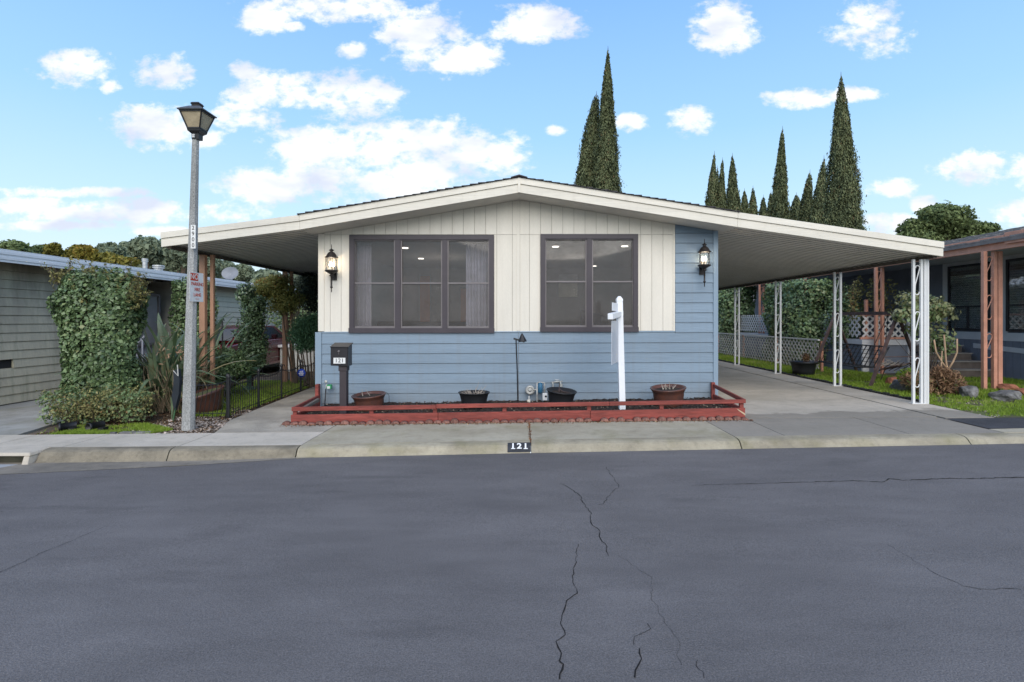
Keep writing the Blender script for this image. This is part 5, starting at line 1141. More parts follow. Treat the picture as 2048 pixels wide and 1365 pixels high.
shrubcol('climbing_shrub', X(388, 13.6), 13.6, .48, .4, -.05, 2.5, 7500, .085, m_ivy, 'climbing shrub against the grey house between the lamp post and ivy column', tone0=.55)
# slender camellia-like column
cm = thing('camellia_bush', (X(502, 12.2), 12.2, -.05), 'slender glossy green shrub standing in front of the red car', 'shrub'); xc = X(504, 12.2)
pieces_ = []
for du, v, ru, rv, n in ((-12, 590, 16, 26, 900), (4, 620, 24, 24, 1100), (0, 650, 26, 28, 1400), (4, 690, 30, 28, 1600), (2, 718, 26, 22, 1200), (14, 605, 12, 14, 300), (-6, 668, 28, 20, 800)):
    p, d = ellip(n, (X(504 + du, 12.2), 12.2, Z(v, 12.2)), (ru * 12.2 / F, .30, rv * 12.2 / F), .6); pieces_.append((p, d))
leafy('foliage', np.concatenate([a for a, b in pieces_]), np.concatenate([b for a, b in pieces_]), .07, m_holly, cm, asp=.55)
mb = MB(); shoots(mb, (xc, 12.2, -.05), 5, 2.0, .12, .02); mb.build('trunk', m_trunk, cm)
bb = thing('round_bush', (X(452, 10.6), 10.6, -.05), 'dense green bush filling the gap between the tan posts and bird bath', 'shrub')
pieces_ = [ellip(n, (X(u, Y), Y, Z(v, Y)), (ru * Y / F, .35, rv * Y / F), .5) for u, v, ru, rv, n, Y in ((455, 722, 36, 26, 2400, 10.8), (440, 745, 30, 20, 1200, 10.6), (478, 735, 22, 18, 900, 10.9), (425, 718, 24, 24, 1100, 11.2))]
leafy('foliage', np.concatenate([a for a, b in pieces_]), np.concatenate([b for a, b in pieces_]), .06, m_ivy, bb, asp=.55, tone0=.45)
mb = MB(); shoots(mb, (X(452, 10.6), 10.6, -.06), 7, .7, .4, .012); mb.build('stems', m_trunk, bb)
# nandina: orange-green clouds on slender stems under the awning
na = thing('nandina_tree', (X(580, 13.0), 13.0, -.05), 'orange tinted feathery nandina shrub on thin stems under the left awning', 'shrub'); Yn = 13.0
pieces_ = [ellip(n, (X(u, Yn), Yn + dy, Z(v, Yn)), (ru * Yn / F, .35, rv * Yn / F), .75) for u, v, ru, rv, n, dy in ((540, 572, 34, 20, 2600, 0), (560, 588, 34, 22, 2600, .1), (528, 585, 24, 16, 1100, -.1), (582, 602, 24, 20, 1500, .1), (565, 615, 30, 14, 1000, 0), (560, 558, 20, 10, 500, .1))]
Pn = np.concatenate([a for a, b in pieces_]); ex = np.clip((-(Pn[:, 0]) - 5.9) * .45, -.35, .4)
leafy('foliage', Pn, np.concatenate([b for a, b in pieces_]), .075, m_nand, na, asp=.28, up=.3, extra=ex)
mb = MB()
for u0, u1 in ((588, 545), (590, 560), (592, 575), (586, 590), (594, 600)): mb.tube([(X(u0, Yn), Yn, -.05), (X((u0 * 2 + u1) / 3, Yn), Yn, .9), (X((u0 + u1) / 2, Yn), Yn, 1.6), (X(u1, Yn), Yn, Z(590, Yn))], [.02, .016, .012, .006], 6)
mb.build('stems', m_trunk, na)
we = thing('weeping_bush', (X(610, 12.3), 12.3, -.03), 'fine leaved drooping green shrub with dark bare stems at the house corner', 'shrub'); Yw = 12.3
pieces_ = [ellip(n, (X(u, Yw), Yw, Z(v, Yw)), (ru * Yw / F, .34, rv * Yw / F), .8) for u, v, ru, rv, n in ((614, 655, 32, 28, 3200), (600, 672, 26, 22, 1600), (622, 680, 26, 26, 1800), (608, 690, 24, 18, 800), (626, 645, 18, 20, 900))]
leafy('foliage', np.concatenate([a for a, b in pieces_]), np.concatenate([b for a, b in pieces_]), .10, m_fine, we, asp=.14, up=0, outw=.2, along=(0, 0, -1), alongw=.35)
mb = MB()
for u0, u1 in ((612, 592), (616, 603), (618, 612), (622, 620), (626, 628), (610, 600)): mb.tube([(X(u0, Yw), Yw, -.04), (X((u0 + u1 * 1.2) / 2.2, Yw), Yw + .05, .4), (X(u1, Yw), Yw, Z(690, Yw)), (X(u1 + 3, Yw), Yw, Z(660, Yw))], [.022, .018, .013, .006], 6)
mb.build('stems', m_trunk, we)
dm = thing('shaded_vine', (-5.1, 15.0, 0), 'dark shaded vine mass hanging under the far end of the left awning', 'vine')
pieces_ = [ellip(n, (X(u, Y), Y, Z(v, Y)), (ru * Y / F, .5, rv * Y / F), .7) for u, v, ru, rv, n, Y in ((622, 570, 26, 34, 3000, 14.6), (612, 590, 20, 22, 1200, 14.2), (626, 610, 18, 18, 800, 14.4))]
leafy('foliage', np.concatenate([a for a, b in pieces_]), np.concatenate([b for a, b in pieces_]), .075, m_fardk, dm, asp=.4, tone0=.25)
mb = MB(); mb.tube([(-5.3, 14.8, -.05), (-5.4, 14.7, 1.2), (-5.2, 14.6, 2.4)], .035, 6).tube([(-5.1, 14.8, -.05), (-5.1, 14.7, 1.2), (-5.5, 14.6, 2.2)], .025, 6); mb.build('stems', m_trunk, dm)
hb = shrubcol('hedge', X(612, 19.5), 19.5, 1.3, .8, -.1, 2.3, 5000, .10, m_ivy, 'light green hedge in the gap far behind the left awning posts', tone0=.75)
# bird bath
bt = thing('bird_bath', (X(498, 11.8), 11.8, -.04), 'green shallow bird bath bowl on a stem beside the slender shrub', 'bird bath'); m_gp = M('green_glaze', (.10, .20, .13), .4, var=.2)
c = (X(498, 11.8), 11.8, 0); MB().lathe(c, [(.10, Z(748, 11.8)), (.18, Z(744, 11.8)), (.225, Z(737.5, 11.8)), (.225, Z(736, 11.8)), (.19, Z(738, 11.8)), (.01, Z(741, 11.8))], 22).build('bowl', m_gp, bt, smooth=True); MB().lathe(c, [(.14, -.05), (.13, 0), (.05, .05), (.04, .2), (.07, Z(748.5, 11.8))], 14).build('stem', m_gp, bt, smooth=True)
# shepherd hook by the siding, small rail steps
hk = thing('garden_hook', (X(441, 12.6), 12.6, 0), 'black curled garden hook pole rising above the red car bonnet', 'hook')
MB().tube([(X(445, 12.6), 12.6, -.05), (X(445, 12.6), 12.6, Z(648, 12.6)), (X(444, 12.6), 12.6, Z(640, 12.6)), (X(447, 12.6), 12.6, Z(637, 12.6)), (X(448, 12.6), 12.6, Z(642, 12.6))], .016, 6).build('pole', m_black, hk); MB().tube([(X(440, 12.6), 12.6, Z(645, 12.6)), (X(449, 12.6), 12.6, Z(655, 12.6))], .014, 6).build('crossbar', m_black, hk)
# ------------------------------------------------------------------ grey house on the left
gh = thing('grey_house', (-9.8, 10, -.1), 'grey house with mould stained lap siding and a white metal eave at the left', 'house')
def sided(name, base, stain, mould_shade):
    m, nt, b = newmat(name); n = nt.nodes; l = nt.links; g_ = n.new('ShaderNodeNewGeometry')
    def nz_(s, sc_=(1, 1, 1), d=6):
        mp_ = n.new('ShaderNodeMapping'); mp_.inputs['Scale'].default_value = sc_; l.new(g_.outputs['Position'], mp_.inputs[0]); a = n.new('ShaderNodeTexNoise'); a.inputs['Scale'].default_value = s; a.inputs['Detail'].default_value = d; a.inputs['Roughness'].default_value = .65; l.new(mp_.outputs[0], a.inputs['Vector']); return a.outputs[0]
    def mx(f, a, b_):
        x = n.new('ShaderNodeMix'); x.data_type = 'RGBA'; l.new(f, x.inputs[0])
        for i, q in ((6, a), (7, b_)):
            if isinstance(q, tuple): x.inputs[i].default_value = (*q, 1)
            else: l.new(q, x.inputs[i])
        return x.outputs[2]
    def rg(x, a, b_, c, d_):
        r = n.new('ShaderNodeMapRange'); r.inputs['From Min'].default_value = a; r.inputs['From Max'].default_value = b_; r.inputs['To Min'].default_value = c; r.inputs['To Max'].default_value = d_; l.new(x, r.inputs['Value']); return r.outputs[0]
    sp_ = n.new('ShaderNodeSeparateXYZ'); l.new(g_.outputs['Position'], sp_.inputs[0])
    hgt = rg(sp_.outputs[2], .55, 2.3, 0, .75); st_ = n.new('ShaderNodeMath'); st_.operation = 'ADD'; st_.use_clamp = True; l.new(hgt, st_.inputs[0]); l.new(rg(nz_(1.6, (1, 1.6, .5)), .3, .7, -.45, .45), st_.inputs[1])  # darker upward: shade under the eave painted in together with the mould
    c = mx(st_.outputs[0] if mould_shade else rg(nz_(2), .5, .8, 0, .5), base, stain); c = mx(rg(nz_(2.3, (1, 2.4, .35)), .5, .72, 0, .45 if mould_shade else .1), c, (.075, .10, .045)); c = mx(rg(nz_(30, (1, 1, .2)), .4, .8, 0, .4), c, tuple(q * .6 for q in base))
    l.new(c, b.inputs['Base Color']); b.inputs['Roughness'].default_value = .8; return m
m_gside = sided('mould_and_eave_shade_siding', (.52, .47, .345), (.27, .23, .18), True); m_cside = sided('clean_cream_siding', (.64, .61, .48), (.54, .51, .40), False)
gx0 = -9.8
MB().box(gx0 - 4, gx0 - .03, 7.6, 12.4, -.15, 2.62).box(gx0 - 4, gx0 - 1.6, 12.4, 15, -.15, 2.62).box(gx0 - 4, gx0 - .03, 15, 24, -.15, 2.62).build('wall_core', m_sheath, gh)
def gboard(y0_, y1_, z0_, z1_, mat, x=gx0):
    MB().hexa([(x + .028, y0_, z0_), (x + .028, y1_, z0_), (x - .02, y1_, z0_), (x - .02, y0_, z0_), (x + .008, y0_, z1_), (x + .008, y1_, z1_), (x - .02, y1_, z1_), (x - .02, y0_, z1_)]).build('siding_board', mat, gh)
gs = .169
for k in range(16):
    z0_ = -.06 + gs * k; z1_ = z0_ + gs - .005
    if z1_ > 2.62: z1_ = 2.62
    if z0_ < 2.6:
        if k == 4: gboard(7.6, 9.3, z0_, z1_, m_gside); gboard(10.12, 12.4, z0_, z1_, m_gside)
        else: gboard(7.6, 12.4, z0_, z1_, m_gside)
    z0_ = -.06 + gs * 1.0 * k
    if z0_ < 2.6: gboard(15, 19.6, z0_, z1_, m_cside); gboard(19.72, 24, z0_, z1_, m_cside)
MB().box(gx0 - .25, gx0 - .02, 9.3, 10.12, .62, .785).build('vent_opening', m_dark, gh)
MB().box(gx0 - .03, gx0 + .05, 12.36, 12.48, -.1, 2.6).build('corner_board', m_cside, gh); MB().box(gx0 - .03, gx0 + .05, 19.6, 19.72, -.1, 2.6).build('downspout', m_white, gh)
m_dkwall = M('brown_grey_wall', (.17, .15, .14), .8, var=.3)
MB().box(gx0 - 1.62, gx0 - 1.58, 12.4, 15, -.1, 2.6).build('porch_wall', m_dkwall, gh)
MB().box(gx0 - .30, gx0 - .22, 13.0, 13.08, 0, 2.6).box(gx0 - .30, gx0 - .22, 13.45, 13.5, 0, 2.6).build('porch_post', M('taupe_paint', (.22, .19, .17), .7), gh)
dd = MB().box(gx0 - .35, gx0 - .30, 13.5, 14.6, .9, 2.2).build('window', M('grey_screen', (.26, .24, .22), .8, var=.15), gh)
MB().box(gx0 - .29, gx0 - .26, 13.45, 13.52, .85, 2.25).box(gx0 - .29, gx0 - .26, 14.58, 14.65, .85, 2.25).box(gx0 - .29, gx0 - .26, 13.52, 14.58, 2.19, 2.25).box(gx0 - .29, gx0 - .26, 13.52, 14.58, .85, .91).build('window_frame', m_dkwall, dd)
MB().box(gx0 - .6, gx0 - .35, 12.5, 15, -.1, .9).build('porch_skirt', M('pale_grey_skirt', (.30, .29, .29), .8), gh)
# handrail
hr = thing('handrail', (-8.6, 11.8, 0), 'pale blue grey stair rail glimpsed between the ivy column and the flax', 'railing'); m_rail = M('blue_grey_rail', (.28, .29, .34), .6)
Yr = 12.0
MB().tube([(X(262, Yr), Yr, Z(700, Yr)), (X(290, Yr), Yr, Z(672, Yr))], .022, 6).tube([(X(262, Yr), Yr, Z(735, Yr)), (X(290, Yr), Yr, Z(712, Yr))], .016, 6).tube([(X(258, Yr), Yr, Z(732, Yr)), (X(292, Yr), Yr, Z(733, Yr))], .016, 6).build('rail', m_rail, hr)
for u in (264, 274, 285): MB().tube([(X(u, Yr), Yr, -.08), (X(u, Yr), Yr, Z(690 - (u - 264) * .7, Yr))], .02, 6).build('post', m_rail, hr)
# roof with ridged eave
m_wmetal = M('weathered_white_metal', (.78, .78, .79), .45, metal=.0, var=.12, scale=3, stretch=(1, .2, 1), bump=.05)
MB().hexa([(-18, 7.4, 3.0), (-9.34, 7.4, 2.76), (-9.34, 24.4, 2.76), (-18, 24.4, 3.0), (-18, 7.4, 3.05), (-9.34, 7.4, 2.81), (-9.34, 24.4, 2.81), (-18, 24.4, 3.05)]).build('roof', m_wmetal, gh)
MB().box(-9.9, -9.33, 7.4, 24.4, 2.625, 2.645).build('eave_soffit', m_dkwall, gh)
mb = MB()
for i in range(5): mb.box(-9.345 + .012 * (i % 2), -9.30 + .012 * (i % 2), 7.35, 24.45, 2.58 + i * .047, 2.625 + i * .047)
mb.build('eave_fascia', m_wmetal, gh)
def rvent(u, v, Y, r, h, lb):
    t = thing('roof_vent', (X(u, Y), Y, 2.8), lb, 'roof vent'); c = (X(u, Y), Y, 0); z = Z(v, Y)
    MB().lathe(c, [(r, 2.7), (r, z)], 12).build('pipe', m_galv, t); MB().lathe(c, [(r * 1.35, z), (r * 1.35, z + .03), (r * 1.1, z + .035), (r * 1.1, z + .05), (r * 1.4, z + .055), (r * 1.3, z + .09), (.01, z + .10)], 12).build('cap', m_galv, t)
rvent(290, 524, 15.5, .06, .3, 'ribbed metal roof vent pipe on the grey house roof')
rvent(317, 537, 16.5, .12, .1, 'low pale roof vent on the grey house roof beyond the vent pipe')
ds = thing('satellite_dish', (X(462, 18.5), 18.5, 2.8), 'grey satellite dish lying low on the grey house roof', 'satellite dish'); mb = MB(); mb.lathe((0, 0, 0), [(.01, 0), (.14, .015), (.22, .05), (.23, .07), (.22, .06), (.14, .03), (.01, .015)], 20, tilt=Matrix.Rotation(R(78), 3, 'X') @ Matrix.Diagonal((1.3, 1, 1))); mb.v = [(X(462, 18.5) + a, 18.5 + b, Z(548, 18.5) + c) for a, b, c in mb.v]; mb.build('dish', M('grey_dish', (.20, .21, .23), .5), ds, smooth=True); MB().tube([(X(462, 18.5), 18.6, 2.75), (X(462, 18.5), 18.5, Z(548, 18.5))], .03, 6).build('mast', m_galv, ds)
# low pale wall at the back of the walkway
sw2 = thing('garden_shed', (-5.6, 16.9, 0), 'pale low shed wall at the far end of the left walkway', 'shed'); MB().box(X(560, 16.5), -4.1, 16.5, 18, -.1, Z(695, 16.5)).build('wall', M('off_white_wall', (.55, .55, .52), .8, var=.1), sw2); MB().box(X(556, 16.5), -4.05, 16.4, 18.1, Z(695, 16.5), Z(690, 16.5)).build('top', m_white, sw2)
# ------------------------------------------------------------------ red car on the side driveway
car = thing('parked_car', (-8.45, 15, -.06), 'dark red car parked beside the grey house behind the slender shrub', 'car')
m_car = M('dark_red_car_paint', (.12, .012, .014), .25, var=.05, bump=0, spec=.6); m_cgl = M('dark_car_glass', (.015, .018, .02), .08, var=0, bump=0, spec=.8); m_tyre = M('tyre_rubber', (.02, .02, .02), .85)
side = [(12.5, .35), (12.5, .72), (12.75, .84), (13.6, .92), (16.2, .95), (17.2, .86), (17.6, .80), (17.7, .5), (17.6, .3)]
def wheelarch(yc): return [(yc + .36 * math.cos(a), .26 + .36 * math.sin(a)) for a in [math.pi * i / 8 for i in range(9)]]
outl = side + [(17.0 + .0, .22)] + [(y, z) for y, z in wheelarch(16.7) if z > .22] + [(15.8, .20), (14.2, .20)] + [(y, z) for y, z in wheelarch(13.4) if z > .22] + [(12.7, .24)]
xs0, xs1 = -9.3, -7.6; n_ = len(outl)
MB().add([(xs1, y, z) for y, z in outl] + [(xs0, y, z) for y, z in outl], [tuple(range(n_)), tuple(range(n_, 2 * n_))] + [(i, (i + 1) % n_, n_ + (i + 1) % n_, n_ + i) for i in range(n_)]).build('body', m_car, car, bevel=.02)
cab = [(13.2, .93), (13.75, 1.30), (14.4, 1.38), (15.6, 1.36), (16.6, .95)]
def prism(pts, xa, xb_, ins, nm, mat, par):
    k = len(pts); return MB().add([(xa, y, z) for y, z in pts] + [(xb_, y, z) for y, z in pts], [tuple(range(k)), tuple(range(k, 2 * k))] + [(i, (i + 1) % k, k + (i + 1) % k, k + i) for i in range(k)]).build(nm, mat, par, bevel=.015)
prism(cab, xs1 - .14, xs0 + .14, 0, 'cabin', m_car, car)
for nm, pts in (('side_window', [(13.42, .97), (13.82, 1.27), (14.75, 1.33), (14.75, .97)]), ('side_window', [(14.83, .97), (14.83, 1.33), (15.5, 1.30), (16.25, .97)])):
    MB().add([(xs1 - .13, y, z) for y, z in pts], [(0, 1, 2, 3)]).build(nm, m_cgl, car)
MB().add([(xs1 - .2, 16.58, .99), (xs0 + .2, 16.58, .99), (xs0 + .25, 15.68, 1.36), (xs1 - .25, 15.68, 1.36)], [(0, 1, 2, 3)]).build('windscreen', m_cgl, car); MB().add([(xs1 - .2, 13.2, .98), (xs0 + .2, 13.2, .98), (xs0 + .25, 13.70, 1.28), (xs1 - .25, 13.70, 1.28)], [(0, 1, 2, 3)]).build('rear_window', m_cgl, car)
MB().box(xs1, xs1 + .02, 15.0, 15.16, .80, .83).build('door_handle', m_car, car); MB().box(xs1 - .01, xs1 + .025, 13.9, 16.2, .20, .26).build('sill_strip', M('pale_car_sill', (.35, .20, .18), .4), car)
MB().box(xs1 - .02, xs1 + .14, 15.9, 16.05, .95, 1.08).build('wing_mirror', m_car, car, bevel=.02); MB().box(xs1 - .3, xs1 - .02, 12.47, 12.52, .55, .75).build('tail_light', M('red_lens', (.4, .01, .01), .2), car); MB().box(xs1 - .3, xs1 - .02, 17.66, 17.72, .5, .68).build('headlight', m_white, car)
for yc in (13.4, 16.7):
    for xw in (xs1 - .11, xs0 + .11):
        mb = MB(); mb.lathe((0, 0, 0), [(.20, -.1), (.31, -.1), (.33, -.07), (.33, .07), (.31, .1), (.20, .1)], 20); mb.v = [(xw + c, yc + a, .26 + b) for a, b, c in mb.v]; wh = mb.build('wheel', m_tyre, car, smooth=False)
        mb = MB(); mb.lathe((0, 0, 0), [(.19, -.105), (.19, .105)], 14); mb.v = [(xw + c, yc + a, .26 + b) for a, b, c in mb.v]; mb.build('rim', m_galv, wh)

car.location.y += .9
# ------------------------------------------------------------------ lawns and ground cover
def inpoly(px, py, poly):
    c = np.zeros(len(px), bool); j = len(poly) - 1
    for i in range(len(poly)):
        xi, yi = poly[i]; xj, yj = poly[j]
        m = ((yi > py) != (yj > py)) & (px < (xj - xi) * (py - yi) / (yj - yi + 1e-12) + xi); c ^= m; j = i
    return c
def scatter(poly, n, patch=0.0, seed=0.0):
    xs_ = [p[0] for p in poly]; ys_ = [p[1] for p in poly]
    x = rng.uniform(min(xs_), max(xs_), n * 3); y = rng.uniform(min(ys_), max(ys_), n * 3); k = inpoly(x, y, poly)
    if patch:
        f = np.sin(x * 2.3 + seed) * np.cos(y * 2.9 + seed * 1.7) + .6 * np.sin(x * 5.1 + y * 4.3 + seed) + .4 * np.sin(x * 11 - y * 9)
        k &= (f + rng.normal(0, .35, len(x))) > -1.1 + patch * 1.6
    return x[k][:n], y[k][:n]
def zgv(x): return np.interp(x, [-200, -10, -6.5, -3.5, 3.5, 7, 12, 200], [-.3, -.08, -.05, -.02, .06, .085, .1, .1])
def grass(name, poly, n, h, wd=.006, patch=0.0, seed=0.0, tone0=.5, mat=None):
    x, y = scatter(poly, n, patch, seed); n = len(x); z = zgv(x) - .012; a = rng.uniform(0, 6.28, n); hh = h * rng.uniform(.5, 1.4, n)
    dx, dy = np.cos(a) * wd, np.sin(a) * wd; lx, ly = rng.normal(0, .45, n) * hh, rng.normal(0, .45, n) * hh
    vs = np.stack([np.stack([x - dx, y - dy, z], 1), np.stack([x + dx, y + dy, z], 1), np.stack([x + lx, y + ly, z + hh], 1)], 1).reshape(-1, 3)
    cl = np.sin(x * 1.9 + seed) * np.cos(y * 2.3) * .25
    return npmesh(name, vs, np.arange(3 * n).reshape(-1, 3), mat or m_grass, tone=np.repeat(np.clip(tone0 + cl + rng.normal(0, .17, n), 0, 1), 3), kind='stuff')
strip = [(-6.95, 7.29), (-4.9, 7.29), (-4.9, 7.9), (-5.6, 8.2), (-7.3, 8.6)]
stripg = [(-6.75, 7.29), (-5.15, 7.29), (-5.0, 7.55), (-5.7, 8.0), (-7.0, 7.9)]
grass('front_grass', stripg, 7500, .036, .005, patch=.72, seed=1.2, tone0=.62)
lawnL = [(-4.78, 8.6), (-5.02, 13.6), (-7.3, 13.6), (-6.4, 9.6), (-5.5, 8.6)]
sheet('left_turf', lawnL, -.018, m_turf, kind='structure'); grass('left_lawn', lawnL, 22000, .05, .008, patch=.3, seed=3, tone0=.62)
lawnR = [(7.1, 7.9), (7.1, 26), (9.2, 26), (9.6, 14.4), (11.9, 13), (11.9, 7.95)]
sheet('right_turf', lawnR, -.018, m_turf, kind='structure')
grass('right_lawn', [(7.15, 9.6), (7.15, 16.5), (9.2, 16.5), (9.6, 13), (11.9, 13), (11.9, 9.4)], 38000, .055, .008, patch=.3, seed=5, tone0=.6)
grass('back_lawn', [(7.1, 16.5), (7.1, 25), (8.5, 25), (8.5, 16.5)], 12000, .06, .010, patch=.3, seed=2, tone0=.6)
grass('corner_lawn', [(7.1, 7.95), (7.1, 9.6), (11.9, 9.6), (11.9, 7.95)], 14000, .04, .006, patch=.34, seed=8, tone0=.6)
m_gravel = leafmat('pale_chips', (.14, .10, .075), (.44, .37, .31), .85, .2, 0, third=(.56, .46, .40))
m_brleaf = leafmat('brown_leaf_scraps', (.05, .03, .018), (.22, .13, .07), .9, .1, .1, third=(.45, .38, .28))
def chipfield(name, poly, n, size, mat, patch=0.0, seed=0.0, lift=.0):
    def f(k): x, y = scatter(poly, k, patch, seed); return np.stack([x, y], 1)
    return chips(name, n, f, lambda x, y: zg(x) - .03, size, mat, lift=.012 + lift)
cl = [(-6.9, 7.29), (-4.3, 7.29), (-4.6, 8.2), (-4.75, 9.2), (-5.6, 9.6), (-6.6, 8.3)]
chipfield('pale_gravel', [(-5.7, 7.29), (-4.3, 7.29), (-4.5, 8.1), (-4.7, 9.2), (-5.4, 9.4), (-5.6, 8.4)], 3000, .018, m_gravel, .2, 4, .006)
chipfield('leaf_scraps', cl, 4200, .015, m_brleaf, .1, 7, .004)
chipfield('gravel_and_leaves', [(7.1, 7.95), (7.1, 12), (11.9, 12), (11.9, 7.95)], 2800, .018, m_gravel, .42, 2.2, .004)
chipfield('lawn_edge_leaves', [(7.08, 9), (7.08, 22), (7.6, 22), (7.6, 9)], 1600, .018, m_brleaf, .2, 9, .012)
chipfield('fence_leaves', [(-4.7, 8.3), (-4.95, 12.5), (-5.1, 12.5), (-4.9, 8.3)], 900, .018, m_brleaf, 0, 9, .006)
# black scalloped lawn edging along the driveway strip
le = thing('lawn_edging', (7.07, 12, .08), 'low black scalloped edging between the carport slab and the right lawn', 'edging')
mb = MB(); y = 9.3
while y < 24: mb.tube([(7.06, y, .06), (7.06, y, .125 + random.uniform(-.012, .012))], .038, 6); y += .082
mb.build('edging_scallops', m_black, le, kind='stuff')
# slate stepping piece and debris in the front strip
stp = thing('flat_stone', (-5.35, 7.34, -.04), 'flat grey slate stone on the sidewalk edge left of the lamp post', 'stone'); MB().hexa([(-5.62, 7.31, -.06), (-5.2, 7.31, -.06), (-5.16, 7.38, -.06), (-5.6, 7.40, -.06), (-5.60, 7.32, -.025), (-5.22, 7.32, -.02), (-5.18, 7.37, -.02), (-5.58, 7.39, -.028)]).build('slab', m_rock, stp, bevel=.006); MB().box(-5.74, -5.66, 7.32, 7.36, -.06, -.03).build('chip', m_rock, stp)
# ------------------------------------------------------------------ rocks
def rock(u, v, Y, rx, ry, rz, mat, lb, seed):
    x = X(u, Y); bm = bmesh.new(); bmesh.ops.create_icosphere(bm, subdivisions=3, radius=1); r_ = random.Random(seed); ph = [r_.uniform(0, 6) for _ in range(6)]
    for vv in bm.verts:
        p = vv.co; d = 1 + .16 * math.sin(p.x * 3 + ph[0]) * math.cos(p.y * 2.6 + ph[1]) + .10 * math.sin(p.z * 5 + p.x * 4 + ph[2]) + .04 * math.sin(p.x * 11 + ph[3]) * math.sin(p.y * 9 + ph[4])
        q = Vector((max(-.85, min(.85, p.x * d)), p.y * d, min(.82 + .1 * p.x, p.z * d))); vv.co = Vector((q.x * rx, q.y * ry, q.z * rz))
    me = bpy.data.meshes.new('rock'); bm.to_mesh(me); bm.free(); me.materials.append(mat)
    o = bpy.data.objects.new('rock', me); link(o, None, (x, Y, zg(x) + rz * .35)); o.rotation_euler = (0, 0, r_.uniform(-.4, .4)); return tag(o, lb, 'rock', 'garden rocks on the right lawn')
rock(1803, 772, 10.9, .24, .20, .17, m_rock, 'rounded grey rock on the lawn left of the big white carport post', 1)
rock(1784, 755, 12.0, .14, .12, .12, m_rockr, 'small brownish rock behind the rounded grey rock by the swing', 2)
rock(1937, 792, 9.9, .15, .16, .17, m_rock, 'grey rock at the right foot of the dry brown shrub', 3)
rock(2012, 797, 9.6, .30, .2, .13, m_rock, 'long grey rock lying on gravel below the window at the right edge', 4)
rock(2014, 774, 10.8, .2, .15, .11, m_rockr, 'reddish rock behind the long grey rock beside the terracotta posts', 5)
rock(2046, 787, 10.0, .12, .12, .12, m_rockr, 'small red rock cut by the right edge of the view', 6)
# ------------------------------------------------------------------ lattice fence on the right
def lattice(parent, o, du, length, z0, z1, pitch, wd, mat, nm='lattice', th=.012, open_top=None):
    """diagonal laths in two layers across a rectangle; o is the start (x,y), du the unit direction"""
    mb = MB(); du = Vector((du[0], du[1], 0)); o = Vector((o[0], o[1], 0)); nrm = Vector((-du.y, du.x, 0)); H = z1 - z0
    for lay, sg in ((0, 1), (1, -1)):
        s = -H if sg > 0 else 0; off = nrm * (th * lay)
        s = -H
        while s < length + H:
            # segment from (s, z0) rising to (s + sg*H, z1)
            a = [s, z0]; b = [s + sg * H, z1]; t0, t1 = 0.0, 1.0; dd_ = b[0] - a[0]
            for lim, sign in ((0, 1), (length, -1)):
                va, vb = (a[0] - lim) * sign, (b[0] - lim) * sign
                if va < 0 and vb < 0: t0 = 2; break
                if va < 0: t0 = max(t0, va / (va - vb))
                if vb < 0: t1 = min(t1, va / (va - vb))
            if t0 < t1 - .02:
                p = o + du * (a[0] + dd_ * t0) + Vector((0, 0, z0 + H * t0)) + off; q = o + du * (a[0] + dd_ * t1) + Vector((0, 0, z0 + H * t1)) + off
                mb.bar(p, q, th * .8, wd, up=nrm.cross(q - p).normalized())
            s += pitch
    return mb.build(nm, mat, parent, kind='stuff')
m_lat = M('weathered_white_lattice', (.66, .62, .58), .8, var=.2, scale=2, bump=.1); m_latb = M('white_lattice', (.62, .60, .57), .7, var=.1)
lf = thing('lattice_fence', (8.45, 15, .09), 'low white diagonal lattice fence along the lawn beyond the carport posts', 'fence')
lattice(lf, (8.45, 14.9), (0, 1), 11.0, .10, .94, .20, .038, m_lat)
MB().box(8.42, 8.49, 14.9, 26, .945, .985).build('top_rail', m_latb, lf); MB().box(8.50, 8.56, 14.86, 14.93, .02, .93).build('end_post', m_terrap, lf)
for y in (17.5, 20.1, 22.7, 25.3): MB().box(8.50, 8.56, y, y + .07, .02, .94).build('post', m_terrap, lf)
# black tub
tb = thing('garden_tub', (X(1607, 13.8), 13.8, .09), 'big black plastic tub on the lawn against the end of the lattice fence', 'plant pot'); c = (X(1607, 13.8), 13.8, .07)
MB().lathe(c, [(.25, 0), (.27, .15), (.30, .33), (.335, .34), (.335, .375), (.31, .37), (.28, .31), (.01, .31)], 26).build('body', m_blackpl, tb, smooth=True); MB().lathe(c, [(.28, .315), (.01, .33)], 14).build('soil', m_soil, tb)
p, d = ellip(500, (c[0] + .06, c[1], .55), (.11, .11, .13), .8); leafy('dry_plant', p, d, .05, m_brleaf, tb, asp=.3)
# ------------------------------------------------------------------ garden swing
m_swing = M('rusty_brown_steel', (.085, .055, .05), .7, var=.35, scale=8, bump=.3)
sg = thing('garden_swing', (8.5, 13, .09), 'brown A frame garden swing standing on the right lawn', 'swing')
apx = [(8.5, 11.85, 1.67), (8.5, 14.2, 1.69)]
MB().bar((8.5, 11.7, 1.69), (8.5, 14.3, 1.70), .08).build('top_beam', m_swing, sg)
for (a, ft) in ((apx[0], (7.58, 11.4, .08)), (apx[0], (9.3, 12.1, .09)), (apx[1], (7.55, 13.7, .08)), (apx[1], (9.4, 14.7, .09))):
    MB().bar(ft, a, .055).build('leg', m_swing, sg)
for y, yb in ((11.75, 11.6), (14.0, 14.15)): MB().tube([(8.02 if yb < 12 else 7.98, yb, .72), (9.0, yb + .15, .72)], .012, 6).build('brace', m_swing, sg)
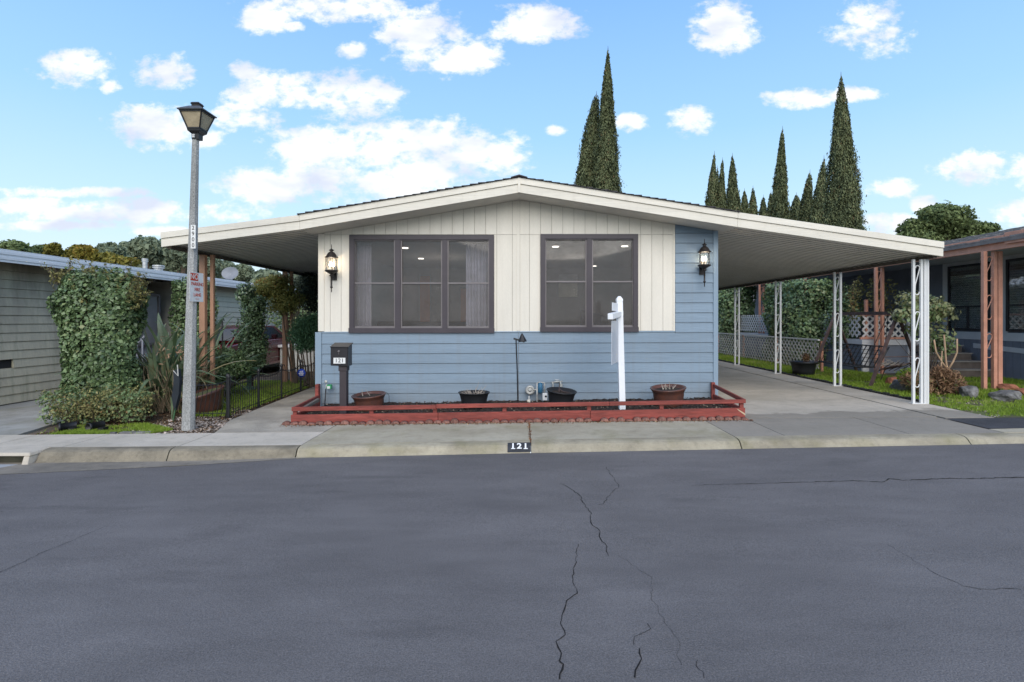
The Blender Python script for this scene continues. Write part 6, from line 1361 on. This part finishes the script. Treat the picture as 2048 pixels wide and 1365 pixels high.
# seat: woven strap back and seat, hung on rods
st_ = bpy.data.objects.new('bench', None); COL.objects.link(st_); st_.parent = sg; st_.location = (0, 0, 0); reg(st_, WL[sg.name])
yA, yB = 12.15, 13.9
bk0, bk1 = Vector((8.27, 0, .44)), Vector((8.52, 0, .90)); se0, se1 = Vector((7.82, 0, .44)), bk0
mb = MB()
def strip_(a, b, n_across, m):
    for i in range(n_across + 1):
        p = a.lerp(b, i / n_across); m.bar((p.x, yA, p.z), (p.x, yB, p.z), .034, .008)
    for k in range(12):
        y = yA + (yB - yA) * k / 11; m.bar((a.x, y, a.z + .005), (b.x, y, b.z + .005), .034, .008)
bkm = MB(); strip_(bk0, bk1, 5, bkm); ob = bkm.build('back', m_black, st_); bks = MB(); strip_(se0, se1, 5, bks); bks.build('seat', m_black, st_)
fm_ = MB(); fm_.tube([(se0.x, yA, se0.z), (bk0.x, yA, bk0.z), (bk1.x - .04, yA, bk1.z - .06), (bk1.x, yA + .1, bk1.z + .01), (bk1.x, yB - .1, bk1.z + .01), (bk1.x - .04, yB, bk1.z - .06), (bk0.x, yB, bk0.z), (se0.x, yB, se0.z), (se0.x, yA, se0.z)], .016, 6); fm_.build('frame', m_black, st_)
hr_ = MB()
for y in (yA, yB):
    for q in ((7.95, y, .45), (8.4, y, .70)): MB().tube([q, (8.5, y, 1.67)], .008, 5).build('hanger', m_black, st_)
ft_ = thing('swing_table', (9.4, 11.9, .09), 'low rusty wire bench with dead branches right of the swing seat', 'bench')
mb = MB(); Yt = 12.6
for i in range(6): z = .42 + i * .03; mb.tube([(X(1752, Yt), Yt - .1 * i, z - .1), (X(1804, Yt), Yt - .1 * i, z)], .010, 5)
for u in (1758, 1768, 1778, 1788, 1800): mb.tube([(X(u, Yt), Yt, .32), (X(u, Yt), Yt - .5, .56)], .008, 5)
mb.build('wire_top', m_swing, ft_); 
for u in (1760, 1798): MB().tube([(X(u, Yt), Yt, .05), (X(u, Yt), Yt - .2, .42)], .012, 5).build('leg', m_swing, ft_)
mb = MB(); 
for i in range(24): twig(mb, (X(random.uniform(1755, 1800), Yt), Yt - random.random() * .4, .48), (random.gauss(0, 1), random.gauss(0, .5), .25), .3, .007)
mb.build('dead_branches', m_dead, ft_)
# ------------------------------------------------------------------ slate blue house on the right
bh = thing('slate_house', (12, 12, .1), 'slate blue house with white window trim and terracotta beams at the right', 'house')
m_slate = M('slate_blue_paint', (.18, .19, .225), .7, var=.12, bump=.2, scale=2); m_trimw = M('soft_white_trim', (.55, .55, .56), .6, var=.06); m_lower = M('slate_blue_skirt', (.17, .19, .235), .7, var=.1, scale=3)
HX = 12.0
MB().box(HX, HX + 8, 8.6, 14.5, -.05, 3.2).box(HX, HX + 8, 14.5, 27, -.05, 3.2).build('wall', m_slate, bh)
mb = MB(); y = 8.6
while y < 14.4: mb.box(HX - .014, HX - .0, y, y + .19, .1, 3.18); y += .20
mb.build('grooved_cladding', m_slate, bh, kind='stuff')
mb = MB(); y = 8.6
MB().box(HX - .03, HX - .015, 8.6, 14.5, 1.02, 1.22).build('belt_trim', m_trimw, bh); MB().hexa([(HX - .03, 8.6, .55), (HX - .015, 8.6, .55), (HX - .015, 13.9, .80), (HX - .03, 13.9, .80), (HX - .03, 8.6, .66), (HX - .015, 8.6, .66), (HX - .015, 13.9, .92), (HX - .03, 13.9, .92)]).build('sloping_trim', m_trimw, bh)
m_wframe = M('dark_window_frame', (.03, .028, .03), .5); m_blind = M('white_blind_slat', (.80, .78, .73), .6, var=.05); m_gl2 = glass('right_window_glass', (.92, .93, .94), .8)
def hwin(ya, yb, za, zb_, lab, slats=True):
    o = MB().box(HX - .035, HX - .014, ya - .22, ya, za - .1, zb_ + .1).box(HX - .035, HX - .014, yb, yb + .22, za - .1, zb_ + .1).box(HX - .035, HX - .014, ya, yb, zb_, zb_ + .1).build('window', m_trimw, bh); o['label'] = lab
    MB().box(HX - .02, HX + .0, ya + .003, yb - .003, za, zb_).build('recess', m_slate, o)
    for k in range(int((zb_ - za) / .062) if slats else 0):
        z = za + .03 + k * .062; MB().hexa([(HX - .042, ya + .06, z), (HX - .042, yb - .06, z), (HX - .036, yb - .06, z), (HX - .036, ya + .06, z), (HX - .036, ya + .06, z + .055), (HX - .036, yb - .06, z + .055), (HX - .032, yb - .06, z + .055), (HX - .032, ya + .06, z + .055)]).build('blind_slat', m_blind, o)
    zm = za + (zb_ - za) * .36
    MB().box(HX - .075, HX - .045, ya, ya + .055, za, zb_).box(HX - .075, HX - .045, yb - .055, yb, za, zb_).box(HX - .075, HX - .045, ya + .055, yb - .055, za, za + .055).box(HX - .075, HX - .045, ya + .055, yb - .055, zb_ - .055, zb_).box(HX - .075, HX - .045, ya + .055, yb - .055, zm - .02, zm + .02).box(HX - .075, HX - .045, (ya + yb) / 2 - .02, (ya + yb) / 2 + .02, za + .055, zm - .02).build('frame', m_wframe, o)
    MB().box(HX - .058, HX - .054, ya + .055, yb - .055, za + .055, zb_ - .055).build('pane', m_gl2, o)
hwin(13.38, 14.68, 1.26, 3.02, 'window with white horizontal blinds behind the terracotta posts'); hwin(10.2, 12.92, 1.26, 3.02, 'window with a torn shade at the right edge', True)
# roof: terracotta fascia boards, sloping shingle roof
MB().box(9.70, 9.75, 8.4, 27, 2.965, 3.13).build('fascia_board', m_terrap, bh, bevel=.004); MB().box(9.65, 9.70, 10.5, 12.1, 3.10, 3.24).build('upper_fascia_board', m_terrap, bh, bevel=.004); MB().box(9.645, 9.70, 8.4, 10.48, 3.05, 3.28).build('upper_fascia_board', m_terrap, bh, bevel=.004)
MB().box(9.76, 12.0, 8.5, 27, 3.12, 3.15).build('porch_ceiling', m_trimw, bh)
mb = MB(); n = 26
for i in range(n):
    xa = 9.62 + 5.2 * i / n; xb_ = 9.62 + 5.2 * (i + 1.3) / n; za_, zb_ = 3.17 + (xa - 9.62) * .212, 3.17 + (xb_ - 9.62) * .212; yy = 8.3
    while yy < 27: y2 = yy + random.uniform(.2, .4); h = random.choice((.02, .028, .034)); mb.add([(xa, yy, za_), (xa, y2, za_), (xa, y2, za_ + h), (xa, yy, za_ + h), (xb_, yy, zb_ + .004), (xb_, y2, zb_ + .004), (xb_, yy, zb_ - .01)], [(0, 1, 2, 3), (3, 2, 5, 4), (0, 3, 4, 6)]); yy = y2 + .006
mb.build('shingles', m_greyshingle, bh, kind='stuff')
MB().hexa([(9.62, 8.32, 3.10), (14.9, 8.32, 4.22), (14.9, 27, 4.22), (9.62, 27, 3.10), (9.62, 8.32, 3.165), (14.9, 8.32, 4.28), (14.9, 27, 4.28), (9.62, 27, 3.165)]).build('roof_deck', m_dkwall, bh)
def tpost(x, y, wide):
    z0 = zg(x) - .02
    o = ornpost(x, y, z0, 2.96, bh, m_terrap, .21, .075, name='porch_post') if wide else ornpost(x, y, z0, 2.96, bh, m_terrap, .17, .07, name='porch_post')
    return o
tpost(9.72, 10.9, 1); MB().box(9.88, 9.97, 10.86, 10.98, .07, 2.96).build('porch_post', m_terrap, bh, bevel=.004)
tpost(9.72, 14.25, 0); tpost(9.72, 17.8, 0); tpost(9.72, 21.2, 0)
# porch deck with lattice rail and skirt
pr = thing('porch_deck', (10.7, 14.5, .1), 'raised porch deck with white lattice railing and blue grey skirt behind the swing', 'porch')
MB().box(9.45, 12, 14.55, 24, .05, .84).build('skirt', m_lower, pr); MB().box(9.42, 12, 14.5, 24, .84, .99).build('rim', m_trimw, pr); MB().box(9.42, 9.6, 14.48, 14.54, .1, .84).box(10.68, 10.76, 14.48, 14.54, .1, 1.75).build('skirt_trim', m_trimw, pr)
lattice(pr, (9.5, 14.6), (1, 0), 1.2, 1.06, 1.66, .20, .05, m_latb); lattice(pr, (9.5, 14.7), (0, 1), 9, 1.06, 1.72, .20, .05, m_latb)
MB().box(9.42, 10.75, 14.56, 14.62, 1.0, 1.06).box(9.42, 10.75, 14.56, 14.62, 1.66, 1.71).build('rail', m_terrap, pr)
for x in (9.6, 9.9): MB().box(x, x + .07, 14.62, 14.69, 1.0, 2.1).build('rail_post', m_terrap, pr)
MB().box(10.2, 10.75, 16.9, 17.0, .99, 2.5).build('blue_panel', m_lower, pr)
# steps
sts = thing('porch_steps', (11.2, 13.8, .1), 'grey brown wooden steps rising to the porch beside the slate house', 'steps')
m_step = M('brown_step_boards', (.14, .115, .10), .8, var=.25, scale=5, bump=.3); m_edge = M('pale_step_nosing', (.30, .28, .26), .7)
for k in range(4):
    y = 13.2 + k * .3; z = .1 + (k + 1) * .19
    MB().box(10.72, 11.84, y, 14.5, z - .19, z - .03).build('riser', m_step, sts); MB().box(10.70, 11.86, y - .03, y + .30, z - .028, z).build('tread', m_edge, sts)
# ------------------------------------------------------------------ plants on the right
def hedge(c, rx, ry, z1, n, size, lb, mat=m_ivy, tone0=.6, seed=3, parts=1, core=.8):
    t = thing('ivy_hedge', (c[0], c[1], .09), lb, 'hedge'); corecol(c, rx * core, ry * core, 0, z1 - .3, t)
    p, o = column(n, c, rx, ry, .1, z1, .35, .15, bulge=.08, seed=seed); leafy('foliage', p, o, size, mat, t, asp=.7, outw=.8, tone0=tone0, clump=2.2); return t
h1 = hedge((9.55, 18.0), .75, 1.7, 2.75, 15000, .10, 'big variegated ivy mass behind the lattice fence and swing')
p, o = ellip(3500, (9.6, 15.6, 1.5), (.45, .6, 1.0), .6); leafy('side_foliage', p, o, .085, m_ivy, h1, asp=.6, tone0=.5)
hedge((9.6, 24.2), .9, 1.5, 3.0, 9000, .13, 'dark green hedge at the far end of the carport beside the house corner', tone0=.55, seed=6)
hv = thing('hanging_vine', (10.2, 15, 2), 'thin trailing vine hanging from the terracotta beam above the porch', 'vine'); pts = []
mb = MB()
for i in range(26):
    x, y = random.uniform(9.4, 10.6), random.uniform(14.4, 15.6); z = random.uniform(2.4, 2.9); p = Vector((x, y, z)); tw = [p.copy()]
    for k in range(7): p = p + Vector((random.gauss(0, .05), random.gauss(0, .05), -random.uniform(.05, .2))); tw.append(p.copy()); pts += [tuple(p + Vector((random.gauss(0, .04), random.gauss(0, .04), random.gauss(0, .04)))) for _ in range(6)]
    mb.tube(tw, .005, 4)
mb.build('stems', m_trunk, hv); pts = np.array(pts); leafy('foliage', pts, np.ones_like(pts), .07, m_brush, hv, asp=.6, tone0=.6)
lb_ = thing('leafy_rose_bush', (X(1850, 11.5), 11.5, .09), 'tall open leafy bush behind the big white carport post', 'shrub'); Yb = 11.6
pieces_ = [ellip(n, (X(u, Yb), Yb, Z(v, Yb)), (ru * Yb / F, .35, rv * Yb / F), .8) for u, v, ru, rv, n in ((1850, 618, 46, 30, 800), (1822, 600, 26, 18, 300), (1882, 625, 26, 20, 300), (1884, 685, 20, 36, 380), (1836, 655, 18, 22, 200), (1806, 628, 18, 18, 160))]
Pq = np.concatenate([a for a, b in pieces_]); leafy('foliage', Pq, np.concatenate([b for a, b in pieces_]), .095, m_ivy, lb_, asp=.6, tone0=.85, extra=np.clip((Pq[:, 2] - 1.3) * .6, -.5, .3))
mb = MB(); tt = shoots(mb, (X(1850, Yb), Yb, .05), 11, 1.9, .32, .012); mb.build('stems', m_trunk, lb_)
db = thing('dry_shrub', (X(1893, 10.4), 10.4, .09), 'mounded dry brown and green shrub at the foot of the big white post', 'shrub'); Yd = 10.3
pieces_ = [ellip(n, (X(u, Yd), Yd, Z(v, Yd)), (ru * Yd / F, .3, rv * Yd / F), .6) for u, v, ru, rv, n in ((1895, 772, 32, 30, 2600), (1885, 752, 24, 18, 1100), (1908, 785, 22, 20, 900), (1832, 760, 24, 18, 700), (1850, 785, 20, 16, 400))]
m_dryb = leafmat('dry_rosette_leaves', (.10, .05, .03), (.34, .21, .12), .7, .2, .2, third=(.12, .17, .05))
leafy('foliage', np.concatenate([a for a, b in pieces_]), np.concatenate([b for a, b in pieces_]), .10, m_dryb, db, asp=.18, outw=.1, tone0=.55)
p, d = ellip(1500, (X(1822, 10.6), 10.6, Z(752, 10.6)), (.28, .2, .15), .7); leafy('green_side', p, d, .06, m_grass, db, asp=.3)
mb = MB(); shoots(mb, (X(1893, Yd), Yd, .05), 20, .45, .9, .006); mb.build('stems', m_dead, db)
pl = thing('bare_branching_plant', (X(1895, 10.6), 10.6, .4), 'bare candelabra plant with thick pale branches above the dry shrub', 'plant'); Yp2 = 10.7; m_pb = M('pale_tan_branch', (.40, .27, .17), .8, var=.3)
def br(pts, r0, r1): k = len(pts); return MB().tube([(X(u, Yp2), Yp2, Z(v, Yp2)) for u, v in pts], [r0 + (r1 - r0) * i / (k - 1) for i in range(k)], 8)
br([(1896, 775), (1896, 745), (1892, 725), (1888, 670)], .022, .016).build('branch', m_pb, pl, smooth=True); br([(1895, 740), (1884, 725), (1872, 705), (1868, 680)], .018, .015).build('branch', m_pb, pl, smooth=True); br([(1895, 742), (1906, 724), (1914, 705), (1914, 678)], .018, .016).build('branch', m_pb, pl, smooth=True); br([(1880, 750), (1882, 738), (1884, 702)], .016, .012).build('branch', m_pb, pl, smooth=True)
# pale gabled house far behind the porch
fh = thing('far_house', (16, 34, 0), 'pale grey gabled house glimpsed far behind the porch lattice', 'house'); m_fw = M('pale_far_wall', (.50, .52, .55), .8)
MB().box(13.2, 19, 34, 40, 0, 3.2).build('wall', m_fw, fh); MB().add([(12.8, 33.8, 3.2), (19.4, 33.8, 3.2), (16, 33.8, 4.4), (12.8, 40, 3.2), (19.4, 40, 3.2), (16, 40, 4.4)], [(0, 1, 2), (3, 5, 4), (0, 2, 5, 3), (1, 4, 5, 2), (0, 3, 4, 1)]).build('roof', m_greyshingle, fh); MB().box(14.2, 15.2, 33.97, 34, 1.6, 2.8).build('window', m_wframe, fh)
# ------------------------------------------------------------------ cypresses
def cypress(u_tip, v_tip, u_base, v_base, hw, Y, lb, n=5000, blunt=0.0, seed=0, top=1.0):
    n = int(n * 2.1)
    xb_ = X(u_base, Y); xt = X(u_tip, Y); zt_ = Z(v_tip, Y); zref = Z(v_base, Y); R0 = .92 * hw * Y / F
    t = thing('cypress_tree', (xb_, Y, 0), lb, 'cypress tree', 'cypress trees beyond the house')
    r_ = np.random.default_rng(seed + 11)
    # radius profile: visible base width at zref, tapering to the tip
    hs = np.array([0, .15, .35, 1.0]) ; H = zt_
    def rad(z):
        s = np.clip((z - zref) / (H - zref), -3, 1)
        up = np.power(np.clip(1 - s, 0, 1), .85 - .45 * blunt) * R0
        return np.where(s < 0, R0 * (1 + .25 * np.clip(-s, 0, 1)) * np.clip(z / 1.2 + .4, 0, 1), up)
    zz_ = H * (1 - r_.random(n) ** 1.0 * .995); vis = r_.random(n) < .75; zz_ = np.where(vis, zref - .8 + (H - zref + .8) * (1 - np.sqrt(r_.random(n))) ** .95, zz_ * .9 + .2); zz_ = np.clip(zz_, .3, H)
    a = r_.uniform(0, 2 * np.pi, n); lump = 1 + .13 * np.sin(a * 4 + zz_ * 2.3 / max(R0, .3) * .6 + seed) + .09 * np.sin(a * 7 - zz_ * 3.1 + seed * 2) + .05 * r_.normal(size=n)
    rr = rad(zz_) * lump * (1 - .22 * r_.random(n)) * (1 + .22 * (r_.random(n) > .93)) + .03
    cx_ = xb_ + (xt - xb_) * np.clip((zz_ - zref) / (H - zref), 0, 1) ** 1.3
    P_ = np.stack([cx_ + rr * np.cos(a), Y + rr * np.sin(a), zz_], 1); out = np.stack([np.cos(a), np.sin(a), np.full(n, .25)], 1)
    leafy('crown', P_, out, .20 * Y / 45, m_cyp, t, asp=.36, outw=.75, up=.15, jit=.6, along=(0, 0, 1), alongw=.68, clump=1.7, tone0=.45)
    mb = MB(); k = 14; pts = []; rs = []
    for i in range(k + 1):
        z = .3 + (H - .6) * i / k; s_ = max(0, (z - zref) / (H - zref)); pts.append((xb_ + (xt - xb_) * s_ ** 1.3, Y, z)); rs.append(max(.02, float(rad(np.array([z]))[0]) * .74))
    mb.tube(pts, rs, 9).build('dark_core', m_core, t, smooth=True)
    MB().tube([(xb_, Y, -.2), (xb_, Y, 1.0)], .22, 8).build('trunk', m_trunk, t); mb = MB(); mb.tube([(xt, Y, H - .5), (xt, Y, H + .35)], [.05, .01], 4).build('leader', m_trunk, t)
cypress(1216, 100, 1212, 388, 29, 46, 'tallest cypress rising behind the roof just right of the ridge', 11000, 0, 1)
cypress(1193, 190, 1174, 378, 24, 47.5, 'shorter dark cypress leaning against the left side of the tallest roofline cypress', 8000, .75, 2)
cypress(1682, 153, 1685, 458, 37, 40, 'tallest and widest cypress of the right hand row above the carport', 15000, .05, 3)
cypress(1648, 318, 1637, 448, 17, 50, 'medium cypress touching the left side of the widest right hand cypress', 3600, .3, 4)
cypress(1620, 346, 1611, 442, 13, 54, 'blunt topped cypress third from the right in the right hand row', 2600, .6, 5)
cypress(1593, 391, 1592, 436, 13, 58, 'short rounded cypress right of the tall thin one', 1800, .6, 6)
cypress(1565, 259, 1559, 433, 17, 52, 'tall thin cypress standing alone in the middle of the right hand row', 5200, .1, 7)
cypress(1542, 386, 1541, 430, 7, 62, 'small cypress against the left foot of the tall thin one', 1000, .4, 8)
cypress(1527, 395, 1526, 428, 7, 66, 'tiny cypress in the row gap just above the carport fascia', 900, .4, 9)
cypress(1506, 377, 1506, 425, 8, 66, 'small pointed cypress, right of a pair of small ones', 1100, .2, 10)
cypress(1489, 382, 1489, 423, 8, 66, 'small pointed cypress, left of a pair of small ones', 1100, .2, 11)
cypress(1465, 312, 1465, 420, 14, 60, 'widest cypress of the left cluster in the right hand row', 2600, .15, 12)
cypress(1475, 380, 1476, 421, 6, 62, 'small cypress tucked at the right foot of the left cluster', 800, .2, 13)
cypress(1445, 321, 1442, 417, 9, 60, 'second cypress from the right in the left cluster', 2000, .1, 14)
cypress(1435, 337, 1433, 415, 6, 63, 'thin cypress tucked between its taller neighbours in the left cluster', 1000, .1, 15)
cypress(1429, 308, 1422, 413, 11, 60, 'leftmost cypress of the right hand row', 2000, .1, 16)
# ------------------------------------------------------------------ broadleaf trees
def tree(name, u, v_top, Y, lobes, mat, lb, size, cat='tree', group=None, tone0=.5, trunk=.25):
    x = X(u, Y); t = thing(name, (x, Y, 0), lb, cat, group); ps, ds = [], []
    for (uu, vv, ru, rv, n) in lobes:
        n = int(n * 1.5); p, d = ellip(n, (X(uu, Y), Y + random.uniform(-.5, .5) * ru * Y / F, Z(vv, Y)), (ru * Y / F, ru * Y / F * .8, rv * Y / F), .75); p = p + rng.normal(0, .05 * ru * Y / F, p.shape); ps.append(p); ds.append(d)
    leafy('crown', np.concatenate(ps), np.concatenate(ds), size, mat, t, asp=.6, outw=.6, tone0=tone0, clump=4 / max(1, Y / 12))
    mb = MB(); zc = Z(lobes[0][1], Y); mb.tube([(x, Y, -.5), (x + .1, Y, zc * .5), (x, Y, zc)], [trunk, trunk * .8, trunk * .3], 8)
    for (uu, vv, ru, rv, n) in lobes: mb.tube([(x, Y, zc * .5), ((x + X(uu, Y)) / 2, Y, (zc * .55 + Z(vv, Y)) / 2), (X(uu, Y), Y, Z(vv, Y))], [trunk * .5, trunk * .35, trunk * .15], 6)
    mb.build('trunk', m_trunk, t); return t
tree('oak_tree', 1880, 412, 42, [(1880, 440, 46, 26, 3000), (1835, 458, 34, 20, 1700), (1925, 455, 30, 22, 1500), (1870, 425, 26, 14, 800), (1905, 425, 20, 12, 600), (1960, 458, 28, 15, 1200), (1985, 455, 20, 10, 500), (1960, 480, 40, 16, 900), (1830, 478, 40, 14, 900), (1890, 472, 60, 16, 1500)], m_oak, 'spreading green oak tree beyond the carport tip and slate roof', .27, tone0=.55)
# left background
hl = MB(); vs = []; nh = 40
for i in range(nh + 1):
    for j in range(12):
        x = -260 + 420 * i / nh; y = 120 + j * 16; h = 17 * math.exp(-((x + 108) / 46) ** 2) * math.sin(min(1, j / 7) * math.pi / 2) + 6 * math.exp(-((x + 30) / 90) ** 2) * min(1, j / 7); vs.append((x, y, h - .4))
hl.add(vs, [(i * 12 + j, (i + 1) * 12 + j, (i + 1) * 12 + j + 1, i * 12 + j + 1) for i in range(nh) for j in range(11)]).build('hill', M('hill_grass', (.10, .11, .05), .9, var=.3, scale=.1, bump=0), kind='structure', smooth=True)
ORD = ['leftmost', 'second', 'third', 'fourth', 'fifth', 'sixth', 'seventh', 'eighth', 'ninth', 'tenth', 'eleventh', 'twelfth', 'thirteenth']
hills = [(225, 508, 30, 24), (258, 500, 34, 24), (292, 498, 34, 26), (330, 505, 40, 30), (365, 515, 36, 28), (240, 530, 44, 24), (300, 535, 50, 26), (355, 545, 44, 26), (405, 525, 30, 26), (430, 540, 34, 26), (462, 552, 32, 24), (490, 545, 20, 16), (206, 520, 18, 18)]
hills.sort()
for i, (u, v, ru, rv) in enumerate(hills):
    lob = [(u + random.uniform(-.5, .5) * ru, v + random.uniform(-.3, .5) * rv, ru * random.uniform(.45, .7), rv * random.uniform(.5, .75), 650) for _ in range(4)] + [(u, v, ru * .8, rv * .8, 1100)]
    tree('hillside_tree', u, v, 95 + (i % 4) * 9, lob, m_euc, 'rounded olive tree on the wooded hill, ' + (ORD[i] if i == 0 else ORD[i] + ' from the left') + ' above the grey house', 1.05, group='trees on the wooded hill at the left', tone0=random.uniform(.3, .65), trunk=.5)
for i, (u, v, ru, rv) in enumerate([(28, 496, 32, 14), (60, 500, 26, 12), (88, 500, 22, 14), (105, 497, 16, 14), (118, 505, 10, 12), (150, 503, 12, 13), (162, 500, 9, 14), (178, 503, 14, 14), (215, 515, 30, 10), (250, 522, 30, 10)]):
    lob = [(u + random.uniform(-.6, .6) * ru, v + random.uniform(-.3, .4) * rv, ru * random.uniform(.4, .6), rv * random.uniform(.5, .8), 170) for _ in range(4)] + [(u, v + 6, ru, rv, 380)]
    tree('autumn_tree', u, v, 38 + (i % 3) * 3, lob, m_yel if 70 < u < 260 else m_oak, ('yellow green' if 70 < u < 260 else 'dull green') + ' treetop over the grey house eave, ' + (ORD[i] if i == 0 else ORD[i] + ' from the left'), .32, group='treetops over the grey house eave', tone0=random.uniform(.35, .7), trunk=.15)
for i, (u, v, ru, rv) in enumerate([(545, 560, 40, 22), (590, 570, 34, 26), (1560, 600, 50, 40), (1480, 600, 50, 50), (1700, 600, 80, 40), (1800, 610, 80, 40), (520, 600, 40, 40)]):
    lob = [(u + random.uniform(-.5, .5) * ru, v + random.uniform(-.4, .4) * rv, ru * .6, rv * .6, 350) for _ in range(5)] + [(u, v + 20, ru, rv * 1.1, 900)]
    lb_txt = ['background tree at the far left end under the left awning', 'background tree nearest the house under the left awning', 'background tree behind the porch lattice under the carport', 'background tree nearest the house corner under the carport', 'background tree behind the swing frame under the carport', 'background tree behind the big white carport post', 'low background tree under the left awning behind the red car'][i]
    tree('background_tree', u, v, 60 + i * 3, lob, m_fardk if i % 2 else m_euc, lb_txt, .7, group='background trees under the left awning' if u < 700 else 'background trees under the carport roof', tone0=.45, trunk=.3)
